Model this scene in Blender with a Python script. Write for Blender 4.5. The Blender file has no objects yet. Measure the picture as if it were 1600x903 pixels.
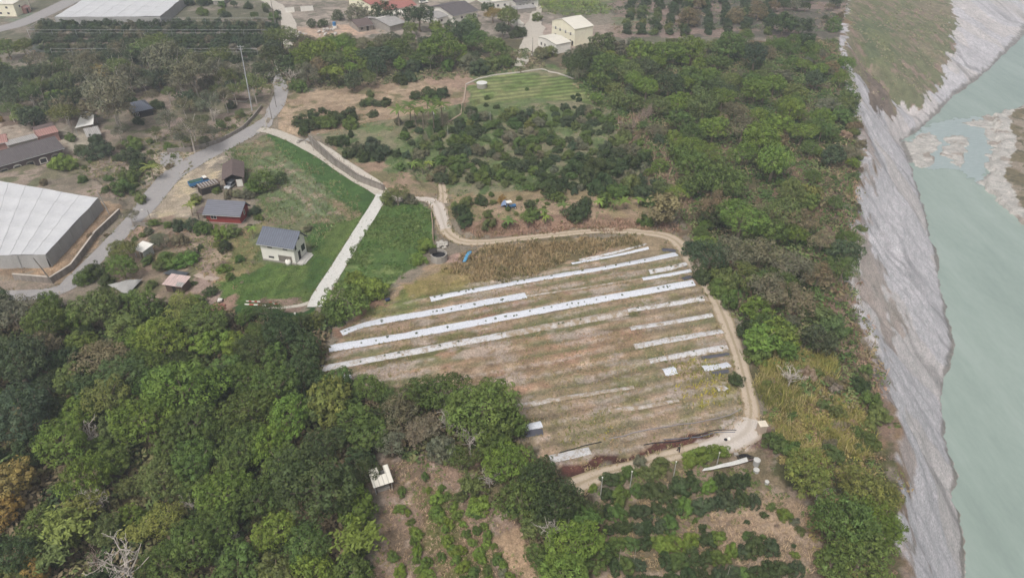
import bpy, bmesh, math, random
import numpy as np
from mathutils import Vector, Matrix, Euler

R_ = math.radians
random.seed(7)
rng = np.random.default_rng(11)
scene = bpy.context.scene
COL = scene.collection

# ------------------------------------------------------------------ camera, sky, sun, exposure
CAM_H, PITCH, FOC = 90.0, 35.0, 1150.0          # metres, degrees below horizontal, focal length in photo pixels
PW, PH = 1600.0, 903.0
cam = bpy.data.cameras.new('camera')
cam.sensor_width = 36.0
cam.lens = 36.0 * FOC / PW
cam.clip_start, cam.clip_end = 0.5, 12000.0
camo = bpy.data.objects.new('camera', cam)
COL.objects.link(camo)
camo.location = (0, 0, CAM_H)
camo.rotation_euler = (R_(90 - PITCH), 0, 0)
scene.camera = camo

SUN_EL, SUN_AZ = 58.0, 205.0                    # azimuth measured clockwise from +Y
world = bpy.data.worlds.new('World')
scene.world = world
world.use_nodes = True
nt = world.node_tree
bg = nt.nodes['Background']
sky = nt.nodes.new('ShaderNodeTexSky')
sky.sky_type = 'NISHITA'
sky.sun_disc = False
sky.sun_elevation = R_(SUN_EL)
sky.sun_rotation = R_(SUN_AZ)
sky.air_density, sky.dust_density, sky.ozone_density = 1.0, 6.0, 1.0
hs = nt.nodes.new('ShaderNodeHueSaturation')    # cloud cover: the sky's own light, nearly grey
hs.inputs['Saturation'].default_value = 0.30
nt.links.new(sky.outputs[0], hs.inputs['Color'])
nt.links.new(hs.outputs[0], bg.inputs['Color'])
bg.inputs['Strength'].default_value = 0.088

sl = bpy.data.lights.new('sun', 'SUN')
sl.energy = 1.5
sl.angle = R_(17)
sl.color = (1.0, 0.97, 0.94)
so = bpy.data.objects.new('sun', sl)
COL.objects.link(so)
_d = Vector((math.sin(R_(SUN_AZ)) * math.cos(R_(SUN_EL)), math.cos(R_(SUN_AZ)) * math.cos(R_(SUN_EL)), math.sin(R_(SUN_EL))))
so.rotation_euler = _d.to_track_quat('Z', 'Y').to_euler()
so.location = (0, 0, 300)

vs = scene.view_settings
vs.view_transform = 'Standard'
vs.look = 'None'
vs.exposure = 0.26
vs.gamma = 1.0
vs.use_curve_mapping = False
cy = scene.cycles
cy.use_adaptive_sampling = True
cy.adaptive_threshold = 0.03
cy.max_bounces = 4
cy.diffuse_bounces = 2
cy.glossy_bounces = 2
cy.transmission_bounces = 2
cy.volume_bounces = 1
cy.transparent_max_bounces = 4

# ------------------------------------------------------------------ small maths
def S(r, g, b):
    f = lambda c: ((c / 255.0 + 0.055) / 1.055) ** 2.4 if c > 10 else c / 255.0 / 12.92
    return (f(r), f(g), f(b))

def sstep(a, b, x):
    t = np.clip((x - a) / (b - a), 0, 1)
    return t * t * (3 - 2 * t)

_lat = {}
def vnoise(x, y, scale, seed=0):
    key = seed
    if key not in _lat:
        _lat[key] = np.random.default_rng(1000 + seed).random((256, 256))
    L = _lat[key]
    x = np.asarray(x, float) / scale + 37.3; y = np.asarray(y, float) / scale + 91.7
    xi = np.floor(x).astype(int); yi = np.floor(y).astype(int)
    fx = x - xi; fy = y - yi
    fx = fx * fx * (3 - 2 * fx); fy = fy * fy * (3 - 2 * fy)
    a = L[xi & 255, yi & 255]; b = L[(xi + 1) & 255, yi & 255]
    c = L[xi & 255, (yi + 1) & 255]; d = L[(xi + 1) & 255, (yi + 1) & 255]
    return (a * (1 - fx) + b * fx) * (1 - fy) + (c * (1 - fx) + d * fx) * fy

def fbm(x, y, scale, seed=0, octv=4):
    s = 0; amp = 1; tot = 0
    for o in range(octv):
        s = s + amp * vnoise(x, y, scale / 2 ** o, seed + 17 * o); tot += amp; amp *= 0.55
    return s / tot

CP, SP = math.cos(R_(PITCH)), math.sin(R_(PITCH))
def ray(px, py):
    a = (px - PW / 2) / FOC; b = (PH / 2 - py) / FOC
    return np.array([a, CP + b * SP, -SP + b * CP])
def flat(px, py, z=0.0):                         # photo pixel -> point on the level z
    d = ray(px, py); t = (z - CAM_H) / d[2]
    return np.array([d[0] * t, d[1] * t])
def proj(x, y, z):
    dz = z - CAM_H
    dep = y * CP - dz * SP
    up = y * SP + dz * CP
    return PW / 2 + x / dep * FOC, PH / 2 - up / dep * FOC, dep

def inpoly(x, y, poly):
    x = np.asarray(x, float); y = np.asarray(y, float)
    p = np.asarray(poly, float)
    out = np.zeros(x.shape, bool)
    bb = (x >= p[:, 0].min()) & (x <= p[:, 0].max()) & (y >= p[:, 1].min()) & (y <= p[:, 1].max())
    if not bb.any(): return out
    xs = x[bb]; ys = y[bb]; r = np.zeros(xs.shape, bool)
    n = len(p)
    for i in range(n):
        x0, y0 = p[i]; x1, y1 = p[(i + 1) % n]
        if y0 == y1: continue
        c = ((y0 > ys) != (y1 > ys)) & (xs < (x1 - x0) * (ys - y0) / (y1 - y0) + x0)
        r ^= c
    out[bb] = r
    return out

def polydist(x, y, line, vals=None):             # distance to an open polyline, and values carried along it
    x = np.asarray(x, float); y = np.asarray(y, float)
    best = np.full(x.shape, 1e9); bv = None
    if vals is not None: bv = [np.zeros(x.shape) for _ in vals[0]]
    for i in range(len(line) - 1):
        ax, ay = line[i]; bx, by = line[i + 1]
        dx, dy = bx - ax, by - ay
        t = np.clip(((x - ax) * dx + (y - ay) * dy) / (dx * dx + dy * dy + 1e-9), 0, 1)
        d = np.hypot(x - ax - t * dx, y - ay - t * dy)
        m = d < best
        best = np.where(m, d, best)
        if vals is not None:
            for k in range(len(vals[0])):
                bv[k] = np.where(m, vals[i][k] * (1 - t) + vals[i + 1][k] * t, bv[k])
    return (best, bv) if vals is not None else best

# ------------------------------------------------------------------ the lie of the land
DROP = 30.0
_T = [flat(*p) for p in [(1436, 960), (1424, 903), (1404, 840), (1410, 760), (1400, 700), (1394, 640), (1370, 590), (1364, 545), (1346, 500), (1322, 456), (1316, 430), (1336, 380), (1322, 325), (1342, 290), (1346, 226), (1336, 180), (1312, 92), (1318, 40), (1330, 0)]]
_B = [flat(*p, z=-DROP) for p in [(1512, 980), (1503, 903), (1490, 750), (1475, 680), (1475, 610), (1486, 540), (1470, 440), (1445, 330), (1425, 262), (1408, 222), (1445, 196), (1490, 150), (1545, 110), (1600, 55), (1640, 0)]]
TX = np.array([p[0] for p in _T]); TY = np.array([p[1] for p in _T])
BX = np.array([p[0] for p in _B]); BY = np.array([p[1] for p in _B])
TY = np.concatenate([[-3000], TY, [3000]]); TX = np.concatenate([[TX[0] - 10], TX, [TX[-1] + 700]])
BY = np.concatenate([[-3000], BY, [3000]]); BX = np.concatenate([[BX[0] - 10], BX, [BX[-1] + 1500]])
def zl(pts, z): return [tuple(flat(*p, z=z)) for p in pts]
BANK = zl([(1640, 150), (1600, 170), (1568, 176), (1552, 186), (1556, 205), (1562, 228), (1552, 262), (1542, 285), (1560, 318), (1600, 356), (1660, 400), (1900, 420), (1900, 150)], -DROP)
BARS = [zl(p, -DROP) for p in ([(1432, 212), (1455, 207), (1463, 222), (1462, 244), (1440, 263), (1420, 256), (1404, 240), (1406, 226)],
                               [(1481, 208), (1497, 212), (1511, 216), (1512, 232), (1518, 246), (1503, 264), (1490, 258), (1481, 240), (1476, 232)],
                               [(1506, 194), (1532, 186), (1553, 182), (1566, 200), (1568, 232), (1556, 268), (1548, 290), (1530, 292), (1534, 272), (1546, 248), (1552, 226), (1541, 206)])]
FP_px = [(478, 214, 1.0, .8), (492, 232, 2.6, .7), (520, 256, 2.8, .7), (560, 283, 2.4, .7), (600, 298, 1.6, 1.0), (640, 304, 1.0, 2.5), (672, 304, .5, 6), (692, 290, .2, 9), (708, 318, .6, 4),
         (710, 345, .8, 3), (724, 362, 1.1, 3), (748, 371, 1.3, 3), (800, 365, 1.5, 3), (880, 357, 1.6, 3), (950, 350, 1.4, 3.5), (1010, 355, .8, 5), (1055, 362, .3, 8)]
FP = [tuple(flat(p[0], p[1])) for p in FP_px]
FPV = [(p[2], p[3]) for p in FP_px]
TERR = FP + [tuple(flat(*p)) for p in [(1090, 330), (1010, 180), (940, 110), (700, 70), (440, 90), (415, 190)]]
GY_line_px = [(-60, 448), (24, 436), (82, 441), (113, 421), (150, 370), (188, 334), (196, 322)]
GYL = [tuple(flat(*p)) for p in GY_line_px]
GYARD = GYL + [tuple(flat(*p)) for p in [(160, 290), (0, 250), (-80, 250)]]

def hgt(x, y):
    x = np.asarray(x, float); y = np.asarray(y, float)
    T = np.interp(y, TY, TX) + (fbm(y * 0 + 3, y, 12, 5, 4) - .5) * 8.0
    B = np.interp(y, BY, BX) + (fbm(y * 0 + 7, y, 6, 9, 3) - .5) * 4.0
    s = (x - T) / (B - T)
    sc_ = np.clip(s, 0, 1)
    prof = np.where(sc_ < .06, sc_ * sc_ / .12, sc_ - .03) / .97
    prof = np.minimum(prof, 1)
    z = -DROP * prof
    und = (fbm(x, y, 34, 2, 3) - .5) * 0.9 * sstep(2, 20, T - x)
    z = z + und
    if np.any((s > 0) & (s < 1)):
        # gullies in the mudstone run down the fall line
        u = .31 * x + .95 * y
        v = .95 * x - .31 * y
        w = np.clip(sc_ * (1 - sc_) * 4, 0, 1) * ((s > 0) & (s < 1))
        uu = u + (fbm(u, v, 14, 21, 3) - .5) * 7
        uw = uu + .22 * v + (fbm(u, v, 30, 25, 2) - .5) * 10
        r1 = np.abs(2 * fbm(uw, v * .22, 16.0, 31, 2) - 1)
        r2 = np.abs(2 * fbm(uu, v * .16, 5.0, 41, 3) - 1) * sstep(.35, .65, fbm(u, v, 20, 43, 2))
        r3 = np.abs(2 * fbm(uw, v * .14, 1.6, 51, 2) - 1)
        soft = 1 - .55 * sstep(292, 310, y) * (1 - sstep(.45, .8, sc_))
        z = z + w * soft * (2.6 * r1 + 1.5 * r2 + .30 * r3 + 4.4 * (fbm(x, y, 9, 45, 5) - .5) - 1.4)
        # the deep gully behind the near arete
        g = np.exp(-((y - (309 - .30 * (x - T))) / 8.0) ** 2) * w * sstep(.02, .25, sc_) * (1 - sstep(.75, 1, sc_))
        z = z - 7 * g
        z = np.minimum(z, np.where(s > 0, und, z))
    # river bed, far bank, bars
    out = s >= 1
    zb = -DROP - 1.6 * sstep(0, 6, x - B)
    z = np.where(out, np.minimum(z, zb), z)
    far = (x > 60) & (y > 150) & (y < 500) & (s > .9)
    if np.any(far):
        wx = x + (fbm(x, y, 5, 61, 3) - .5) * 9; wy = y + (fbm(x, y, 5, 71, 3) - .5) * 9
        bn = np.zeros(x.shape, bool)
        for p in BARS: bn |= inpoly(wx, wy, p)
        z = np.where(bn & (s > .9), np.maximum(z, -DROP + .10 + .55 * fbm(x, y, 3, 81, 3)), z)
        bk = inpoly(wx, wy, BANK)
        z = np.where(bk & (s > .9), -DROP + .3 + 2.6 * fbm(x, y, 12, 83, 4), z)
    m = inpoly(x, y, FIELD)                       # furrows along the beds
    if m.any():
        q = -(x - _fa[0]) * _fu[1] + (y - _fa[1]) * _fu[0]
        z = z + np.where(m, .13 * np.sin(q * 2 * math.pi / 3.1) + .05 * (fbm(x, y, 1.5, 91, 2) - .5), 0)
    # orchard terrace behind the retaining wall
    m = inpoly(x, y, TERR)
    if m.any():
        d, (hv, wv) = polydist(x, y, FP, FPV)
        z = z + np.where(m, hv * sstep(.05, 1, d / wv) * (1 - sstep(60, 130, d)), 0)
        z = z + np.where(m, 1.2 * sstep(4, 45, d) * (1 - sstep(60, 130, d)), 0)
    m = inpoly(x, y, GYARD)
    if m.any():
        d = polydist(x, y, GYL)
        z = z + np.where(m, 1.3 * sstep(.05, .6, d), 0)
    return z

_fa, _fb = flat(514, 545), flat(1084, 442)
_fu = (_fb - _fa) / np.linalg.norm(_fb - _fa)
FIELD = np.array([tuple(flat(*p)) for p in [(505, 592), (514, 545), (556, 505), (620, 470), (672, 455), (860, 420), (1000, 385), (1062, 396), (1104, 452), (1142, 545), (1168, 615), (1170, 660), (1060, 690), (900, 725), (858, 722), (800, 640), (640, 612)]])
def h1(x, y): return float(hgt(np.array([x]), np.array([y]))[0])
def Garr(px, py, dz=0.0):                         # photo pixels -> points on the land (dz above it)
    px = np.asarray(px, float); py = np.asarray(py, float)
    a = (px - PW / 2) / FOC; b = (PH / 2 - py) / FOC
    dx, dy, dzr = a, CP + b * SP, -SP + b * CP
    z = np.zeros(px.shape)
    for k in range(12):
        t = (z + dz - CAM_H) / dzr
        zn = hgt(dx * t, dy * t)
        if k > 1 and np.abs(zn - z).max() < .01: break
        z = z * .4 + zn * .6
    t = (z + dz - CAM_H) / dzr
    return np.stack([dx * t, dy * t, z], -1)
def G(px, py, dz=0.0): return Vector(Garr([px], [py], dz)[0])
def Gs(pts, dz=0.0):
    a = np.array(pts, float)
    return [Vector(v) for v in Garr(a[:, 0], a[:, 1], dz)]
# ------------------------------------------------------------------ objects, parts, labels
def tag(o, label=None, cat=None, group=None, kind=None):
    if label: o['label'] = label
    if cat: o['category'] = cat
    if group: o['group'] = group
    if kind: o['kind'] = kind
    return o
def empty(name, loc=(0, 0, 0), rz=0.0, label=None, cat=None, group=None):
    o = bpy.data.objects.new(name, None)
    COL.objects.link(o)
    o.location = loc; o.rotation_euler = (0, 0, rz); o.empty_display_size = .3
    return tag(o, label, cat, group)
def link(name, me, parent=None, loc=None):
    o = bpy.data.objects.new(name, me)
    COL.objects.link(o)
    if parent is not None: o.parent = parent
    if loc is not None: o.location = loc
    return o

def mesh_np(name, V, Fc, mat=None, col=None, smooth=False):
    """V (n,3), Fc (m,k) all faces of k corners; col (n,3) per-vertex colour."""
    V = np.asarray(V, np.float32); Fc = np.asarray(Fc, np.int32)
    me = bpy.data.meshes.new(name)
    n, (m, k) = len(V), Fc.shape
    me.vertices.add(n); me.vertices.foreach_set('co', V.ravel())
    me.loops.add(m * k); me.loops.foreach_set('vertex_index', Fc.ravel())
    me.polygons.add(m); me.polygons.foreach_set('loop_start', np.arange(0, m * k, k, dtype=np.int32))
    me.polygons.foreach_set('loop_total', np.full(m, k, np.int32))
    if smooth: me.polygons.foreach_set('use_smooth', np.ones(m, bool))
    if col is not None:
        a = me.color_attributes.new('Col', 'FLOAT_COLOR', 'POINT')
        c = np.ones((n, 4), np.float32); c[:, :3] = col
        a.data.foreach_set('color', c.ravel())
    me.update(calc_edges=True)
    if mat: me.materials.append(mat)
    return me

class MB:
    """collects boxes, prisms, tubes and sheets and links them as one mesh object"""
    def __init__(s): s.v = []; s.f = []
    def add(s, vs, fs, M=None):
        b = len(s.v)
        for p in vs:
            p = Vector(p)
            s.v.append(tuple(M @ p) if M is not None else tuple(p))
        s.f += [tuple(i + b for i in f) for f in fs]
        return s
    def box(s, x0, x1, y0, y1, z0, z1, M=None):
        return s.add([(x0, y0, z0), (x1, y0, z0), (x1, y1, z0), (x0, y1, z0), (x0, y0, z1), (x1, y0, z1), (x1, y1, z1), (x0, y1, z1)],
                     [(3, 2, 1, 0), (4, 5, 6, 7), (0, 1, 5, 4), (1, 2, 6, 5), (2, 3, 7, 6), (3, 0, 4, 7)], M)
    def hexa(s, low, high, M=None):
        n = len(low)
        return s.add(list(low) + list(high), [tuple(range(n - 1, -1, -1)), tuple(range(n, 2 * n))] + [(i, (i + 1) % n, n + (i + 1) % n, n + i) for i in range(n)], M)
    def slab(s, pts, t, M=None):                 # a plate of thickness t (downwards) whose top outline is pts
        return s.hexa([(p[0], p[1], p[2] - t) for p in pts], pts, M)
    def prism(s, prof, x0, x1, M=None):          # outline in (y, z) extruded along x
        n = len(prof)
        return s.add([(x0, y, z) for y, z in prof] + [(x1, y, z) for y, z in prof],
                     [tuple(range(n - 1, -1, -1)), tuple(range(n, 2 * n))] + [(i, (i + 1) % n, n + (i + 1) % n, n + i) for i in range(n)], M)
    def tube(s, pts, rad, seg=6, cap=True, M=None):
        pts = [Vector(p) for p in pts]
        if not hasattr(rad, '__len__'): rad = [rad] * len(pts)
        b = len(s.v); n = len(pts)
        up = Vector((0, 0, 1))
        for i, p in enumerate(pts):
            d = (pts[min(i + 1, n - 1)] - pts[max(i - 1, 0)])
            if d.length < 1e-6: d = Vector((0, 0, 1))
            d.normalize()
            a = d.cross(up if abs(d.z) < .95 else Vector((1, 0, 0))).normalized(); c = a.cross(d)
            for k in range(seg):
                t = 2 * math.pi * k / seg
                q = p + (a * math.cos(t) + c * math.sin(t)) * rad[i]
                s.v.append(tuple(M @ q) if M is not None else tuple(q))
        for i in range(n - 1):
            for k in range(seg):
                k2 = (k + 1) % seg
                s.f.append((b + i * seg + k, b + i * seg + k2, b + (i + 1) * seg + k2, b + (i + 1) * seg + k))
        if cap:
            s.f.append(tuple(b + k for k in range(seg - 1, -1, -1)))
            s.f.append(tuple(b + (n - 1) * seg + k for k in range(seg)))
        return s
    def cyl(s, c, r, z0, z1, seg=16, r2=None, M=None):
        r2 = r if r2 is None else r2
        return s.hexa([(c[0] + r * math.cos(2 * math.pi * k / seg), c[1] + r * math.sin(2 * math.pi * k / seg), z0) for k in range(seg)],
                      [(c[0] + r2 * math.cos(2 * math.pi * k / seg), c[1] + r2 * math.sin(2 * math.pi * k / seg), z1) for k in range(seg)], M)
    def dome(s, c, r, z0, h, seg=14, rings=5, M=None):
        vs = []; fs = []
        for i in range(rings):
            a = math.pi / 2 * i / rings
            for k in range(seg):
                t = 2 * math.pi * k / seg
                vs.append((c[0] + r * math.cos(a) * math.cos(t), c[1] + r * math.cos(a) * math.sin(t), z0 + h * math.sin(a)))
        vs.append((c[0], c[1], z0 + h))
        for i in range(rings - 1):
            for k in range(seg):
                k2 = (k + 1) % seg
                fs.append((i * seg + k, i * seg + k2, (i + 1) * seg + k2, (i + 1) * seg + k))
        for k in range(seg): fs.append(((rings - 1) * seg + k, (rings - 1) * seg + (k + 1) % seg, len(vs) - 1))
        return s.add(vs, fs, M)
    def build(s, name, mat, parent=None, smooth=False, bevel=0.0, loc=None):
        me = bpy.data.meshes.new(name)
        me.from_pydata(s.v, [], s.f); me.update()
        if bevel > 0:
            bm = bmesh.new(); bm.from_mesh(me)
            bmesh.ops.bevel(bm, geom=[e for e in bm.edges if len(e.link_faces) == 2 and e.calc_face_angle(0) > .5], offset=bevel, segments=1, affect='EDGES')
            bm.to_mesh(me); bm.free()
        if smooth: me.polygons.foreach_set('use_smooth', [True] * len(me.polygons))
        me.materials.append(mat)
        return link(name, me, parent, loc)

# ------------------------------------------------------------------ materials
class NT:
    def __init__(s, name):
        s.m = bpy.data.materials.new(name); s.m.use_nodes = True
        s.t = s.m.node_tree; s.b = s.t.nodes['Principled BSDF']
        s.b.inputs['Specular IOR Level'].default_value = .25
    def n(s, typ, **kw):
        x = s.t.nodes.new(typ)
        for k, v in kw.items():
            if k in ('operation', 'data_type', 'blend_type', 'attribute_name', 'feature', 'wave_type', 'bands_direction', 'noise_dimensions', 'clamp', 'distance'): setattr(x, k, v)
            else: x.inputs[k].default_value = v
        return x
    def l(s, a, b): s.t.links.new(a, b)
    def noise(s, scale, detail=4, rough=.6, vec=None, stretch=None):
        x = s.n('ShaderNodeTexNoise'); x.inputs['Scale'].default_value = scale
        x.inputs['Detail'].default_value = detail; x.inputs['Roughness'].default_value = rough
        src = vec or s.coord()
        if stretch:
            mp = s.n('ShaderNodeMapping'); mp.inputs['Scale'].default_value = stretch[:3]
            if len(stretch) > 3: mp.inputs['Rotation'].default_value = (0, 0, stretch[3])
            s.l(src, mp.inputs['Vector']); src = mp.outputs[0]
        s.l(src, x.inputs['Vector'])
        return x.outputs['Fac']
    def coord(s, kind='Object'):
        if not hasattr(s, '_c'): s._c = s.t.nodes.new('ShaderNodeTexCoord')
        return s._c.outputs[kind]
    def ramp(s, fac, stops):
        r = s.t.nodes.new('ShaderNodeValToRGB'); e = r.color_ramp.elements
        while len(e) < len(stops): e.new(.5)
        for i, (p, c) in enumerate(stops):
            e[i].position = p; e[i].color = (*c, 1) if len(c) == 3 else c
        s.l(fac, r.inputs[0]); return r.outputs[0]
    def mix(s, fac, a, b, mode='MIX'):
        x = s.t.nodes.new('ShaderNodeMix'); x.data_type = 'RGBA'; x.blend_type = mode
        for val, idx in ((fac, 0), (a, 6), (b, 7)):
            if hasattr(val, 'is_linked') or hasattr(val, 'links'): s.l(val, x.inputs[idx])
            elif idx == 0: x.inputs[0].default_value = val
            else: x.inputs[idx].default_value = (*val, 1)
        return x.outputs[2]
    def bump(s, h, strength=.4, dist=.1):
        b = s.t.nodes.new('ShaderNodeBump'); b.inputs['Strength'].default_value = strength; b.inputs['Distance'].default_value = dist
        s.l(h, b.inputs['Height']); s.l(b.outputs[0], s.b.inputs['Normal'])
    def done(s, color=None, rough=.9):
        if color is not None:
            if hasattr(color, 'links'): s.l(color, s.b.inputs['Base Color'])
            else: s.b.inputs['Base Color'].default_value = (*color, 1)
        s.b.inputs['Roughness'].default_value = rough
        return s.m

_mc = {}
def paint(name, rgb, rough=.8, var=.18, scale=.8, fine=6.0):   # a plain coat with wear: broad and fine mottling
    if name in _mc: return _mc[name]
    m = NT(name)
    f = m.noise(scale, 3); g = m.noise(fine, 4)
    lo = tuple(c * (1 - var) for c in rgb); hi = tuple(min(1, c * (1 + var * .7)) for c in rgb)
    c = m.ramp(f, [(.3, lo), (.7, hi)])
    c = m.mix(.35, c, m.ramp(g, [(.3, tuple(x * (1 - var * 1.3) for x in rgb)), (.7, hi)]))
    _mc[name] = m.done(c, rough)
    return _mc[name]

def roofmat(name, rgb, step=.9, axis=0, rough=.75, var=.25):   # corrugated or seamed roofing, streaked along the fall
    if name in _mc: return _mc[name]
    m = NT(name)
    st = [1.2, 1.2, 1.2]; st[1 - axis] = .25
    f = m.noise(1.6, 4, .6, stretch=st)
    c = m.ramp(f, [(.28, tuple(x * (1 - var) for x in rgb)), (.5, rgb), (.75, tuple(min(1, x * (1 + var)) for x in rgb))])
    w = m.n('ShaderNodeTexWave', wave_type='BANDS', bands_direction='X' if axis == 0 else 'Y')
    w.inputs['Scale'].default_value = .314 / step * 1.0; w.inputs['Distortion'].default_value = .2
    m.l(m.coord(), w.inputs['Vector'])
    c = m.mix(m.ramp(w.outputs['Fac'], [(0, (.0,) * 3), (.08, (.0,) * 3), (.16, (1,) * 3)]), tuple(x * .72 for x in rgb), c)
    m.bump(w.outputs['Fac'], .3, .06)
    _mc[name] = m.done(c, rough)
    return _mc[name]

def ribbon(name, px_pts, mat, off=.08, step=1.0, cols=9, wob=.25, seed=0):
    """a draped strip: px_pts = (px, py, width in metres)"""
    P = Garr([p[0] for p in px_pts], [p[1] for p in px_pts])[:, :2]
    Wd = np.array([p[2] for p in px_pts], float)
    pts = []; ws = []
    for i in range(len(P) - 1):
        p0 = P[max(i - 1, 0)]; p1 = P[i]; p2 = P[i + 1]; p3 = P[min(i + 2, len(P) - 1)]
        n = max(2, int(np.linalg.norm(p2 - p1) / step))
        for k in range(n):
            t = k / n
            pts.append(.5 * ((2 * p1) + (-p0 + p2) * t + (2 * p0 - 5 * p1 + 4 * p2 - p3) * t * t + (-p0 + 3 * p1 - 3 * p2 + p3) * t ** 3))
            ws.append(Wd[i] * (1 - t) + Wd[i + 1] * t)
    pts.append(P[-1]); ws.append(Wd[-1])
    pts = np.array(pts); ws = np.array(ws)
    d = np.gradient(pts, axis=0); d /= np.linalg.norm(d, axis=1)[:, None] + 1e-9
    nrm = np.stack([-d[:, 1], d[:, 0]], 1)
    L = np.arange(len(pts))
    wl = 1 + wob * (fbm(L * step, L * 0, 5, 300 + seed, 3) - .5) * 2
    wr = 1 + wob * (fbm(L * step, L * 0 + 9, 5, 340 + seed, 3) - .5) * 2
    V = []; u = np.linspace(-1, 1, cols)
    for c in range(cols):
        w = np.where(u[c] < 0, wl, wr) * ws * .5 * u[c]
        q = pts + nrm * w[:, None]
        V.append(np.column_stack([q, hgt(q[:, 0], q[:, 1]) + off]))
    V = np.stack(V, 1).reshape(-1, 3)
    n = len(pts); idx = np.arange(n * cols).reshape(n, cols)
    F = np.stack([idx[:-1, :-1], idx[:-1, 1:], idx[1:, 1:], idx[1:, :-1]], -1).reshape(-1, 4)[:, ::-1]
    C = np.repeat(np.tile(np.abs(u), n)[:, None], 3, 1)
    return link(name, mesh_np(name, V, F, mat, C, smooth=True)), pts, ws

def frame3(A, B, C):
    """A front-left, B front-right, C back-right ground points -> matrix (x along front, y to the back), width, depth"""
    A, B, C = Vector(A), Vector(B), Vector(C)
    ux = (B - A); ux.z = 0; w = ux.length; ux.normalize()
    uy = Vector((-ux.y, ux.x, 0))
    d = max(.5, (C - B).dot(uy))
    z = min(A.z, B.z, C.z)
    M = Matrix(((ux.x, uy.x, 0, A.x), (ux.y, uy.y, 0, A.y), (0, 0, 1, z), (0, 0, 0, 1)))
    return M, w, d
def place(root, M): root.matrix_world = M
# ------------------------------------------------------------------ ground colours by zone (real ground cover, seen from above)
xs = np.concatenate([[-4000, -2200, -1200, -700, -480, -380], np.arange(-300, 330.1, .66), [350, 400, 500, 700, 1200, 2200, 4000]])
ys = np.concatenate([[-3000, -1500, -600, -200, -60, 0, 30], np.arange(44, 440.1, .66), [460, 500, 560, 700, 1000, 1600, 3000, 6000]])
GX, GY_ = np.meshgrid(xs, ys)
gx = GX.ravel(); gy = GY_.ravel()
gz = hgt(gx, gy)
core = (gx > -301) & (gx < 331) & (gy > 43) & (gy < 441)
col = np.zeros((len(gx), 3)); col[:] = S(140, 130, 112)
n1 = fbm(gx, gy, 9, 101, 4); n2 = fbm(gx, gy, 2.6, 111, 3); n3 = fbm(gx, gy, 30, 121, 3)
col = col * (0.7 + .6 * n1)[:, None]

def zone(px, c, c2=None, soft=2.0, land=False, amt=1.0, scale=3.0, thr=.5, z=0.0, c3=None, wob=6.0):
    """paint a zone: base colour c, broken up by patches of c2 (and specks of c3)"""
    poly = Garr([p[0] for p in px], [p[1] for p in px])[:, :2] if land else np.array([tuple(flat(p[0], p[1], z)) for p in px])
    pad = 8
    sel = np.where((gx > poly[:, 0].min() - pad) & (gx < poly[:, 0].max() + pad) & (gy > poly[:, 1].min() - pad) & (gy < poly[:, 1].max() + pad) & core)[0]
    if not len(sel): return
    X = gx[sel]; Y = gy[sel]
    wx = X + (vnoise(X, Y, 4, 131) - .5) * soft * 2 + (vnoise(X, Y, 1.4, 135) - .5) * soft
    wy = Y + (vnoise(X, Y, 4, 141) - .5) * soft * 2 + (vnoise(X, Y, 1.4, 145) - .5) * soft
    m = inpoly(wx, wy, poly).astype(float)
    k = np.ones(len(sel))[:, None] * np.array(c)
    if c2 is not None:
        f = fbm(X, Y, scale * 2.2, 151, 4)
        t = sstep(thr - .07, thr + .07, f)[:, None]
        k = k * (1 - t) + np.array(c2) * t
    if c3 is not None:
        t = sstep(.58, .66, fbm(X, Y, scale * .8, 161, 3))[:, None]
        k = k * (1 - t) + np.array(c3) * t
    k = k * (.82 + .36 * vnoise(X, Y, 1.5, 171))[:, None]
    a = (m * amt)[:, None]
    col[sel] = col[sel] * (1 - a) + k * a

DIRT = S(168, 150, 132); STRAW = S(182, 160, 132); SAND = S(196, 182, 158); LITTER = S(78, 70, 52)
# village and far fields
zone([(-100, -60), (1320, -60), (1320, 130), (900, 130), (430, 120), (-100, 190)], S(140, 132, 116), S(112, 112, 90), scale=5)
zone([(430, -20), (860, -20), (860, 60), (800, 75), (560, 62), (430, 60)], S(168, 156, 142), S(140, 132, 118), c3=S(120, 118, 100), scale=4)
zone([(455, 45), (560, 35), (600, 50), (560, 62), (470, 60)], S(190, 165, 142), S(170, 150, 132), scale=3)
zone([(520, 36), (560, 42), (572, 54), (540, 56)], S(200, 172, 146))
zone([(0, 20), (70, 20), (40, 35), (0, 42)], S(120, 132, 110), S(140, 132, 115))
zone([(45, 40), (440, 30), (440, 95), (120, 110), (45, 80)], S(92, 98, 88), S(122, 112, 98), scale=4)
zone([(820, 40), (960, 40), (950, 66), (900, 85), (860, 100), (800, 112), (810, 70)], S(178, 160, 146), S(160, 146, 130), scale=4)
zone([(840, -20), (955, -20), (955, 20), (840, 20)], S(110, 122, 82), S(130, 128, 95), scale=3)
zone([(955, -20), (1330, -20), (1320, 60), (960, 60)], S(104, 100, 88), S(142, 124, 112), scale=4)
zone([(955, 25), (1020, 20), (1010, 52), (955, 55)], S(150, 132, 116), S(118, 124, 92), scale=3)
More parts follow.
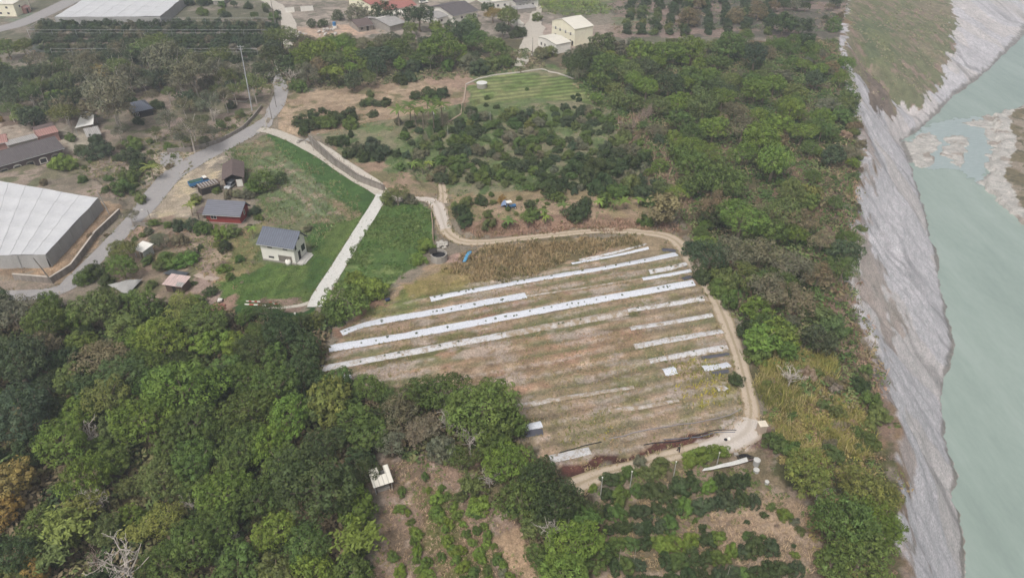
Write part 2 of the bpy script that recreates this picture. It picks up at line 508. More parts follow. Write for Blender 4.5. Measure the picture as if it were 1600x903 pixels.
# big woods
zone([(-200, 462), (330, 478), (500, 495), (505, 590), (640, 612), (800, 640), (850, 715), (930, 800), (945, 960), (820, 960), (832, 865), (790, 800), (720, 722), (600, 715), (560, 760), (600, 960), (-200, 960)], LITTER, S(92, 84, 52), scale=4, soft=3)
zone([(880, 100), (960, 70), (1310, 60), (1342, 200), (1335, 300), (1332, 480), (1390, 640), (1425, 960), (1300, 960), (1290, 903), (1215, 700), (1182, 600), (1150, 500), (1072, 372), (1050, 320), (955, 190)], S(112, 98, 74), S(92, 92, 58), c3=S(138, 112, 88), scale=4, soft=3)
zone([(1200, 540), (1290, 555), (1345, 640), (1370, 700), (1290, 720), (1215, 690), (1190, 620)], S(150, 136, 78), S(132, 112, 78), scale=2.5)
zone([(1290, 250), (1345, 250), (1340, 400), (1330, 500), (1375, 600), (1395, 650), (1350, 640), (1300, 500), (1290, 400)], S(134, 110, 92), S(112, 96, 78), c3=S(165, 140, 118), scale=2.5)
zone([(400, 60), (880, 60), (880, 118), (720, 128), (640, 138), (450, 150), (420, 120)], S(98, 94, 70), S(120, 110, 86), scale=4)
# left side: shrubs, yards, gardens
zone([(-100, 170), (390, 100), (430, 140), (400, 195), (300, 240), (230, 285), (190, 320), (100, 300), (-100, 290)], S(136, 126, 108), S(158, 142, 126), c3=S(112, 114, 82), scale=4)
zone([(-60, 190), (130, 195), (150, 245), (60, 255), (-60, 268)], S(170, 156, 138), S(150, 138, 120), scale=3)
zone([(90, 198), (142, 200), (148, 238), (110, 236)], S(176, 168, 148))
zone([(20, 268), (120, 240), (185, 250), (150, 275), (60, 290)], S(158, 142, 126), S(125, 120, 92), scale=2)
zone([(0, 168), (60, 178), (50, 192), (0, 205)], S(126, 108, 92), S(108, 100, 84))
zone([(290, 140), (400, 140), (400, 165), (330, 185), (270, 205), (250, 190)], S(146, 130, 118), S(126, 122, 96), scale=3)
zone([(240, 240), (300, 235), (345, 240), (395, 265), (345, 275), (300, 330), (262, 372), (225, 372), (205, 345), (225, 300)], S(178, 164, 142), S(150, 140, 124), c3=S(200, 186, 160), scale=2.5)
zone([(268, 285), (330, 258), (348, 268), (300, 300), (275, 330), (245, 345)], S(202, 186, 150), S(176, 162, 138), scale=2)
zone([(205, 352), (250, 340), (350, 350), (395, 360), (410, 420), (350, 475), (250, 470), (165, 450), (150, 430)], S(142, 126, 106), S(118, 116, 80), c3=S(165, 142, 122), scale=3)
zone([(186, 360), (232, 346), (240, 380), (210, 396)], S(178, 150, 128), S(150, 132, 112))
zone([(295, 380), (352, 378), (362, 402), (325, 428), (300, 415)], S(176, 156, 130), S(150, 132, 112))
zone([(300, 415), (370, 395), (380, 430), (345, 470), (300, 470)], S(168, 146, 132), S(140, 122, 104), scale=2)
zone([(-60, 300), (70, 400), (160, 320), (196, 328), (150, 372), (113, 423), (82, 440), (24, 436), (-60, 445)], S(172, 146, 116), S(146, 126, 102), scale=2.5)
zone([(-60, 446), (24, 440), (85, 446), (120, 450), (100, 462), (-60, 462)], S(150, 136, 120))
# lawns round the white house
zone([(350, 236), (420, 208), (470, 240), (560, 300), (590, 312), (545, 380), (495, 470), (350, 480), (338, 440), (400, 400), (395, 300)], S(116, 122, 84), S(98, 112, 68), c3=S(140, 126, 100), scale=3.5)
zone([(440, 240), (520, 290), (560, 330), (480, 340), (410, 300), (400, 250)], S(120, 132, 96), S(104, 122, 78), c3=S(156, 140, 120), scale=3)
zone([(512, 308), (548, 310), (568, 340), (530, 346)], S(150, 132, 104), S(120, 118, 80), scale=2)
zone([(418, 207), (450, 216), (500, 244), (546, 274), (588, 304), (592, 318), (568, 340), (548, 326), (508, 296), (470, 262), (430, 232)], S(66, 98, 46), S(74, 108, 50), scale=4, soft=.8)
zone([(588, 314), (568, 352), (530, 412), (497, 462), (490, 478), (345, 485), (350, 440), (400, 412), (470, 412), (486, 392), (480, 350), (520, 350), (556, 340)], S(72, 104, 46), S(96, 118, 54), scale=3.5, soft=1.2)
zone([(345, 440), (400, 410), (440, 425), (445, 455), (420, 470), (350, 478)], S(98, 124, 54), S(80, 110, 46), scale=2.5)
zone([(385, 350), (405, 345), (405, 415), (350, 440), (345, 420)], S(150, 138, 92), S(120, 122, 72), scale=2)
zone([(330, 470), (362, 458), (365, 480), (330, 492)], S(168, 138, 118))
zone([(385, 462), (412, 458), (470, 472), (480, 482), (400, 480)], S(128, 104, 92), S(150, 128, 112), scale=2)
zone([(360, 482), (500, 486), (500, 520), (370, 515)], S(50, 84, 42), S(60, 92, 46), scale=3)
zone([(598, 322), (640, 314), (672, 322), (678, 370), (664, 402), (620, 440), (560, 470), (535, 452), (524, 430), (560, 372)], S(96, 124, 60), S(82, 112, 50), c3=S(120, 138, 74), scale=2.8, soft=1)
# straw lot, orchard terrace
zone([(428, 205), (440, 160), (560, 140), (660, 128), (740, 118), (735, 180), (700, 195), (640, 215), (560, 220), (500, 222), (440, 206)], S(178, 156, 128), S(160, 138, 112), c3=S(128, 122, 86), scale=5)
zone([(640, 130), (735, 118), (730, 165), (712, 185), (690, 190), (720, 150)], S(168, 142, 120), S(150, 130, 108), scale=3)
zone([(500, 218), (640, 192), (730, 178), (735, 116), (860, 104), (900, 118), (960, 170), (1050, 290), (1066, 338), (1000, 352), (860, 358), (745, 370), (708, 340), (692, 292), (620, 298), (560, 275)], S(106, 124, 74), S(138, 134, 102), c3=S(92, 114, 62), scale=4)
zone([(736, 132), (800, 118), (892, 124), (935, 168), (830, 160), (735, 172)], S(112, 132, 70), S(134, 142, 88), scale=3)
zone([(700, 310), (850, 300), (1010, 315), (1050, 345), (860, 358), (750, 368), (712, 348)], S(170, 146, 118), S(150, 134, 98), scale=4)
zone([(720, 355), (860, 345), (1040, 345), (1060, 360), (860, 360), (745, 374)], S(158, 128, 106), S(136, 112, 90), scale=2)
zone([(600, 300), (690, 280), (690, 310), (640, 310)], S(150, 132, 106))
zone([(560, 262), (620, 278), (680, 284), (680, 300), (600, 300), (540, 262), (500, 226)], S(160, 136, 112), S(128, 122, 86), scale=2.5)
zone([(960, 210), (1000, 200), (1080, 300), (1070, 335), (1040, 330), (1010, 250)], S(150, 124, 104), S(128, 110, 84), scale=3)
# mulch field
zone([(590, 462), (740, 388), (880, 374), (1030, 372), (1062, 396), (1104, 452), (1142, 545), (1168, 615), (1170, 662), (1060, 700), (900, 745), (858, 722), (800, 640), (640, 612), (505, 592), (505, 560), (520, 520)], S(156, 138, 108), S(172, 146, 118), c3=S(138, 128, 86), scale=3)
zone([(556, 505), (600, 470), (640, 440), (740, 430), (760, 440), (672, 470), (600, 500)], S(142, 136, 78), S(118, 128, 64), c3=S(150, 140, 90), scale=2.5)
zone([(620, 450), (700, 420), (790, 436), (690, 462), (640, 470)], S(146, 134, 76), S(158, 140, 92), scale=2)
zone([(700, 420), (740, 388), (880, 374), (985, 368), (1000, 384), (900, 405), (840, 430), (740, 444)], S(142, 124, 88), S(116, 106, 72), c3=S(158, 138, 104), scale=2)
zone([(640, 590), (660, 550), (760, 540), (990, 500), (1010, 560), (950, 590), (820, 620)], S(176, 140, 110), S(158, 132, 100), c3=S(186, 160, 130), scale=3)
zone([(540, 560), (700, 530), (1000, 480), (985, 496), (760, 540), (600, 575)], S(142, 126, 90), S(124, 120, 72), scale=2)
zone([(860, 590), (1010, 570), (1030, 590), (900, 620), (850, 625)], S(136, 130, 84), S(160, 140, 108), scale=2)
zone([(540, 530), (690, 496), (860, 464), (1000, 440), (1000, 446), (860, 474), (700, 510), (545, 540)], S(164, 128, 104), S(140, 124, 88), scale=2)
zone([(1100, 600), (1140, 595), (1145, 640), (1080, 645)], S(156, 146, 92), S(162, 140, 112), scale=2)
zone([(868, 727), (935, 716), (985, 706), (1050, 686), (1104, 675), (1110, 685), (1060, 699), (1000, 713), (940, 728), (905, 744), (882, 740)], S(104, 66, 56), S(84, 54, 46), scale=2, soft=.7)
zone([(1070, 690), (1130, 668), (1175, 655), (1190, 690), (1150, 712), (1090, 712)], S(200, 186, 172), S(184, 170, 154), scale=2)
zone([(1160, 690), (1200, 672), (1212, 700), (1190, 725), (1165, 715)], S(140, 112, 100), S(120, 100, 86), scale=2)
zone([(505, 520), (530, 505), (590, 462), (600, 470), (545, 515), (520, 535)], S(150, 118, 96), S(128, 108, 82), scale=2)
zone([(690, 395), (740, 392), (735, 412), (700, 412)], S(176, 146, 130), S(140, 120, 104), scale=1.5)
# the beds run in parallel bands
_a, _b, _u = _fa, _fb, _fu; _q = -(gx - _a[0]) * _u[1] + (gy - _a[1]) * _u[0]; _p = (gx - _a[0]) * _u[0] + (gy - _a[1]) * _u[1]
fm = np.where(inpoly(gx, gy, FIELD))[0]
bq = _q[fm] + (fbm(_p[fm], _q[fm], 12, 211, 2) - .5) * 1.2
band = np.sin(bq * 2 * math.pi / 3.1) * .5 + .5
lng = fbm(_p[fm] * .12, _q[fm], 1.1, 213, 3)
fine = fbm(_p[fm] * .06, _q[fm], .75, 219, 3)
col[fm] = col[fm] * (.70 + .28 * band + .42 * (lng - .3) + .5 * (fine - .4))[:, None]
gmix = (sstep(.46, .60, fbm(_p[fm] * .2, _q[fm], 2.2, 215, 3)) * (.85 - .35 * sstep(-8, -30, _q[fm])) * (1 - band))[:, None]
col[fm] = col[fm] * (1 - gmix) + np.array(S(118, 122, 78)) * gmix
pl2 = (sstep(.80, .97, np.sin(bq * 2 * math.pi / 3.1 + 1.2)) * sstep(.42, .6, fbm(_p[fm] * .35, _q[fm] * .5, 3, 225, 3)) * .7)[:, None]
col[fm] = col[fm] * (1 - pl2) + np.array(S(184, 170, 156)) * pl2
pale = (sstep(.60, .68, fbm(_p[fm] * .3, _q[fm], 2.0, 217, 4)) * .6)[:, None]
col[fm] = col[fm] * (1 - pale) + np.array(S(186, 170, 156)) * pale
col[fm] = col[fm] * np.array([.99, 1.02, 1.06])
zone([(868, 727), (935, 716), (985, 706), (1050, 686), (1104, 675), (1110, 685), (1060, 699), (1000, 713), (940, 728), (905, 744), (882, 740)], S(104, 66, 56), S(84, 54, 46), scale=2, soft=.7)
# lower gardens
zone([(575, 735), (620, 712), (720, 712), (752, 745), (800, 800), (832, 862), (826, 960), (598, 960), (592, 800)], S(156, 132, 112), S(130, 112, 90), c3=S(178, 158, 140), scale=2.2)
zone([(745, 838), (800, 815), (830, 850), (826, 903), (790, 903)], S(186, 158, 124), S(170, 144, 114), scale=2)
zone([(655, 770), (690, 760), (760, 860), (770, 960), (700, 960)], S(112, 112, 62), S(132, 112, 84), scale=2)
zone([(925, 770), (1000, 725), (1060, 706), (1200, 700), (1215, 730), (1262, 800), (1300, 960), (938, 960)], S(150, 130, 108), S(124, 112, 84), c3=S(172, 152, 130), scale=2.4)
zone([(1120, 800), (1240, 770), (1262, 820), (1150, 850)], S(178, 156, 130), S(158, 136, 112), scale=2)
# mown stripes on the high grass patch and the lawn
for px_, (A_, B_), per, amp in (([(736, 132), (800, 118), (892, 124), (935, 168), (830, 160), (735, 172)], ((740, 160), (900, 140)), 3.4, .30), ([(588, 314), (568, 352), (530, 412), (497, 462), (490, 478), (345, 485), (350, 440), (400, 412), (470, 412), (486, 392), (480, 350)], ((500, 460), (580, 330)), 2.6, .10), ([(440, 240), (520, 290), (560, 330), (480, 340), (410, 300), (400, 250)], ((430, 250), (550, 330)), 3.0, .22)):
    a_, b_ = flat(*A_), flat(*B_); u_ = (b_ - a_) / np.linalg.norm(b_ - a_)
    ii = np.where(inpoly(gx, gy, [tuple(flat(*p)) for p in px_]))[0]
    q_ = -(gx[ii] - a_[0]) * u_[1] + (gy[ii] - a_[1]) * u_[0]
    s_ = np.sin((q_ + 1.5 * fbm(gx[ii], gy[ii], 10, 231, 2)) * 2 * math.pi / per)
    col[ii] = col[ii] * (1 + amp * s_)[:, None] * (1 + amp * .3 * np.clip(-s_, 0, 1)[:, None] * np.array([.6, -.1, -.3]))
# river side
T_ = np.interp(gy, TY, TX); B_ = np.interp(gy, BY, BX)
sN = (gx - T_) / (B_ - T_)
uu = .31 * gx + .95 * gy; vv = .95 * gx - .31 * gy
uuw = uu + (fbm(gx, gy, 14, 182, 3) - .5) * 16 + .2 * vv
streak = .5 * fbm(uuw, vv * .16, 2.6, 181, 3) + .5 * fbm(gx, gy, 4, 184, 4)
broad = fbm(gx, gy, 14, 183, 3)
mud = np.array(S(202, 199, 205)) * (.80 + .24 * streak + .16 * (broad - .5))[:, None]
mud = mud * (1 - .30 * sstep(.62, .74, fbm(uuw + .15 * vv, vv * .14, 4.0, 187, 3)))[:, None]
mud = np.where((fbm(gx, gy, 18, 189, 2) > .56)[:, None], mud * np.array([1.03, 1.0, .95]), mud)
edge = sstep(.00, .10, sN + (fbm(gx, gy, 6, 185, 4) - .42) * .75 * (1 - sstep(.25, .5, sN)))
k = edge * (sN > -.05)
scr = np.array(S(134, 114, 92)) * (.75 + .5 * n2)[:, None]
m0 = (sN > -.02)
col[m0] = (scr * (1 - k)[:, None] + mud * k[:, None])[m0]
# the vegetated slope beyond the near arete
if True:
    zone([(1316, 95), (1322, 40), (1332, -40), (1478, -40), (1494, 30), (1492, 70), (1478, 108), (1466, 135), (1446, 150), (1430, 168), (1402, 158), (1380, 176), (1366, 160), (1348, 125)], S(134, 126, 106), S(118, 120, 92), c3=S(148, 130, 118), land=True, soft=3, scale=5)
    zone([(1345, 100), (1372, 130), (1392, 170), (1372, 182), (1356, 150)], S(120, 108, 100), S(132, 118, 108), land=True, soft=3, scale=3)
    zone([(1330, 30), (1400, 30), (1390, 100), (1345, 80)], S(108, 116, 88), S(120, 124, 92), land=True, soft=5, scale=4)
for pz in ([(1318, 300), (1348, 340), (1362, 380), (1388, 440), (1402, 520), (1384, 540), (1352, 480), (1326, 420)], [(1345, 560), (1392, 600), (1408, 660), (1400, 720), (1378, 700)], [(1330, 150), (1352, 200), (1362, 250), (1352, 300), (1335, 260)], [(1395, 780), (1420, 800), (1432, 860), (1440, 930), (1410, 930)]):
    zone(pz, S(140, 118, 104), S(160, 142, 130), c3=S(116, 104, 84), land=True, soft=5, scale=3, amt=.55)
riv = (sN > 1.0) & core
gcol = np.array(S(198, 194, 190)) * (.62 + .6 * fbm(gx, gy, 1.8, 221, 3))[:, None]
gcol = np.where((fbm(gx, gy, 6, 223, 3) > .68)[:, None], np.array(S(166, 156, 148)), gcol)
col[riv] = gcol[riv]
bkm = inpoly(gx + (n1 - .5) * 6, gy + (n2 - .5) * 6, [(p[0] + 6, p[1]) for p in BANK]) & riv
bcol = np.array(S(158, 146, 132)) * (1 - sstep(.5, .62, n1))[:, None] + np.array(S(126, 116, 92)) * sstep(.5, .62, n1)[:, None]
bcol = np.where((n2 > .62)[:, None], np.array(S(104, 98, 78)), bcol)
col[bkm] = bcol[bkm] * (.8 + .4 * n2[bkm])[:, None]

g_ = col.mean(1)[:, None]; land = (sN < 0)[:, None]
col = np.where(land, (col * .86 + g_ * .14) * np.array([1.02, 1.0, 1.04]), col)
wet_shade = (sstep(.955, .985, sN + (n2 - .5) * .06) * (sN < 1.04) * core)[:, None] * .8  # undercut shade and wet mud painted as one dark band at the waterline
col = col * (1 - wet_shade) + np.array(S(122, 118, 114)) * wet_shade
gm = NT('ground_cover')
at = gm.n('ShaderNodeVertexColor'); at.layer_name = 'Col'
f1 = gm.noise(2.6, 6, .7); f2 = gm.noise(.5, 5, .65); f3 = gm.noise(7, 3, .6)
v1 = gm.ramp(f1, [(.25, (.52,) * 3), (.5, (.95,) * 3), (.78, (1.5,) * 3)])
v2 = gm.ramp(f2, [(.3, (.78, .80, .76)), (.7, (1.2, 1.16, 1.12))])
v3 = gm.ramp(f3, [(.3, (.75,) * 3), (.7, (1.25,) * 3)])
c = gm.mix(1.0, at.outputs[0], v1, 'MULTIPLY'); c = gm.mix(1.0, c, v2, 'MULTIPLY'); c = gm.mix(.6, c, v3, 'MULTIPLY')
gm.bump(f1, .7, .35)
GROUND_M = gm.done(c, .95)
nx, ny = len(xs), len(ys)
idx = np.arange(nx * ny).reshape(ny, nx)
Fq = np.stack([idx[:-1, :-1], idx[:-1, 1:], idx[1:, 1:], idx[1:, :-1]], -1).reshape(-1, 4)
ground = link('ground', mesh_np('ground', np.column_stack([gx, gy, gz]), Fq, GROUND_M, np.clip(col, .01, .8), smooth=True))
tag(ground, kind='structure')

# river
wm = NT('silty_water')
w1 = wm.noise(.02, 3, .5); w2 = wm.noise(.9, 4, .6, stretch=(1, .35, 1, .5)); w3 = wm.noise(.06, 5, .65, stretch=(2.2, .35, 1, .35))
c = wm.ramp(w1, [(.3, S(144, 159, 149)), (.7, S(160, 173, 163))])
c = wm.mix(.45, c, wm.ramp(w3, [(.35, S(130, 144, 135)), (.5, S(150, 164, 154)), (.68, S(172, 183, 175))]))
c = wm.mix(.2, c, wm.ramp(w2, [(.3, S(142, 157, 150)), (.7, S(172, 186, 179))]))
wm.b.inputs['Specular IOR Level'].default_value = .33
wm.bump(w2, .10, .06)
wmat = wm.done(c, .24)
o = MB().add([(20, -3000, -DROP), (4000, -3000, -DROP), (4000, 6000, -DROP), (20, 6000, -DROP)], [(0, 1, 2, 3)]).build('river', wmat)
tag(o, kind='structure')

# broken white water where the river runs over the bars
pm = NT('broken_water')
f = pm.noise(.7, 6, .75, stretch=(.5, 1.6, 1, .4))
pm.done(pm.ramp(f, [(.42, S(154, 168, 166)), (.6, S(168, 179, 178)), (.78, S(202, 207, 206))]), .35)
pm.bump(f, .5, .25)
pp = np.array([flat(*p, z=-DROP) for p in [(1440, 196), (1500, 186), (1545, 182), (1568, 200), (1560, 240), (1540, 292), (1500, 268), (1470, 262), (1430, 262), (1412, 235)]])
x0, y0 = pp.min(0); x1, y1 = pp.max(0)
aX, aY = np.meshgrid(np.arange(x0, x1, .7), np.arange(y0, y1, .7)); sh = aX.shape
ins = inpoly(aX + (fbm(aX, aY, 6, 201, 3) - .5) * 10, aY + (fbm(aX, aY, 6, 203, 3) - .5) * 10, pp)
zz = -DROP + .012 + .10 * fbm(aX, aY * 2, 2.2, 205, 3)
idx = np.arange(aX.size).reshape(sh)
Fq = np.stack([idx[:-1, :-1], idx[:-1, 1:], idx[1:, 1:], idx[1:, :-1]], -1).reshape(-1, 4)
Fq = Fq[ins[:-1, :-1].ravel() & ins[1:, 1:].ravel()]
o = link('river_rapids', mesh_np('river_rapids', np.column_stack([aX.ravel(), aY.ravel(), zz.ravel()]), Fq, pm.m, smooth=True))
tag(o, kind='structure')

# ------------------------------------------------------------------ roads, tracks, paths
def roadmat(name, a, b, stain, sc=.5, tr=None):
    m = NT(name)
    f = m.noise(sc, 5, .65); g = m.noise(5, 4, .6); h = m.noise(1.4, 5, .7)
    c = m.ramp(f, [(.3, a), (.7, b)])
    c = m.mix(.5, c, m.ramp(g, [(.3, tuple(x * .8 for x in a)), (.7, tuple(min(1, x * 1.12) for x in b))]))
    c = m.mix(m.ramp(h, [(.52, (0,) * 3), (.68, (.8,) * 3)]), c, stain)
    m.bump(h, .4, .12)
    return m.done(c, .92)
ASPH = roadmat('worn_asphalt', S(150, 146, 146), S(168, 164, 162), S(178, 170, 160))
CONC = roadmat('pale_concrete', S(206, 204, 198), S(222, 219, 212), S(186, 182, 172))
CONC2 = roadmat('weathered_concrete', S(186, 178, 166), S(204, 196, 184), S(164, 152, 134))
def rutmat(name, a, b, mid, edge):
    m = NT(name)
    at = m.n('ShaderNodeVertexColor'); at.layer_name = 'Col'
    sp = m.n('ShaderNodeSeparateColor'); m.l(at.outputs[0], sp.inputs[0])
    f = m.noise(.6, 5, .65); g = m.noise(4, 5, .7)
    ad = m.n('ShaderNodeMath', operation='MULTIPLY_ADD'); ad.inputs[1].default_value = .5; m.l(g, ad.inputs[0]); m.l(sp.outputs[0], ad.inputs[2])
    sb = m.n('ShaderNodeMath', operation='SUBTRACT'); sb.inputs[1].default_value = .25; m.l(ad.outputs[0], sb.inputs[0])
    base = m.mix(.5, m.ramp(f, [(.3, a), (.7, b)]), m.ramp(g, [(.3, tuple(x * .78 for x in a)), (.7, tuple(min(1, x * 1.1) for x in b))]))
    c = m.mix(m.ramp(sb.outputs[0], [(.08, (.75,) * 3), (.26, (0,) * 3), (.66, (0,) * 3), (.92, (.9,) * 3)]), base, m.mix(m.ramp(sb.outputs[0], [(.3, (0,) * 3), (.6, (1,) * 3)]), mid, edge))
    m.bump(g, .6, .12)
    return m.done(c, .95)
TRACK = rutmat('track_dirt', S(184, 166, 146), S(206, 190, 170), S(158, 142, 114), S(150, 134, 106))
PALETRACK = rutmat('pale_track', S(196, 186, 176), S(216, 206, 196), S(184, 172, 158), S(168, 150, 132))
SANDM = roadmat('pale_soil', S(198, 180, 156), S(214, 198, 176), S(172, 150, 124))

EDGE = []
def road(name, px, mat, **kw):
    o, pts, ws = ribbon(name, px, mat, **kw); EDGE.append((pts, ws, name))
    tag(o, kind='structure'); return o, pts, ws
road('asphalt_road', [(424, 112, 3.6), (438, 134, 4.2), (438, 150, 4.6), (428, 172, 5), (406, 198, 6), (380, 212, 6.5), (340, 233, 6.5), (300, 254, 7), (268, 276, 6.5), (244, 302, 6), (226, 326, 5.5), (205, 348, 4.6), (176, 378, 4.2), (146, 408, 4.2), (118, 436, 4.2), (100, 450, 4), (60, 460, 4), (-40, 464, 4)], ASPH, off=.07, wob=.12, seed=1)
road('gravel_yard_lane', [(262, 238, 5), (272, 255, 6), (282, 262, 6), (262, 276, 5)], ASPH, off=.05, wob=.3, seed=2)
road('weathered_path', [(404, 203, 3.0), (425, 206, 3.6), (452, 216, 3.6), (500, 242, 3.2), (545, 271, 3.2), (584, 295, 3.4), (602, 306, 4)], CONC2, off=.09, wob=.10, seed=3)
road('concrete_path', [(598, 304, 3.4), (590, 318, 3.2), (560, 366, 3.2), (530, 415, 3.3), (503, 458, 3.5), (494, 480, 3.8)], CONC, off=.11, wob=.06, seed=4)
road('dirt_track', [(684, 324, 3.4), (690, 334, 3.4), (692, 352, 3.4), (706, 370, 3.4), (732, 379, 2.9), (790, 376, 2.4), (870, 367, 2.4), (940, 361, 2.6), (1000, 363, 2.9), (1045, 371, 3.6), (1068, 390, 3.8), (1100, 436, 3.4), (1128, 488, 3.2), (1150, 545, 2.8), (1164, 595, 2.7), (1173, 640, 3.0), (1170, 662, 3.2)], TRACK, off=.09, wob=.34, seed=5)
road('orchard_track', [(1104, 701, 3.0), (1060, 709, 2.7), (1000, 725, 2.5), (940, 742, 3.0), (896, 760, 3.6)], TRACK, off=.085, wob=.34, seed=15)
road('pale_track_bend', [(1172, 655, 3.0), (1166, 674, 4.6), (1136, 692, 4.6), (1096, 702, 2.8)], PALETRACK, off=.115, wob=.34, seed=16)
road('weathered_track', [(600, 308, 3.2), (625, 312, 2.5), (655, 311, 2.5), (676, 315, 3.2), (686, 326, 3.5), (691, 342, 3.3), (696, 358, 3)], PALETRACK, off=.115, wob=.25, seed=17)
road('dirt_spur', [(689, 286, 2), (692, 300, 2.4), (692, 318, 3.4)], TRACK, off=.075, wob=.2, seed=6)
road('main_road', [(-60, 62, 9), (0, 46, 9), (30, 38, 9), (60, 26, 9), (90, 12, 9), (118, -2, 9), (160, -22, 9)], ASPH, off=.08, wob=.08, seed=7)
road('village_lane', [(395, -14, 5), (432, 10, 6), (446, 26, 6), (452, 42, 6), (452, 60, 5), (436, 100, 4), (430, 122, 4)], CONC2, off=.08, wob=.2, seed=8)
road('village_street', [(640, 12, 5), (690, 18, 6), (730, 2, 6), (770, -12, 6)], CONC2, off=.07, wob=.2, seed=9)
road('farmyard_drive', [(842, 8, 4), (836, 30, 5), (833, 44, 9), (832, 62, 8), (822, 84, 6), (812, 104, 4)], CONC2, off=.06, wob=.25, seed=10)
# ------------------------------------------------------------------ foliage
def leafmat(name, rough=.62, trans=.13):
    m = bpy.data.materials.new(name); m.use_nodes = True
    t = m.node_tree; b = t.nodes['Principled BSDF']; out = t.nodes['Material Output']
    oi = t.nodes.new('ShaderNodeObjectInfo'); vc = t.nodes.new('ShaderNodeVertexColor'); vc.layer_name = 'Col'
    mx = t.nodes.new('ShaderNodeMix'); mx.data_type = 'RGBA'; mx.blend_type = 'MULTIPLY'; mx.inputs[0].default_value = 1
    t.links.new(oi.outputs['Color'], mx.inputs[6]); t.links.new(vc.outputs[0], mx.inputs[7])
    t.links.new(mx.outputs[2], b.inputs['Base Color'])
    b.inputs['Roughness'].default_value = rough; b.inputs['Specular IOR Level'].default_value = .22
    tr = t.nodes.new('ShaderNodeBsdfTranslucent'); t.links.new(mx.outputs[2], tr.inputs['Color'])
    sh = t.nodes.new('ShaderNodeMixShader'); sh.inputs[0].default_value = trans
    t.links.new(b.outputs[0], sh.inputs[1]); t.links.new(tr.outputs[0], sh.inputs[2]); t.links.new(sh.outputs[0], out.inputs['Surface'])
    return m
LEAF = leafmat('leaves')
STUFFM = None
def stuffmat(name):
    m = bpy.data.materials.new(name); m.use_nodes = True
    t = m.node_tree; b = t.nodes['Principled BSDF']
    vc = t.nodes.new('ShaderNodeVertexColor'); vc.layer_name = 'Col'
    t.links.new(vc.outputs[0], b.inputs['Base Color'])
    b.inputs['Roughness'].default_value = .8; b.inputs['Specular IOR Level'].default_value = .15
    return m
STUFFM = stuffmat('blades')
BARK = paint('bark', S(150, 136, 118), .9, .3, .7, 5)
PALEBARK = paint('pale_bark', S(196, 186, 176), .9, .2, .7, 5)
DRYTWIG = paint('dry_twig', S(164, 146, 132), .9, .2, .7, 5)

def cards(P, Nn, size, tint, aspect=1.5, r=rng, fold=.25):
    """quads at P facing Nn; returns V, F, C arrays"""
    n = len(P)
    a = r.normal(size=(n, 3)); a -= (a * Nn).sum(1)[:, None] * Nn
    a /= np.linalg.norm(a, axis=1)[:, None] + 1e-9
    b = np.cross(Nn, a)
    h = (size * .5)[:, None]
    v0 = P - a * h * aspect; v1 = P + b * h * .8 - Nn * h * fold; v2 = P + a * h * aspect; v3 = P - b * h * .8 - Nn * h * fold
    V = np.stack([v0, v1, v2, v3], 1).reshape(-1, 3)
    F = np.arange(4 * n).reshape(n, 4)
    C = np.repeat(tint, 4, 0)
    return V, F, C

def crown_data(seed, sp_=1.22, fuzz=.0, nclump=36, per=90, leaf=.085, rc=(.20, .34), squash=.72, lobes=.25, tintvar=.22, flat_top=0.0, lowcut=-.35, sparse=1.0, warm=.5):
    r = np.random.default_rng(seed)
    ph = r.random(6) * 6.28
    Ps = []; Ns = []; Ss = []; Ts = []
    k = 0; tries = 0; cs = []
    while len(cs) < nclump and tries < 4000:
        tries += 1
        d = r.normal(size=3); d /= np.linalg.norm(d)
        if d[2] < lowcut: continue
        az = math.atan2(d[1], d[0])
        lob = 1 + lobes * (.6 * math.sin(2 * az + ph[0]) + .5 * math.sin(3 * az + ph[1]) * (1 - abs(d[2])) + .4 * math.sin(5 * d[2] + ph[2]))
        rad = (.60 + .20 * r.random()) * lob
        if r.random() < .22: rad *= .6
        c = d * rad * np.array([1, 1, squash])
        q = r.uniform(*rc)
        if any(np.linalg.norm(c - o[0]) < .50 * (q + o[1]) * sp_ for o in cs) and tries < 3000: continue
        cs.append((c, q))
    for c, q in cs:
        n = int(per * (q / .27) ** 2 * sparse)
        d = r.normal(size=(n, 3)); d[:, 2] = d[:, 2] + .35
        d += .55 * c / (np.linalg.norm(c) + .2)
        d /= np.linalg.norm(d, axis=1)[:, None]
        rad = q * (1 - .30 * r.random(n) ** 2.6 + fuzz * (r.random(n) - .4))
        bump = 1 + .16 * np.sin(7 * d[:, 0] + ph[3] + c[0] * 9) * np.sin(7 * d[:, 1] + ph[4] + c[1] * 9)
        P = c + d * (rad * bump)[:, None] * np.array([1, 1, .85])
        Nn = d + r.normal(size=(n, 3)) * .20 + np.array([0, 0, .25]); Nn /= np.linalg.norm(Nn, axis=1)[:, None]
        ct = 1 + tintvar * 1.25 * (r.random() - .5) * 2
        hue = (r.random() - .5) * .11 * warm * 2
        t = ct * (1 + .30 * (r.random(n) - .5))
        T = np.stack([t * (1 + hue), t, t * (1 - hue * .6)], 1)
        fl = r.random(n) < .05; T[fl] *= 1.18
        Ps.append(P); Ns.append(Nn); Ss.append(leaf * (.6 + .8 * r.random(n))); Ts.append(T)
    return cards(np.concatenate(Ps), np.concatenate(Ns), np.concatenate(Ss), np.concatenate(Ts), r=r)

def crown_mesh(name, seed, **kw):
    V, F, C = crown_data(seed, **kw)
    return mesh_np(name, V, F, LEAF, C)

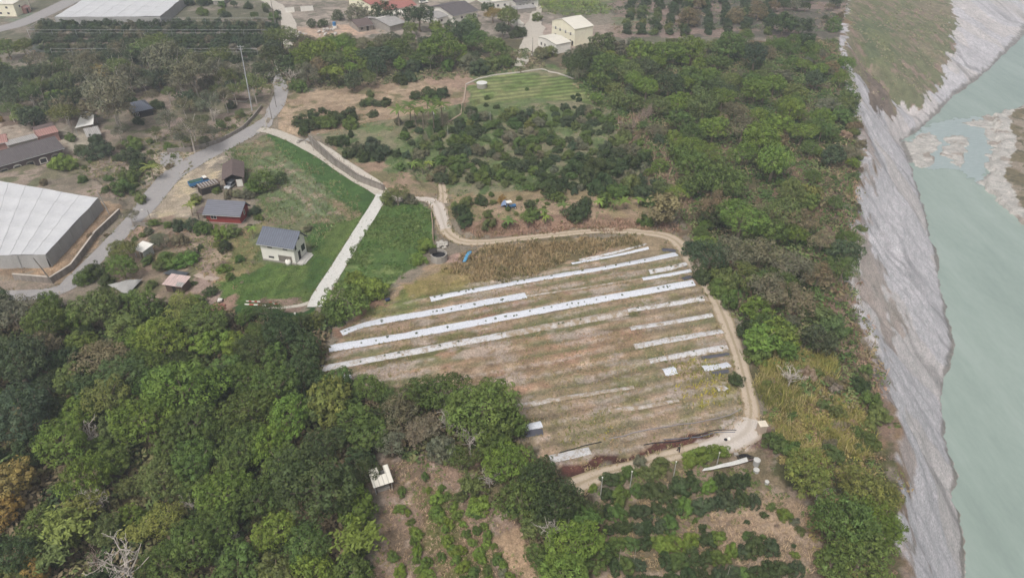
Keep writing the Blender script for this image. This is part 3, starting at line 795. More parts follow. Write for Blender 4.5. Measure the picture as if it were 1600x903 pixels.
def branch_lines(r, p, d, L, rad, depth, out, spread=.6, up=.15):
    n = 4; pts = [p]; 
    for i in range(n):
        d = d + np.array(r.normal(size=3)) * .16 + np.array([0, 0, up * .3]); d /= np.linalg.norm(d)
        pts.append(pts[-1] + d * L / n)
    out.append((pts, [rad * (1 - .55 * i / n) for i in range(n + 1)]))
    if depth <= 0: return
    for k in range(r.integers(2, 5)):
        i = int(r.integers(1, n + 1))
        e = d + r.normal(size=3) * spread; e[2] += up; e /= np.linalg.norm(e)
        branch_lines(r, pts[i], e, L * (.5 + .25 * r.random()), rad * .5, depth - 1, out, spread, up)

def bare_mesh(name, seed, mat, depth=3, stem=.5, rad=.035, spread=.7, nb=5):
    """a leafless crown of unit spread"""
    r = np.random.default_rng(seed); out = []
    for k in range(nb):
        a = 6.28 * (k + r.random() * .7) / nb
        d = np.array([math.cos(a) * .75, math.sin(a) * .75, .7 + .4 * r.random()]); d /= np.linalg.norm(d)
        branch_lines(r, np.array([0, 0, -.1]), d, .62, rad, depth, out, spread, .12)
    mb = MB()
    for pts, rr in out: mb.tube(pts, [max(x, .006) for x in rr], 4, False)
    me = bpy.data.meshes.new(name); me.from_pydata(mb.v, [], mb.f); me.update(); me.materials.append(mat)
    return me

def trunk_mesh(name, seed, mat, h=1.0, rad=.06, limbs=5, spread=.55):
    """a tapered trunk with limbs, one unit tall to the fork"""
    r = np.random.default_rng(seed); mb = MB()
    pts = [(0, 0, -.12)]
    x = y = 0
    for i in range(5):
        x += r.normal() * .02; y += r.normal() * .02
        pts.append((x, y, h * (i + 1) / 5))
    mb.tube(pts, [rad * 1.5, rad * 1.15, rad, rad * .9, rad * .8, rad * .7], 7, True)
    for k in range(limbs):
        a = 6.28 * (k + .6 * r.random()) / limbs
        s = Vector((x, y, h * (.72 + .25 * r.random())))
        e = s + Vector((math.cos(a) * spread, math.sin(a) * spread, .35 + .3 * r.random()))
        m1 = s.lerp(e, .5) + Vector((0, 0, -.06))
        mb.tube([s, m1, e], [rad * .55, rad * .4, rad * .18], 5, False)
    me = bpy.data.meshes.new(name); me.from_pydata(mb.v, [], mb.f); me.update(); me.materials.append(mat)
    return me

def plume_mesh(name, seed, nstem=26, leaf=.10, reach=1.0, droop=.75, per=46):
    """bamboo-like: arching stems feathered with narrow leaves"""
    r = np.random.default_rng(seed); Ps = []; Ns = []; Ss = []; Ts = []
    for k in range(nstem):
        a = r.random() * 6.28; out = reach * (.25 + .75 * r.random()); top = .55 + .35 * r.random()
        t = r.random(per) ** .7
        bx = .12 * math.cos(a * 3); by = .12 * math.sin(a * 3)
        x = bx + math.cos(a) * out * t ** 1.4; y = by + math.sin(a) * out * t ** 1.4
        z = -.6 + (top + .6) * np.sin(np.minimum(t, 1) * 1.9) - droop * .35 * t ** 3
        P = np.stack([x, y, z], 1) + r.normal(size=(per, 3)) * (.03 + .06 * t)[:, None]
        Nn = np.stack([np.full(per, math.cos(a)) * .4, np.full(per, math.sin(a)) * .4, np.ones(per)], 1) + r.normal(size=(per, 3)) * .45
        Nn /= np.linalg.norm(Nn, axis=1)[:, None]
        tt = (1 + .3 * (r.random() - .5)) * (1 + .3 * (r.random(per) - .5))
        Ps.append(P); Ns.append(Nn); Ss.append(leaf * (.7 + .7 * r.random(per))); Ts.append(np.stack([tt, tt, tt], 1))
    V, F, C = cards(np.concatenate(Ps), np.concatenate(Ns), np.concatenate(Ss), np.concatenate(Ts), aspect=2.0, r=r)
    return mesh_np(name, V, F, LEAF, C)

def blade_mesh(name, seed, nblade=9, L=1.0, wid=.16, lift=.7, droop=1.0):
    """big leaves arching from one point: banana or palm"""
    r = np.random.default_rng(seed); V = []; F = []; C = []
    for k in range(nblade):
        a = 6.28 * (k + .5 * r.random()) / nblade; l = L * (.75 + .4 * r.random()); up = lift * (.6 + .8 * r.random())
        n = 7; ca, sa = math.cos(a), math.sin(a)
        t0 = .85 + .3 * r.random()
        for i in range(n):
            t = i / (n - 1); rr = l * t; z = up * l * t - droop * l * t * t * .75
            w = wid * l * math.sin(math.pi * min(.97, .12 + .86 * t)) * .9
            b = len(V)
            for s_ in (-1, 0, 1):
                V.append((ca * rr - sa * w * s_, sa * rr + ca * w * s_, z + (0 if s_ else .05 * l)))
                C.append((t0, t0, t0))
            if i:
                for q in (0, 1): F.append((b - 3 + q, b - 2 + q, b + 1 + q, b + q))
    return mesh_np(name, V, F, LEAF, C)

def tufts(name, pts, h, blades, width, colfn, r, lean=.5):
    """ground cover: blades of grass or weed, one object"""
    n = len(pts); nb = blades
    P = np.repeat(pts, nb, 0); m = n * nb
    hh = np.repeat(h, nb) * (.6 + .6 * r.random(m))
    a = r.random(m) * 6.28; ln = lean * (.3 + r.random(m))
    base = P + np.stack([r.normal(size=m) * hh * .3, r.normal(size=m) * hh * .3, np.full(m, -.03)], 1)
    tip = base + np.stack([np.cos(a) * ln * hh, np.sin(a) * ln * hh, hh], 1)
    w = (hh * width)[:, None] * np.stack([-np.sin(a), np.cos(a), np.zeros(m)], 1)
    mid = base * .45 + tip * .55 + np.array([0, 0, 1]) * (hh * .08)[:, None]
    V = np.stack([base - w * .5, base + w * .5, mid + w * .5, tip, mid - w * .5], 1).reshape(-1, 3)
    i = np.arange(m)[:, None] * 5
    F = np.concatenate([i + np.array([[0, 1, 2, 4]]), i + np.array([[4, 2, 3, 3]])], 0)
    c = np.repeat(colfn, nb, 0) * (.75 + .5 * r.random(m))[:, None]
    C = np.repeat(c, 5, 0)
    F4 = (i + np.array([[0, 1, 2, 4]]))
    F3 = (i + np.array([[4, 2, 3]]))
    me = bpy.data.meshes.new(name)
    nv = len(V); me.vertices.add(nv); me.vertices.foreach_set('co', V.astype(np.float32).ravel())
    lv = np.concatenate([F4.ravel(), F3.ravel()]).astype(np.int32)
    me.loops.add(len(lv)); me.loops.foreach_set('vertex_index', lv)
    st = np.concatenate([np.arange(m) * 4, m * 4 + np.arange(m) * 3]).astype(np.int32)
    tt = np.concatenate([np.full(m, 4), np.full(m, 3)]).astype(np.int32)
    me.polygons.add(2 * m); me.polygons.foreach_set('loop_start', st); me.polygons.foreach_set('loop_total', tt)
    at = me.color_attributes.new('Col', 'FLOAT_COLOR', 'POINT')
    cc = np.ones((nv, 4), np.float32); cc[:, :3] = C; at.data.foreach_set('color', cc.ravel())
    me.update(calc_edges=True); me.materials.append(STUFFM)
    return me

# ---- one of each kind, unit size; the copies below share these meshes
CR = {
    'clumpy': [crown_mesh('crown', 10 + i, nclump=52, per=95, leaf=.075, rc=(.15, .27), lobes=.26, lowcut=-.6) for i in range(5)],
    'big': [crown_mesh('crown', 30 + i, nclump=120, per=165, leaf=.046, rc=(.10, .185), squash=.66, lobes=.24, lowcut=-.55) for i in range(4)],
    'dense': [crown_mesh('crown', 50 + i, nclump=75, per=110, leaf=.060, rc=(.12, .21), squash=.85, lobes=.16, tintvar=.16, lowcut=-.8) for i in range(3)],
    'loose': [crown_mesh('crown', 70 + i, nclump=46, per=85, leaf=.055, rc=(.15, .30), lobes=.34, lowcut=-.45, tintvar=.16, sp_=.9) for i in range(4)],
    'shrub': [crown_mesh('crown', 90 + i, nclump=34, per=125, leaf=.075, rc=(.17, .34), squash=.8, lobes=.34, lowcut=-.6, sp_=.85, fuzz=.28) for i in range(5)],
    'plume': [plume_mesh('crown', 110 + i) for i in range(3)],
    'bare': [bare_mesh('bare_branches', 130 + i, PALEBARK, depth=3) for i in range(3)],
    'drybare': [bare_mesh('bare_branches', 140 + i, DRYTWIG, depth=3, rad=.026, nb=8) for i in range(2)],
    'banana': [blade_mesh('crown', 150 + i, 9, 1.0, .17, .75, .95) for i in range(2)],
    'palm': [blade_mesh('crown', 160 + i, 22, 1.0, .055, .75, 1.0) for i in range(2)],
}
TRK = [trunk_mesh('trunk', 200 + i, BARK) for i in range(3)]
TRKP = [trunk_mesh('trunk', 210 + i, PALEBARK, rad=.04, limbs=6) for i in range(2)]
STEM = [trunk_mesh('stem', 220 + i, BARK, rad=.05, limbs=0) for i in range(2)]

COLS = {  # leaf colours
    'dk': ((62, 74, 43), 'dark green'), 'md': ((81, 97, 48), 'mid green'), 'br': ((95, 112, 48), 'bright green'), 'ol': ((90, 100, 56), 'olive green'),
    'yl': ((110, 114, 58), 'yellow-green'), 'bl': ((66, 77, 53), 'bluish dark green'), 'gy': ((100, 99, 78), 'grey-green'), 'gd': ((132, 112, 62), 'golden'),
    'bn': ((108, 98, 74), 'brownish'), 'pk': ((130, 112, 96), 'pinkish brown'), 'st': ((112, 106, 76), 'straw coloured'), 'lm': ((101, 117, 52), 'light green'),
}
GAIN = 1.43
KIND = {  # name, category, phrase
    'clumpy': ('broadleaf_tree', 'tree', 'clumpy-crowned tree'), 'big': ('broadleaf_tree', 'tree', 'broad many-clumped tree'), 'dense': ('broadleaf_tree', 'tree', 'dense round-crowned tree'),
    'loose': ('sparse_tree', 'sparse tree', 'loose thin-leaved tree'), 'shrub': ('orchard_bush', 'bush', 'rounded bush'), 'plume': ('bamboo_clump', 'bamboo', 'feathery bamboo clump'),
    'bare': ('dead_tree', 'dead tree', 'leafless tree with bare branches'), 'drybare': ('dead_shrub', 'dead shrub', 'leafless twiggy shrub'), 'banana': ('banana_plant', 'banana plant', 'broad-bladed banana plant'),
    'palm': ('palm_tree', 'palm', 'spiky palm'),
}
PLACED = []                                       # (x, y, r) of everything rooted, so that the fill keeps its distance
_cnt = {}
LANDM = [((441, 395), 'the white two-storey house'), ((350, 330), 'the red-walled house'), ((362, 278), 'the brown-roofed shed'), ((311, 288), 'the blue truck'), ((100, 350), 'the big net greenhouse'),
         ((598, 757), 'the small tin-roofed hut'), ((880, 50), 'the cream gabled building'), ((753, 132), 'the round concrete tank'), ((1190, 664), 'the square water box'), ((276, 444), 'the pinkish tin-roofed shed'),
         ((730, 402), 'the blue tarpaulin'), ((797, 320), 'the little blue tractor'), ((395, 130), 'the tall power pole'), ((560, 268), 'the long retaining wall'), ((230, 165), 'the blue-grey roofed hut'),
         ((50, 245), 'the long dark-roofed house'), ((135, 190), 'the white canopy'), ((610, 20), 'the red-tiled house'), ((725, 22), 'the dark-roofed village house'), ((1135, 730), 'the long white sheet'), ((220, 400), 'the small white shelter'), ((572, 44), 'the purple-grey roofed hut')]
USED = {}
GROUPN = {}
def veg_label(kind, colk, r, px, py, group):
    size = 'tiny' if r < 1.1 else 'small' if r < 2.1 else 'medium' if r < 3.6 else 'large' if r < 5.4 else 'huge'
    base = f"{size} {COLS[colk][1] if kind not in ('bare', 'drybare') else 'pale'} {KIND[kind][2]}"
    best = min(LANDM, key=lambda l: math.hypot(l[0][0] - px, (l[0][1] - py) * 1.3))
    dx, dy = px - best[0][0], py - best[0][1]; d = math.hypot(dx, dy * 1.3)
    cands = []
    if d < 75:
        rel = ('right of' if dx > 0 else 'left of') if abs(dx) > abs(dy) * 1.2 else ('in front of' if dy > 0 else 'behind')
        cands.append(f"{base} just {rel} {best[1]}" if d < 42 else f"{base} a little {rel} {best[1]}")
    W_ = ['at the very left edge', 'a twentieth across', 'a tenth across', 'a seventh across', 'a fifth across', 'a quarter across', 'three tenths across', 'over a third across', 'two fifths across', 'just left of centre', 'halfway across', 'just right of centre', 'three fifths across', 'near two thirds across', 'seven tenths across', 'three quarters across', 'four fifths across', 'six sevenths across', 'nine tenths across', 'near the right edge', 'at the very right edge']
    D_ = ['at the very top', 'just below the top', 'a tenth down', 'a seventh down', 'a fifth down', 'a quarter down', 'three tenths down', 'over a third down', 'two fifths down', 'just above mid height', 'at mid height', 'just below mid height', 'three fifths down', 'near two thirds down', 'seven tenths down', 'three quarters down', 'four fifths down', 'six sevenths down', 'nine tenths down', 'just above the bottom', 'at the very bottom']
    place = W_[int(max(0, min(20, round(px / 80))))] + ', ' + D_[int(max(0, min(20, round(py / 45.15))))]
    cands.append(f"{base} {place}")
    near = sorted(RECENT, key=lambda q: math.hypot(q[0] - px, q[1] - py))[:9]
    for q in near:
        ddx, ddy = px - q[0], py - q[1]
        rel = ('right of' if ddx > 0 else 'left of') if abs(ddx) > abs(ddy) else ('below' if ddy > 0 else 'above')
        cands.append(f"{base} {place}, {rel} {q[2]}")
    RECENT.append((px, py, ('an ' if COLS[colk][1][0] in 'aeiou' else 'a ') + COLS[colk][1] + ' one'))
    for c in cands:
        if len(c.split()) <= 16 and c not in USED: USED[c] = 1; return c
    for c in cands[1:]:
        for pre in ('upper', 'lower', 'leftmost', 'rightmost'):
            d_ = pre + ' ' + c
            if len(d_.split()) <= 16 and d_ not in USED: USED[d_] = 1; return d_
    USED[cands[0]] = 1
    return cands[0]
RECENT = []
BUSH = {'the upper orchard': ('orchard_tree', 'orchard tree'), 'the lower right orchard': ('fruit_bush', 'fruit bush'), 'the lower garden plot': ('garden_plant', 'garden plant'), 'the netted orchard': ('netted_fruit_tree', 'netted fruit tree'),
        'the far orchard rows': ('netted_fruit_tree', 'netted fruit tree'), 'the farmyard plants': ('yard_bush', 'yard bush'), 'the trees by the farmhouses': ('yard_bush', 'yard bush')}

def plant(px, py, r, kind, colk, group, P=None, hfac=None, jit=.1):
    """one plant whose crown centre shows at photo pixel (px, py); r = crown radius in metres"""
    i = _cnt.get(kind, 0); _cnt[kind] = i + 1
    low = kind in ('shrub', 'drybare', 'plume')
    if hfac is None and kind == 'loose' and group != 'the trees by the farmhouses': hfac = 1.0
    if hfac is None: hfac = {'shrub': .52, 'drybare': .2, 'plume': .75, 'bare': 1.0, 'banana': 1.5, 'palm': 1.3, 'loose': 1.5, 'dense': .62}.get(kind, 1.0)
    hc = r * hfac
    p = G(px, py, hc) if P is None else Vector((P[0], P[1], P[2]))
    q = proj(p.x, p.y, p.z + hc)
    name, cat, _ = KIND[kind]
    if name == 'broadleaf_tree' and group in ('the roadside trees', 'the trees by the farmhouses', 'the farmyard plants', 'the netted orchard'): name, cat = 'roadside_tree', 'roadside tree'
    if kind == 'shrub': name, cat = BUSH.get(group, ('wild_shrub', 'shrub'))
    c = np.array(S(*COLS[colk][0])) * GAIN * (1 + np.array([.05, 0, -.05]) * rng.normal()) * (1 + .025 * rng.normal(size=3)) * (1 + .09 * rng.normal())
    c = np.clip(c, .012, .6)
    rz = rng.random() * 6.28
    lab = veg_label(kind, colk, r, q[0], q[1], group)
    root = empty(name, p, rz, lab, cat, group)
    cm = CR[kind][i % len(CR[kind])]
    o = link('crown' if kind not in ('bare', 'drybare') else 'branches', cm, root, (0, 0, hc))
    sx = r * (1 + .12 * rng.normal()); sy = r * (1 + .09 * rng.normal())
    o.scale = (sx, sy, r * (1 + .10 * rng.normal()))
    o.color = (*c, 1)
    if kind in ('banana', 'palm'):
        t = link('stem', STEM[i % 2], root); t.scale = (hc * .7 if kind == 'palm' else r * 1.1, hc * .7 if kind == 'palm' else r * 1.1, hc)
    elif not low:
        tm = TRKP if kind == 'bare' or (kind == 'loose' and group == 'the trees by the farmhouses') else TRK
        t = link('trunk', tm[i % len(tm)], root)
        t.scale = (r * 1.0, r * 1.0, hc * .98 if kind in ('bare',) else hc * .92)
    elif kind == 'shrub':
        t = link('stem', STEM[i % 2], root); t.scale = (r, r, hc)
    PLACED.append((p.x, p.y, r))
    return root

def q_free(x, y, rad, gap):
    if not PLACED: return True
    if len(_PA[0]) != len(PLACED): _PA[0] = np.array(PLACED)
    A = _PA[0]
    return not np.any((A[:, 0] - x) ** 2 + (A[:, 1] - y) ** 2 < (gap * (rad + A[:, 2])) ** 2)
_PA = [np.zeros((0, 3))]
def fill(px_poly, n, rr, kinds, cols_, group, gap=.62, dz=3.0, avoid=None, seed=0, rows=None):
    """scatter up to n plants in a region by dart throwing"""
    r = np.random.default_rng(500 + seed)
    poly = np.array([tuple(v[:2]) for v in Garr([p[0] for p in px_poly], [p[1] for p in px_poly], dz)])
    lo, hi = poly.min(0), poly.max(0); k = 0
    ks, kw = zip(*kinds.items()); kw = np.array(kw, float); kw /= kw.sum()
    cs, cw = zip(*cols_.items()); cw = np.array(cw, float); cw /= cw.sum()
    pts = r.uniform(lo, hi, size=(n * 60, 2)); pts = pts[inpoly(pts[:, 0], pts[:, 1], poly)]
    zz = hgt(pts[:, 0], pts[:, 1]) if len(pts) else []
    for (x, y), z in zip(pts, zz):
        if k >= n: break
        rad = r.uniform(*rr)
        if not q_free(x, y, rad, gap): continue
        kind = ks[int(r.choice(len(ks), p=kw))]; ck = cs[int(r.choice(len(cs), p=cw))]
        q = proj(x, y, z + rad)
        if not (-60 < q[0] < 1660 and -50 < q[1] < 990): continue
        plant(0, 0, rad, kind, ck, group, P=(x, y, z)); k += 1
    return k

WL, WR, WT, WV = 'the lower left wood', 'the cliff-top wood', 'the roadside trees', 'the village trees'
OU, OL, GA, NW = 'the upper orchard', 'the lower right orchard', 'the lower garden plot', 'the trees by the farmhouses'
def pxr(px, py, rp):                              # crown radius in metres from a radius in photo pixels
    x, y = flat(px, py, 3); return rp * proj(x, y, 3)[2] / FOC
HF = {'shrub': .52, 'drybare': .2, 'plume': .75, 'bare': 1.0, 'banana': 1.5, 'palm': 1.3, 'loose': 1.5, 'dense': .62}
def many(lst, group, kind0='clumpy'):
    kd = [e[4] if len(e) > 4 else kind0 for e in lst]
    px = np.array([e[0] for e in lst], float); py = np.array([e[1] for e in lst], float)
    rr = np.array([pxr(e[0], e[1], e[2]) for e in lst])
    P = Garr(px, py, rr * np.array([(1.0 if k == 'loose' and group != 'the trees by the farmhouses' else HF.get(k, 1.0)) for k in kd]))
    for e, k, r, p in zip(lst, kd, rr, P): plant(e[0], e[1], r, k, e[3], group, P=p)

# lower left wood
many([(22, 560, 52, 'bl', 'big'), (30, 645, 55, 'bl', 'big'), (75, 605, 30, 'bl', 'dense'), (14, 752, 40, 'gd'), (5, 800, 30, 'gd'), (285, 605, 58, 'br', 'big'), (222, 655, 52, 'br', 'big'), (300, 660, 45, 'md', 'big'),
      (95, 690, 48, 'br', 'big'), (135, 742, 46, 'br', 'big'), (180, 720, 28, 'md'), (90, 764, 12, 'lm', 'dense'), (150, 785, 30, 'gy', 'bare'), (297, 788, 20, 'gy', 'bare'), (368, 842, 18, 'gy', 'bare'), (195, 885, 60, 'pk', 'bare'), (150, 895, 36, 'pk', 'drybare'),
      (110, 835, 45, 'yl', 'plume'), (135, 800, 34, 'yl', 'plume'), (85, 870, 40, 'ol', 'plume'), (255, 808, 36, 'yl', 'loose'), (220, 836, 30, 'yl', 'plume'), (205, 806, 24, 'br', 'dense'),
      (490, 755, 72, 'dk', 'big'), (440, 720, 36, 'md'), (555, 790, 36, 'br'), (560, 850, 44, 'br', 'plume'), (480, 850, 40, 'md', 'big'), (430, 830, 40, 'br', 'big'), (420, 690, 40, 'br', 'big'), (350, 770, 46, 'br', 'big'), (340, 820, 42, 'md', 'big'), (300, 850, 48, 'md', 'big'),
      (370, 890, 40, 'md'), (250, 880, 40, 'md', 'big'), (430, 890, 34, 'ol'), (490, 890, 34, 'br'), (550, 895, 36, 'md'), (380, 700, 40, 'md', 'big'), (400, 780, 40, 'md', 'big'), (360, 735, 36, 'md', 'big'), (250, 745, 40, 'ol', 'big'), (300, 720, 44, 'md', 'big'), (310, 765, 30, 'md'),
      (225, 480, 36, 'md', 'dense'), (150, 480, 40, 'ol', 'big'), (70, 500, 40, 'md', 'big'), (115, 500, 26, 'br'), (20, 490, 34, 'gy', 'loose'), (60, 540, 30, 'bn', 'loose'), (285, 480, 30, 'yl', 'loose'), (190, 510, 34, 'ol'), (250, 525, 40, 'br', 'big'), (320, 500, 40, 'md', 'big'),
      (330, 535, 30, 'br'), (395, 545, 34, 'dk', 'big'), (440, 520, 38, 'dk', 'big'), (475, 540, 34, 'dk'), (470, 580, 40, 'dk', 'big'), (430, 600, 44, 'md', 'big'), (380, 590, 38, 'md', 'big'), (365, 540, 24, 'lm'), (430, 560, 30, 'md'), (340, 600, 34, 'dk'), (390, 640, 44, 'md', 'big'), (450, 650, 44, 'br', 'big'),
      (190, 585, 40, 'ol', 'big'), (230, 570, 34, 'md', 'big'), (150, 560, 38, 'bn', 'loose'), (165, 620, 40, 'yl', 'loose'), (110, 590, 30, 'ol'), (125, 640, 30, 'br'), (140, 680, 26, 'gy', 'bare'), (180, 670, 30, 'ol'), (260, 700, 34, 'md'), (45, 700, 30, 'dk'), (20, 870, 46, 'dk', 'big'), (60, 820, 34, 'md'), (25, 900, 34, 'ol'), (55, 895, 30, 'gd'),
      (515, 625, 40, 'yl', 'clumpy'), (575, 605, 30, 'md', 'big'), (550, 650, 36, 'md'), (490, 640, 30, 'ol'), (510, 690, 34, 'dk', 'big'), (625, 650, 34, 'gy', 'loose'), (610, 690, 30, 'gy', 'loose'), (650, 690, 34, 'bn', 'drybare'), (640, 620, 26, 'gy', 'loose'), (660, 670, 30, 'bn', 'loose'), (575, 680, 34, 'md'),
      (685, 612, 42, 'md', 'big'), (668, 620, 28, 'dk', 'dense'), (755, 640, 56, 'md', 'big'), (720, 640, 36, 'md', 'big'), (700, 660, 28, 'gy', 'bare'), (765, 610, 26, 'md', 'dense'), (735, 690, 32, 'gy', 'bare'), (720, 715, 30, 'md', 'loose'), (770, 690, 40, 'md', 'big'), (800, 660, 26, 'md'),
      (790, 720, 44, 'br', 'big'), (840, 745, 44, 'dk', 'big'), (815, 780, 44, 'md', 'big'), (870, 785, 46, 'dk', 'big'), (765, 748, 26, 'gy', 'bare'), (740, 765, 26, 'ol', 'plume'), (895, 850, 52, 'br', 'big'), (880, 895, 46, 'br', 'big'), (930, 870, 28, 'md'), (860, 830, 34, 'gy', 'bare'), (840, 820, 28, 'ol'), (850, 875, 26, 'md'), (915, 820, 30, 'md', 'plume'), (920, 800, 26, 'dk'), (570, 735, 26, 'dk', 'loose'), (560, 720, 30, 'dk', 'dense'), (785, 775, 24, 'bn', 'loose'), (750, 790, 20, 'br', 'shrub')], WL)
many([(540, 470, 42, 'md', 'dense'), (575, 452, 26, 'br', 'shrub'), (520, 490, 24, 'md', 'shrub'), (555, 435, 18, 'lm', 'shrub'), (665, 385, 16, 'lm', 'shrub'), (655, 405, 14, 'lm', 'shrub'), (620, 303, 20, 'ol', 'loose'), (604, 312, 14, 'ol', 'shrub'), (640, 312, 12, 'gy', 'shrub')], 'the plants by the green plot')
fill([(-80, 455), (330, 475), (500, 490), (505, 595), (650, 620), (800, 650), (850, 720), (930, 800), (945, 960), (835, 960), (835, 865), (790, 790), (720, 715), (600, 700), (555, 760), (590, 960), (-80, 960)], 70, (2.0, 4.2), {'clumpy': 5, 'big': 2, 'loose': 2, 'dense': 1}, {'md': 5, 'dk': 3, 'ol': 2, 'br': 2, 'gy': 1}, WL, gap=.55, dz=3, seed=1)
# cliff-top wood
many([(1083, 258, 33, 'md', 'big'), (1130, 282, 38, 'md', 'big'), (1060, 240, 20, 'md'), (1160, 340, 44, 'br', 'big'), (1210, 250, 36, 'lm', 'big'), (1190, 215, 34, 'br', 'big'), (1115, 340, 28, 'dk', 'dense'), (1085, 390, 22, 'bl', 'shrub'), (1110, 400, 30, 'bl', 'loose'), (1150, 395, 34, 'gy', 'loose'), (1190, 395, 34, 'gy', 'loose'), (1225, 330, 34, 'ol', 'loose'), (1240, 300, 30, 'ol', 'big'), (1265, 305, 22, 'yl'), (1250, 345, 28, 'bn', 'loose'),
      (1190, 528, 34, 'br', 'clumpy'), (1168, 520, 18, 'dk', 'shrub'), (1230, 545, 22, 'br', 'clumpy'), (1185, 555, 22, 'md', 'shrub'), (1100, 430, 18, 'dk', 'shrub'), (1122, 450, 18, 'md', 'shrub'), (1135, 440, 26, 'ol', 'shrub'), (1140, 470, 22, 'md', 'shrub'), (1200, 450, 34, 'gy', 'loose'), (1165, 430, 26, 'ol', 'loose'), (1235, 420, 34, 'gy', 'loose'), (1240, 470, 30, 'bn', 'loose'), (1280, 430, 26, 'bn', 'loose'), (1275, 490, 26, 'ol', 'shrub'), (1300, 510, 22, 'ol', 'shrub'), (1305, 395, 18, 'md', 'shrub'), (1320, 370, 16, 'md', 'shrub'), (1285, 375, 22, 'bn', 'loose'),
      (1262, 738, 48, 'yl', 'big'), (1355, 765, 42, 'yl', 'big'), (1320, 815, 60, 'md', 'big'), (1350, 860, 56, 'md', 'big'), (1370, 815, 44, 'br', 'big'), (1300, 880, 30, 'md'), (1395, 775, 16, 'ol', 'dense'), (1390, 830, 26, 'md'), (1280, 770, 24, 'gy', 'bare'), (1345, 605, 16, 'dk', 'shrub'), (1360, 625, 20, 'md', 'shrub'), (1375, 650, 20, 'ol', 'shrub'), (1360, 690, 16, 'md', 'shrub'), (1235, 590, 26, 'gy', 'bare'), (1210, 690, 22, 'md', 'shrub'), (1350, 595, 12, 'bn', 'shrub'), (1235, 700, 20, 'md', 'shrub'),
      (1075, 30, 20, 'bn', 'dense'), (1150, 25, 18, 'bn', 'dense'), (1185, 20, 18, 'bn', 'dense'), (1303, 40, 15, 'md', 'dense'), (1250, 40, 16, 'bl'), (1225, 35, 20, 'dk'), (1260, 60, 15, 'dk'), (1000, 80, 24, 'br'), (1040, 80, 24, 'br', 'big'), (1080, 75, 26, 'br', 'big'), (1140, 70, 28, 'md', 'big'), (1180, 85, 26, 'bl', 'big'), (965, 155, 20, 'ol', 'dense'), (990, 160, 18, 'ol'), (960, 140, 16, 'ol'), (1010, 135, 24, 'br', 'big'), (1045, 130, 26, 'dk', 'big'), (1080, 120, 24, 'md'), (1060, 160, 22, 'br', 'big'), (1100, 165, 30, 'ol', 'big'), (1130, 150, 26, 'br', 'big'), (1180, 140, 26, 'br', 'big'), (1210, 130, 22, 'br', 'big'), (1235, 170, 28, 'br', 'big'), (1255, 205, 26, 'br', 'big'), (1245, 145, 20, 'yl'), (1160, 200, 30, 'gy', 'loose'), (1115, 200, 26, 'br', 'big'), (1080, 210, 24, 'md', 'big'), (940, 70, 22, 'ol'), (915, 85, 24, 'dk', 'big'), (900, 100, 24, 'dk', 'big'), (945, 100, 26, 'md', 'big'), (985, 110, 24, 'ol', 'big'), (1010, 105, 22, 'bl', 'big'), (935, 125, 18, 'md'), (905, 112, 16, 'gy', 'loose'), (1000, 190, 20, 'pk', 'drybare'), (1012, 182, 20, 'pk', 'drybare'), (990, 200, 18, 'pk', 'drybare'), (1025, 205, 16, 'bn', 'loose'), (1045, 330, 32, 'st', 'plume'), (1028, 340, 24, 'st', 'plume'), (1010, 345, 14, 'md', 'shrub'), (1300, 215, 16, 'md', 'dense'), (1330, 240, 16, 'gy', 'loose'), (1315, 180, 16, 'md')], WR)
fill([(890, 105), (960, 70), (1310, 55), (1338, 150), (1335, 300), (1325, 420), (1290, 540), (1230, 560), (1160, 510), (1075, 380), (1060, 330), (960, 190)], 160, (1.5, 4.4), {'clumpy': 4, 'big': 2, 'loose': 5, 'dense': 1}, {'md': 5, 'br': 4, 'ol': 2, 'gy': 1.3, 'bl': 1.5, 'bn': .3}, WR, gap=.42, dz=3, seed=2)
fill([(1180, 500), (1290, 540), (1380, 650), (1390, 900), (1330, 900), (1260, 690), (1200, 620)], 26, (.8, 1.8), {'shrub': 3, 'drybare': 1}, {'ol': 3, 'bn': 3, 'md': 1, 'pk': 1}, WR, gap=.7, dz=1, seed=3)
fill([(1300, 120), (1345, 200), (1345, 420), (1335, 500), (1395, 660), (1420, 900), (1395, 900), (1370, 690), (1320, 540), (1300, 430), (1295, 250)], 45, (.7, 1.9), {'shrub': 3, 'drybare': 2}, {'bn': 3, 'ol': 2, 'pk': 2, 'md': 1.5}, WR, gap=.6, dz=1, seed=4)
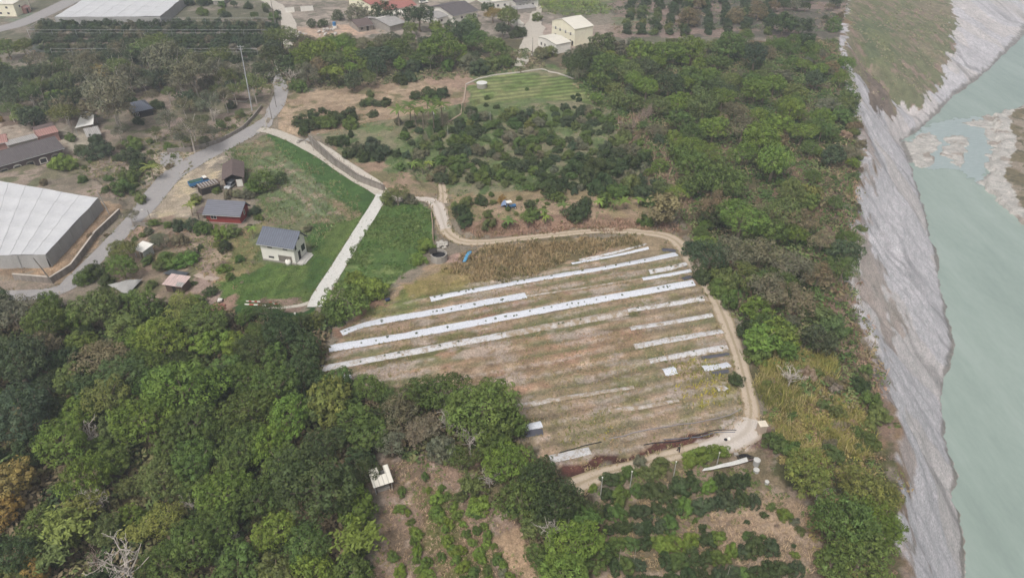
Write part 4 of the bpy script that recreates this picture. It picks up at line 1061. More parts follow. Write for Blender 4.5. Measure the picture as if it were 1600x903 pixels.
# trees behind the straw lot and along the road
many([(440, 58, 26, 'ol', 'big'), (425, 85, 22, 'dk', 'big'), (410, 110, 20, 'bl', 'big'), (445, 100, 20, 'dk'), (465, 90, 22, 'br', 'big'), (498, 80, 28, 'lm', 'big'), (530, 72, 24, 'br', 'big'), (520, 95, 22, 'ol', 'big'), (575, 102, 18, 'lm', 'dense'), (550, 85, 20, 'br', 'big'), (522, 120, 22, 'lm', 'plume'), (505, 118, 14, 'yl', 'plume'), (600, 70, 22, 'gy', 'big'), (590, 85, 24, 'bl', 'big'), (620, 80, 22, 'md', 'big'), (625, 100, 14, 'br'), (660, 92, 16, 'md'), (690, 68, 32, 'br', 'big'), (665, 80, 18, 'br'), (720, 50, 30, 'bl', 'big'), (740, 60, 24, 'md', 'big'), (772, 72, 22, 'md', 'big'), (735, 40, 22, 'md', 'big'), (600, 20, 25, 'dk', 'dense'), (558, 20, 22, 'gy', 'dense'), (528, 25, 12, 'dk', 'dense'), (487, 37, 10, 'dk', 'dense'), (655, 24, 24, 'dk', 'big'), (642, 44, 14, 'yl'), (680, 40, 10, 'lm'), (795, 25, 22, 'ol', 'big'), (770, 22, 14, 'gd', 'loose'), (785, 45, 14, 'bl'), (808, 52, 12, 'dk', 'shrub'), (815, 48, 10, 'dk', 'shrub'), (762, 12, 12, 'dk'), (505, 38, 9, 'dk', 'shrub'), (455, 122, 18, 'gy', 'bare'), (480, 115, 20, 'gy', 'loose'), (500, 105, 18, 'bn', 'loose'), (467, 135, 14, 'md', 'shrub'),
      (645, 105, 16, 'bl', 'shrub'), (625, 125, 13, 'dk', 'shrub'), (638, 120, 12, 'bl', 'shrub'), (672, 95, 14, 'ol', 'bare'), (700, 102, 14, 'md', 'shrub'), (735, 100, 20, 'gy', 'shrub'), (750, 108, 16, 'bl', 'shrub'), (770, 100, 16, 'ol', 'shrub'), (845, 85, 14, 'gy', 'shrub'), (858, 82, 12, 'ol', 'shrub'), (790, 95, 14, 'ol', 'shrub'), (840, 28, 9, 'ol', 'shrub'), (892, 90, 16, 'dk', 'dense')], WT)
fill([(405, 60), (560, 55), (700, 60), (800, 65), (800, 95), (700, 105), (600, 110), (560, 130), (450, 135), (405, 120)], 34, (2.2, 4.6), {'big': 3, 'clumpy': 3, 'loose': 2}, {'md': 3, 'br': 2, 'ol': 3, 'gy': 2, 'bl': 2}, WT, gap=.55, dz=4, seed=5)
# farmhouses on the left
many([(170, 150, 36, 'gy', 'loose'), (150, 135, 26, 'gy', 'loose'), (180, 172, 24, 'gy', 'loose'), (270, 95, 36, 'gy', 'loose'), (300, 110, 30, 'gy', 'loose'), (225, 75, 20, 'ol', 'loose'), (255, 70, 22, 'ol', 'loose'), (280, 125, 24, 'gy', 'loose'), (240, 125, 18, 'dk', 'dense'), (47, 145, 20, 'ol', 'loose'), (95, 165, 26, 'dk', 'big'), (88, 150, 14, 'br'), (20, 150, 24, 'bl', 'big'), (30, 120, 22, 'bl', 'big'), (10, 130, 20, 'bl', 'big'), (60, 115, 22, 'bl', 'big'), (100, 135, 20, 'bl'), (10, 75, 18, 'md', 'big'), (35, 72, 18, 'ol', 'big'), (55, 92, 16, 'gy', 'loose'), (130, 110, 20, 'gy', 'loose'), (180, 105, 22, 'ol', 'loose'), (200, 118, 20, 'gy', 'loose'), (155, 112, 16, 'gd', 'loose'), (350, 120, 16, 'ol', 'loose'), (365, 118, 14, 'ol'), (245, 165, 12, 'dk', 'shrub'), (205, 160, 12, 'dk'), (295, 200, 26, 'gy', 'loose'), (260, 185, 18, 'gy', 'loose'), (310, 190, 16, 'ol', 'loose'), (155, 235, 20, 'bl', 'shrub'), (150, 220, 14, 'bl', 'shrub'), (128, 235, 12, 'dk', 'shrub'), (210, 225, 18, 'md', 'shrub'), (205, 245, 20, 'bl', 'shrub'), (215, 260, 16, 'dk', 'shrub'), (235, 262, 17, 'yl', 'palm'), (190, 295, 18, 'md', 'shrub'), (200, 280, 16, 'md', 'shrub'), (220, 310, 12, 'ol', 'shrub'), (98, 256, 20, 'lm', 'shrub'), (85, 258, 12, 'br', 'shrub'), (68, 285, 8, 'bn', 'shrub'), (182, 247, 8, 'dk', 'shrub'), (215, 190, 10, 'dk', 'shrub'), (360, 165, 9, 'dk', 'shrub'), (55, 192, 8, 'dk', 'shrub'), (202, 335, 15, 'gy', 'loose'), (0, 188, 6, 'gd', 'shrub'), (395, 130, 12, 'dk', 'shrub'), (385, 118, 9, 'md', 'dense')], NW)
many([(410, 284, 24, 'md', 'dense'), (395, 296, 14, 'md', 'shrub'), (438, 278, 14, 'dk', 'dense'), (385, 305, 12, 'gy', 'shrub'), (370, 303, 10, 'gy', 'shrub'), (357, 303, 10, 'gy', 'shrub'), (338, 298, 8, 'md', 'shrub'), (307, 312, 11, 'yl', 'shrub'), (297, 322, 12, 'yl', 'banana'), (398, 330, 10, 'bl', 'shrub'), (404, 340, 8, 'md', 'shrub'), (393, 357, 12, 'lm', 'banana'), (300, 352, 15, 'bl', 'dense'), (320, 358, 16, 'md', 'shrub'), (345, 365, 16, 'br', 'shrub'), (365, 362, 14, 'ol', 'shrub'), (352, 385, 13, 'dk', 'shrub'), (278, 352, 12, 'bl', 'shrub'), (190, 390, 24, 'ol', 'big'), (188, 415, 26, 'br', 'big'), (150, 425, 20, 'dk', 'shrub'), (130, 435, 16, 'md', 'shrub'), (165, 440, 14, 'dk', 'shrub'), (262, 408, 18, 'md', 'shrub'), (290, 405, 18, 'br', 'shrub'), (250, 415, 14, 'ol', 'shrub'), (250, 375, 16, 'gy', 'loose'), (280, 375, 14, 'gy', 'shrub'), (313, 386, 6, 'dk', 'shrub'), (350, 420, 10, 'br', 'shrub'), (330, 455, 12, 'dk', 'shrub'), (305, 470, 14, 'md', 'shrub'), (200, 465, 16, 'md', 'shrub'), (480, 357, 8, 'gy', 'shrub'), (235, 445, 10, 'ol', 'shrub'), (165, 367, 4, 'bn', 'shrub'), (157, 357, 4, 'bn', 'shrub'), (140, 368, 5, 'bn', 'shrub')], 'the farmyard plants')
fill([(-20, 90), (120, 100), (240, 80), (400, 105), (410, 140), (330, 165), (230, 150), (160, 150), (120, 190), (-20, 175)], 75, (2.4, 4.8), {'loose': 5, 'clumpy': 2}, {'gy': 4, 'ol': 3, 'bl': 3}, NW, gap=.5, dz=4, seed=6)
fill([(120, 250), (240, 215), (300, 205), (390, 175), (385, 195), (300, 235), (230, 290), (180, 315), (120, 285)], 40, (.6, 1.5), {'shrub': 3, 'drybare': 1}, {'ol': 4, 'gy': 3, 'md': 2, 'bn': 1}, NW, gap=.8, dz=.5, seed=7)
fill([(205, 355), (250, 345), (390, 350), (400, 430), (350, 460), (250, 460), (170, 445)], 22, (.5, 1.3), {'shrub': 3, 'drybare': 1}, {'ol': 4, 'gy': 2, 'md': 3}, 'the farmyard plants', gap=.9, dz=.5, seed=8)
# netted orchard, far left
rowl = []
for j, (y0, xa_, xb_) in enumerate([(38, 60, 430), (46, 60, 440), (56, 50, 420), (64, 45, 420), (74, 60, 400), (84, 70, 400), (93, 75, 405)]):
    x = xa_ + rng.random() * 8
    while x < xb_:
        rowl.append((x, y0 + rng.normal() * 1.2, rng.uniform(6.2, 9.6), ['bl', 'bl', 'dk', 'bl', 'gy'][rng.integers(5)])); x += rng.uniform(8, 13)
many(rowl, 'the netted orchard', 'shrub')
fill([(290, 0), (440, -5), (430, 30), (300, 32)], 16, (1.6, 3), {'shrub': 2, 'clumpy': 1}, {'bl': 2, 'md': 2, 'ol': 1}, 'the netted orchard', gap=.7, dz=2, seed=9)
# far orchard rows and fields at the top
rowl = [(x + (k - 3) * (-1.2 if x < 1100 else .5) + rng.normal() * 2, -6 + k * 8, rng.uniform(7, 10), ['bl', 'bl', 'dk', 'ol'][rng.integers(4)]) for x in (985, 1005, 1030, 1052, 1075, 1105, 1135, 1165, 1200) for k in range(8)]
many(rowl, 'the far orchard rows', 'shrub')
fill([(1080, -10), (1330, -15), (1315, 30), (1230, 30), (1090, 20)], 24, (2, 3.4), {'clumpy': 2, 'loose': 1}, {'bn': 2, 'bl': 3, 'dk': 2, 'gy': 2}, WR, gap=.6, dz=3, seed=10)
for k in range(14): plant(848 + (k % 7) * 15 + rng.normal() * 2, 2 + (k // 7) * 9 + rng.normal(), 1.9, 'banana', 'lm', 'the far banana patch')
# scrub and slim evergreens above the road wall
many([(300, 202, 22, 'gy', 'bare'), (262, 188, 18, 'gy', 'bare'), (335, 182, 16, 'pk', 'bare'), (350, 150, 18, 'gy', 'loose'), (325, 160, 20, 'gy', 'loose'), (365, 140, 16, 'ol', 'loose'), (285, 165, 18, 'gy', 'loose'), (240, 205, 12, 'ol', 'loose'), (110, 215, 10, 'md', 'shrub'), (185, 205, 12, 'gy', 'loose'), (60, 175, 12, 'md', 'shrub'), (388, 188, 4, 'dk', 'dense'), (394, 182, 4, 'dk', 'dense'), (283, 215, 14, 'gy', 'loose'), (330, 205, 12, 'gy', 'loose'), (345, 195, 10, 'ol'), (320, 222, 10, 'gy', 'shrub'), (375, 178, 9, 'ol', 'shrub')], NW)
# upper orchard
many([(470, 190, 13, 'dk'), (482, 196, 14, 'dk'), (500, 190, 14, 'md'), (515, 194, 14, 'md'), (530, 186, 14, 'dk'), (545, 180, 15, 'dk'), (548, 194, 13, 'md'), (520, 180, 12, 'dk'), (503, 173, 7, 'dk'), (475, 205, 12, 'dk'), (490, 180, 11, 'dk'), (602, 160, 10, 'dk'), (584, 178, 9, 'dk'), (576, 160, 9, 'ol'), (568, 163, 7, 'dk'), (590, 162, 8, 'bl'), (578, 147, 8, 'ol'), (650, 150, 12, 'dk'), (672, 148, 12, 'dk'), (690, 146, 12, 'dk'), (683, 158, 9, 'md'), (632, 205, 9, 'dk'), (640, 195, 9, 'dk'), (655, 205, 8, 'bl'), (685, 203, 7, 'dk'), (735, 172, 9, 'dk'), (622, 190, 8, 'gy'), (520, 220, 12, 'dk'), (538, 222, 13, 'dk'), (560, 235, 14, 'bl'), (545, 240, 12, 'dk'), (580, 228, 16, 'bl'), (600, 235, 14, 'bl'), (590, 245, 12, 'bl'), (620, 240, 8, 'dk'), (570, 245, 12, 'dk'), (548, 210, 7, 'dk'),
      (720, 330, 16, 'dk'), (728, 318, 12, 'ol'), (712, 322, 10, 'ol'), (726, 345, 14, 'dk'), (752, 314, 11, 'dk'), (762, 335, 9, 'ol'), (765, 350, 11, 'ol'), (785, 312, 8, 'gd'), (770, 316, 6, 'ol'), (788, 352, 6, 'ol'), (832, 335, 15, 'md'), (828, 320, 10, 'dk'), (862, 295, 20, 'dk'), (855, 280, 14, 'dk'), (870, 308, 12, 'md'), (905, 330, 20, 'dk'), (915, 318, 12, 'dk'), (900, 342, 9, 'ol'), (930, 265, 26, 'dk'), (905, 258, 22, 'dk'), (960, 262, 24, 'dk'), (985, 255, 20, 'dk'), (1005, 250, 16, 'dk'), (945, 245, 18, 'dk'), (940, 290, 22, 'dk'), (965, 300, 22, 'md'), (985, 290, 18, 'ol'), (1005, 300, 18, 'bl'), (920, 280, 18, 'dk'), (1035, 295, 16, 'ol'), (1015, 315, 12, 'md'), (945, 312, 14, 'md')], OU, 'shrub')
for x, y in [(668, 160), (648, 172), (660, 176), (676, 172), (690, 165), (622, 172), (640, 165)]: plant(x, y, 3.0, 'banana', 'md', OU, hfac=1.7)
for x, y in [(937, 315), (960, 318), (998, 312), (975, 316), (848, 330), (880, 322), (852, 338), (825, 345), (795, 345), (660, 262), (670, 255), (645, 258)]: plant(x, y, 1.9, 'banana', ['lm', 'md'][rng.integers(2)], OU, hfac=1.1)
fill([(620, 210), (740, 180), (930, 165), (1030, 260), (1030, 290), (900, 300), (700, 290), (610, 255)], 170, (1.2, 2.6), {'shrub': 5}, {'bl': 3, 'dk': 2, 'md': 4, 'gy': 3, 'ol': 2}, OU, gap=.66, dz=1, seed=11)
fill([(740, 140), (900, 130), (930, 170), (740, 180)], 9, (.6, 1.1), {'shrub': 5}, {'dk': 4, 'md': 3}, OU, gap=1.2, dz=1, seed=12)
fill([(720, 300), (860, 300), (860, 350), (730, 355)], 10, (.5, 1.0), {'shrub': 5}, {'ol': 4, 'md': 3}, OU, gap=1.3, dz=1, seed=13)
fill([(960, 190), (1000, 190), (1075, 310), (1060, 330), (1020, 320), (990, 240)], 16, (.7, 1.5), {'drybare': 2, 'shrub': 2}, {'pk': 2, 'bn': 2, 'ol': 1}, OU, gap=.8, dz=1, seed=14)
# lower right orchard: rows of bushes running across the plot
rows_ = [([(952, 772), (1010, 768), (1090, 760), (1170, 748)], 17), ([(948, 800), (1040, 797), (1110, 788), (1198, 777)], 17), ([(952, 828), (1010, 824), (1062, 818)], 15), ([(962, 852), (1040, 848), (1130, 838)], 18), ([(958, 884), (1050, 880), (1110, 870), (1170, 862), (1245, 852)], 18), ([(985, 912), (1080, 905), (1180, 895), (1250, 885)], 18)]
rowl = [(1100, 711, 20, 'br'), (1080, 717, 16, 'lm'), (1124, 706, 14, 'br'), (1030, 728, 18, 'ol'), (1012, 738, 15, 'ol'), (1000, 722, 13, 'gy'), (982, 737, 14, 'md'), (955, 750, 15, 'dk'), (968, 748, 12, 'md'), (927, 762, 9, 'lm'), (1225, 805, 13, 'br'), (1242, 815, 9, 'gy'), (1149, 594, 13, 'dk'), (1205, 792, 9, 'ol'), (1250, 828, 9, 'ol')]
tone = {(3, 3): 'lm', (3, 4): 'lm', (3, 5): 'br', (1, 6): 'br', (0, 7): 'br', (3, 7): 'lm', (4, 9): 'br'}
for ri, (pts_, rr_) in enumerate(rows_):
    L_ = [0.0]
    for a_, b_ in zip(pts_, pts_[1:]): L_.append(L_[-1] + math.hypot(b_[0] - a_[0], b_[1] - a_[1]))
    d_ = 0.0; k = 0
    while d_ < L_[-1]:
        x = float(np.interp(d_, L_, [p[0] for p in pts_])); y = float(np.interp(d_, L_, [p[1] for p in pts_]))
        ck = tone.get((ri, k)) or ['dk', 'bl', 'dk', 'md', 'dk'][int(rng.integers(5))]
        r_ = rr_ * rng.uniform(.78, 1.12)
        if rng.random() > .07: rowl.append((x + rng.normal() * 2, y + rng.normal() * 2.2, r_, ck))
        d_ += r_ * rng.uniform(1.15, 1.5); k += 1
many(rowl, OL, 'shrub')
fill([(940, 770), (1060, 730), (1180, 740), (1230, 780), (1290, 930), (945, 930)], 18, (.4, .8), {'shrub': 4, 'drybare': 1}, {'md': 3, 'dk': 3, 'lm': 1}, OL, gap=.9, dz=.5, seed=15)
# lower garden
many([(x0 + (x1 - x0) * t / n + (t * 7 % 5) - 2, y0 + (y1 - y0) * t / n, 7 + (t * 5 % 4), ['br', 'md', 'br', 'lm'][t % 4]) for (x0, y0, x1, y1, n) in ((640, 800, 658, 905, 7), (672, 765, 722, 905, 9), (692, 762, 768, 905, 10), (738, 790, 795, 900, 7)) for t in range(n + 1)], GA, 'shrub')
many([(664, 745, 9, 'md'), (625, 795, 10, 'br'), (684, 780, 13, 'lm'), (682, 803, 13, 'lm'), (652, 835, 12, 'br'), (652, 862, 12, 'br'), (702, 820, 10, 'br'), (700, 845, 12, 'br'), (715, 860, 13, 'br'), (735, 800, 10, 'lm'), (745, 830, 9, 'md'), (760, 850, 9, 'lm'), (778, 875, 10, 'md'), (665, 880, 12, 'br'), (615, 870, 11, 'md'), (625, 895, 12, 'br'), (668, 898, 12, 'br'), (725, 885, 12, 'br'), (740, 895, 12, 'md'), (750, 870, 10, 'br'), (628, 768, 8, 'md'), (690, 870, 9, 'md'), (785, 895, 9, 'gy'), (706, 790, 7, 'bn'), (720, 775, 12, 'ol'), (730, 760, 14, 'ol')], GA, 'shrub')
# ------------------------------------------------------------------ buildings and other things
WHITE = paint('white_paint', S(240, 236, 227), .7, .10, .9, 3)
CREAM = paint('cream_paint', S(252, 243, 218), .75, .10)
GREY = paint('grey_concrete', S(168, 162, 154), .9, .22, 1.1, 5)
DKGREY = paint('dark_concrete', S(132, 124, 116), .9, .3, .9, 4)
GLASS = NT('window_glass'); GLASS.b.inputs['Specular IOR Level'].default_value = .6; GLASS = GLASS.done(S(62, 66, 72), .15)
DARK = paint('dark_paint_and_shade', S(58, 54, 50), .9, .2)  # dark tone of doors, trims and walls; also the pergola's painted shade
REDW = paint('red_boards', S(150, 70, 66), .8, .16)
BROWNW = paint('brown_timber', S(104, 88, 78), .85, .22)
METAL = paint('galvanised_metal', S(176, 176, 174), .45, .15)
BLUE = paint('blue_paint', S(74, 128, 176), .55, .15)
BLUET = paint('blue_sheet', S(92, 162, 204), .5, .16)
BLACK = paint('black_plastic', S(44, 44, 48), .6, .2)
TILE_R = roofmat('red_roof_tiles', S(172, 116, 108), .5, 0, .8, .22)
TILE_P = roofmat('pink_roof', S(168, 130, 122), .6, 0, .8, .2)
RF_GREY = roofmat('blue_grey_roof', S(108, 113, 124), .55, 0, .6, .14)
RF_SLATE = roofmat('grey_shingle_roof', S(120, 121, 129), .5, 1, .7, .16)
RF_BROWN = roofmat('brown_roof', S(112, 98, 94), .45, 1, .8, .2)
RF_DARK = roofmat('dark_roof', S(104, 98, 98), .45, 0, .8, .2)
RF_PALE = roofmat('pale_metal_roof', S(172, 168, 164), .5, 0, .6, .18)
RF_WHITE = roofmat('white_metal_roof', S(232, 226, 212), .7, 0, .55, .07)
RF_RUST = roofmat('rusty_pink_roof', S(206, 182, 176), .4, 0, .7, .3)

def window(parent, x, z, w, h, y=0.0, name='window', axis='y', trim=None):
    """a framed pane set 3 cm proud of the wall whose outside is at y (front) or x (end wall)"""
    f = MB(); g = MB(); t = .07
    def B(mb, a0, a1, z0, z1, d0, d1):
        if axis == 'y': mb.box(a0, a1, y - d1, y - d0, z0, z1)
        else: mb.box(y + d0, y + d1, a0, a1, z0, z1)
    B(f, x, x + w, z, z + t, .0, .06); B(f, x, x + w, z + h - t, z + h, .0, .06)
    B(f, x, x + t, z + t, z + h - t, .0, .06); B(f, x + w - t, x + w, z + t, z + h - t, .0, .06)
    B(f, x + w / 2 - .03, x + w / 2 + .03, z + t, z + h - t, .0, .055)
    B(g, x + t, x + w - t, z + t, z + h - t, .005, .03)
    fr = f.build(name, trim or WHITE, parent)
    g.build('pane', GLASS, fr)
    return fr
def door(parent, x, z, w, h, y=0.0, axis='y', mat=None):
    d = MB(); k = MB()
    if axis == 'y': d.box(x, x + w, y - .05, y, z, z + h); k.box(x + w - .16, x + w - .10, y - .10, y - .05, z + h * .45, z + h * .45 + .14)
    else: d.box(y, y + .05, x, x + w, z, z + h); k.box(y + .05, y + .10, x + w - .16, x + w - .10, z + h * .45, z + h * .45 + .14)
    o = d.build('door', mat or DARK, parent); k.build('handle', METAL, o)
    return o
def gable(mb, w, d, h, rise, ry=.5, x0=0, y0=0, z0=0):
    """walls of a box with gable ends; ridge along x at y = ry*d"""
    mb.prism([(y0, z0), (y0 + d, z0), (y0 + d, h), (y0 + ry * d, h + rise), (y0, h)], x0, x0 + w)
def gable_roof(parent, mat, w, d, h, rise, ry=.5, ov=.45, th=.14, name='roof', ridge=None):
    r = MB(); k1 = rise / (ry * d); k2 = rise / ((1 - ry) * d)
    yf, yb = -ov, d + ov; yr = ry * d; e = .03
    r.prism([(yf, h - k1 * ov + e), (yr, h + rise + e), (yr, h + rise + e + th), (yf, h - k1 * ov + e + th)], -ov, w + ov)
    r.prism([(yr, h + rise + e), (yb, h - k2 * ov + e), (yb, h - k2 * ov + e + th), (yr, h + rise + e + th)], -ov, w + ov)
    o = r.build(name, mat, parent)
    rc = MB(); rc.prism([(yr - .18, h + rise + e + th - .03), (yr + .18, h + rise + e + th - .03), (yr + .05, h + rise + e + th + .09), (yr - .05, h + rise + e + th + .09)], -ov - .02, w + ov + .02)
    rc.build('ridge_cap', ridge or mat, o)
    for yy, zz_ in ((yf - .09, h - k1 * ov), (yb + .09, h - k2 * ov)):
        g = MB(); g.tube([(-ov, yy, zz_ + .04), (w + ov, yy, zz_ + .04)], .08, 6); g.build('gutter', METAL, o)
    return o
def house_at(name, pts, label, cat, group=None):
    A, B, C = Gs(pts)
    M, w, d = frame3(A, B, C)
    root = empty(name, M.translation, math.atan2(M[1][0], M[0][0]), label, cat, group)
    return root, w, d

# white two-storey house
R, w, d = house_at('white_house', [(411.5, 406), (463, 414), (483, 396)], 'white two-storey house with a blue-grey gabled roof, on the lawn beside the concrete path', 'house')
m = MB(); gable(m, w, d, 4.7, 2.0, .62, z0=.42); m.build('wall', WHITE, R)
m = MB(); m.box(-.08, w + .08, -.08, d + .08, -.5, .42); m.build('plinth', GREY, R)
gable_roof(R, RF_GREY, w, d, 4.72, 2.0, .62, .55, .16)
for x, z, ww, hh in ((.22 * w, 3.6, 1.1, .75), (.68 * w, 3.6, 1.1, .75), (.2 * w, .95, 1.3, .42)): window(R, x, z, ww, hh, trim=DARK)
m = MB(); m.box(.50 * w, .90 * w, -.07, .0, .5, 2.0); m.build('garage_shutter', DKGREY, R)
for y, z, ww, hh in ((.48 * d, 5.1, .7, 1.0), (.12 * d, 3.4, .6, 1.0), (.62 * d, 1.6, 1.4, 1.5)): window(R, y, z, ww, hh, y=w, axis='x', trim=DARK)
door(R, .30 * d, .42, .95, 2.1, y=w, axis='x')
m = MB(); m.box(w + .1, w + 1.5, .02 * d, .95 * d, .05, .40); m.box(w + 1.5, w + 1.9, .1 * d, .9 * d, .05, .22); m.build('porch_step', paint('porch_concrete', S(210, 206, 198)), R)
p = G(451, 413.5); R = empty('water_tank', p, 0, 'white domed water tank at the front corner of the white house', 'water tank')
m = MB(); m.cyl((0, 0), .62, 0, 1.05, 18); m.dome((0, 0), .62, 1.052, .26, 18); m.build('tank', WHITE, R, True)
m = MB(); m.cyl((0, 0), .17, 1.31, 1.40, 12); m.build('lid', GREY, R)

# red-walled house
R, w, d = house_at('red_house', [(324, 346.5), (377, 350), (386, 334)], 'low house with dark red board walls and a grey shingle roof above the white house', 'house')
m = MB(); gable(m, w, d, 2.5, 1.6, .70, z0=.0); m.build('wall', REDW, R)
m = MB(); m.box(-.1, w + .1, -.1, d + .1, -.6, .12); m.build('plinth', GREY, R)
gable_roof(R, RF_SLATE, w, d, 2.52, 1.6, .70, .55, .14)
window(R, .14 * w, 1.0, 1.5, 1.1)
window(R, .45 * d, 1.2, .8, 1.3, y=w, axis='x')
m = MB(); m.box(-2.6, -.6, .1 * d, .75 * d, 2.0, 2.14); m.box(-2.5, -2.38, .12 * d, .16 * d, -.3, 2.0); m.box(-2.5, -2.38, .7 * d, .74 * d, -.3, 2.0); m.build('side_awning', RF_BROWN, R)

# brown-roofed open shed
R, w, d = house_at('open_shed', [(353, 295), (382, 291.5), (374, 270)], 'open-fronted shed with a brown gabled roof, beside the striped pergola', 'shed')
hw = w / 2
m = MB(); m.box(0, .15, 0, d, -.3, 2.9); m.box(w - .15, w, 0, d, -.3, 2.9); m.box(.15, w - .15, d - .15, d, -.3, 2.9); m.build('wall', paint('shed_wall', S(150, 132, 122)), R)
r = MB()
for sx in (0, 1):
    xs_ = (-.5, hw) if sx == 0 else (hw, w + .5)
    za, zb_ = (2.75, 4.1) if sx == 0 else (4.1, 2.75)
    r.hexa([(xs_[0], -.6, za), (xs_[1], -.6, zb_), (xs_[1], d + .4, zb_), (xs_[0], d + .4, za)], [(xs_[0], -.6, za + .14), (xs_[1], -.6, zb_ + .14), (xs_[1], d + .4, zb_ + .14), (xs_[0], d + .4, za + .14)])
r.build('roof', RF_BROWN, R)
m = MB(); m.box(.62 * w, .95 * w, .02, .08, .2, 2.3); m.build('white_door', WHITE, R)
m = MB(); m.box(.60 * w - .08, .60 * w + .04, -.04, .10, -.3, 2.9); m.build('post', BROWNW, R)

# small vehicle builder
def vehicle(name, p, rz, label, cat, L=4.4, W=1.7, H=1.5, body=None, cab=None, van=False, group=None):
    R = empty(name, p, rz, label, cat, group)
    m = MB(); m.hexa([(-L / 2, -W / 2, .32), (L / 2, -W / 2, .32), (L / 2, W / 2, .32), (-L / 2, W / 2, .32)], [(-L / 2 + .05, -W / 2, .86), (L / 2 - .08, -W / 2, .80), (L / 2 - .08, W / 2, .80), (-L / 2 + .05, W / 2, .86)])
    b = m.build('body', body, R, bevel=.06)
    m = MB(); x0, x1, x2, x3 = (-L / 2 + .1, L / 2 - .9, -L / 2 + .25, L / 2 - 1.35) if van else (-L / 2 + .5, L / 2 - 1.1, -L / 2 + 1.0, L / 2 - 1.9)
    m.hexa([(x0, -W / 2 + .03, .83), (x1, -W / 2 + .03, .83), (x1, W / 2 - .03, .83), (x0, W / 2 - .03, .83)], [(x2, -W / 2 + .2, H - .06), (x3, -W / 2 + .2, H - .06), (x3, W / 2 - .2, H - .06), (x2, W / 2 - .2, H - .06)])
    m.build('window', GLASS, R)
    m = MB(); m.box(x2, x3, -W / 2 + .18, W / 2 - .18, H - .06, H); m.build('roof', cab or body, R, bevel=.03)
    for sx in (-1, 1):
        for sy in (-1, 1):
            M = Matrix.Translation((sx * L * .31, sy * (W / 2 - .08), .31)) @ Matrix.Rotation(R_(90), 4, 'X')
            t = MB(); t.cyl((0, 0), .31, -.1, .1, 14, M=M); wh = t.build('wheel', BLACK, R)
            t = MB(); t.cyl((0, 0), .17, -.108, .108, 10, M=M); t.build('rim', METAL, wh)
    for sy in (-1, 1):
        t = MB(); t.box(L / 2 - .07, L / 2 + .005, sy * W * .36 - .15, sy * W * .36 + .15, .58, .74); t.build('headlight', WHITE, R)
    return R
q0, q1 = G(358, 292.5), G(366, 286)
vehicle('parked_car', G(361, 292), math.atan2((q1 - q0).y, (q1 - q0).x) + math.pi, 'pale car parked under the brown-roofed open shed', 'car', L=4.0, H=1.45, body=paint('silver_paint', S(200, 204, 208), .35, .06), van=True)
vehicle('parked_van', G(585, 33.5), R_(250), 'white van parked between the round dark tree and the grey metal roof', 'van', L=4.6, W=1.8, H=2.0, body=WHITE, van=True)
vehicle('parked_car', G(662, 5), R_(20), 'white car parked behind the red-tiled house', 'car', L=4.4, body=WHITE)

# blue tipper truck
q0, q1 = G(299, 293), G(325, 286)
R = empty('blue_truck', (q0 + q1) / 2, math.atan2((q1 - q0).y, (q1 - q0).x), 'small blue truck with a green tarpaulin over its load bed, parked on the pale yard', 'truck')
m = MB(); m.box(-2.6, 2.5, -.38, .38, .45, .65); m.build('chassis', BLACK, R)
m = MB()
for a in ((-2.6, 1.0, -.98, -.90), (-2.6, 1.0, .90, .98)): m.box(a[0], a[1], a[2], a[3], .8, 1.55)
m.box(-2.6, -2.52, -.90, .90, .8, 1.55); m.box(.92, 1.0, -.90, .90, .8, 1.7); m.box(-2.6, 1.0, -.98, .98, .66, .80)
bed = m.build('load_bed', BLUE, R)
m = MB(); m.hexa([(-2.5, -.88, 1.3), (.9, -.88, 1.3), (.9, .88, 1.3), (-2.5, .88, 1.3)], [(-2.3, -.6, 1.72), (.8, -.55, 1.62), (.8, .6, 1.7), (-2.35, .62, 1.66)]); m.build('tarpaulin', paint('green_tarp', S(66, 100, 88), .6, .3, 2), bed)
m = MB(); m.hexa([(1.1, -.92, .6), (2.65, -.92, .6), (2.65, .92, .6), (1.1, .92, .6)], [(1.1, -.9, 1.45), (2.6, -.9, 1.35), (2.6, .9, 1.35), (1.1, .9, 1.45)]); cab = m.build('cab', BLUE, R, bevel=.06)
m = MB(); m.hexa([(1.12, -.87, 1.43), (2.55, -.87, 1.36), (2.55, .87, 1.36), (1.12, .87, 1.43)], [(1.2, -.74, 1.95), (2.1, -.74, 1.95), (2.1, .74, 1.95), (1.2, .74, 1.95)]); m.build('windscreen', GLASS, cab)
m = MB(); m.box(1.16, 2.14, -.78, .78, 1.95, 2.04); m.build('roof', WHITE, cab, bevel=.03)
for x in (-1.7, 1.85):
    for sy in (-1, 1):
        M = Matrix.Translation((x, sy * .82, .36)) @ Matrix.Rotation(R_(90), 4, 'X')
        t = MB(); t.cyl((0, 0), .36, -.13, .13, 14, M=M); wh = t.build('wheel', BLACK, R)
        t = MB(); t.cyl((0, 0), .2, -.138, .138, 10, M=M); t.build('rim', METAL, wh)

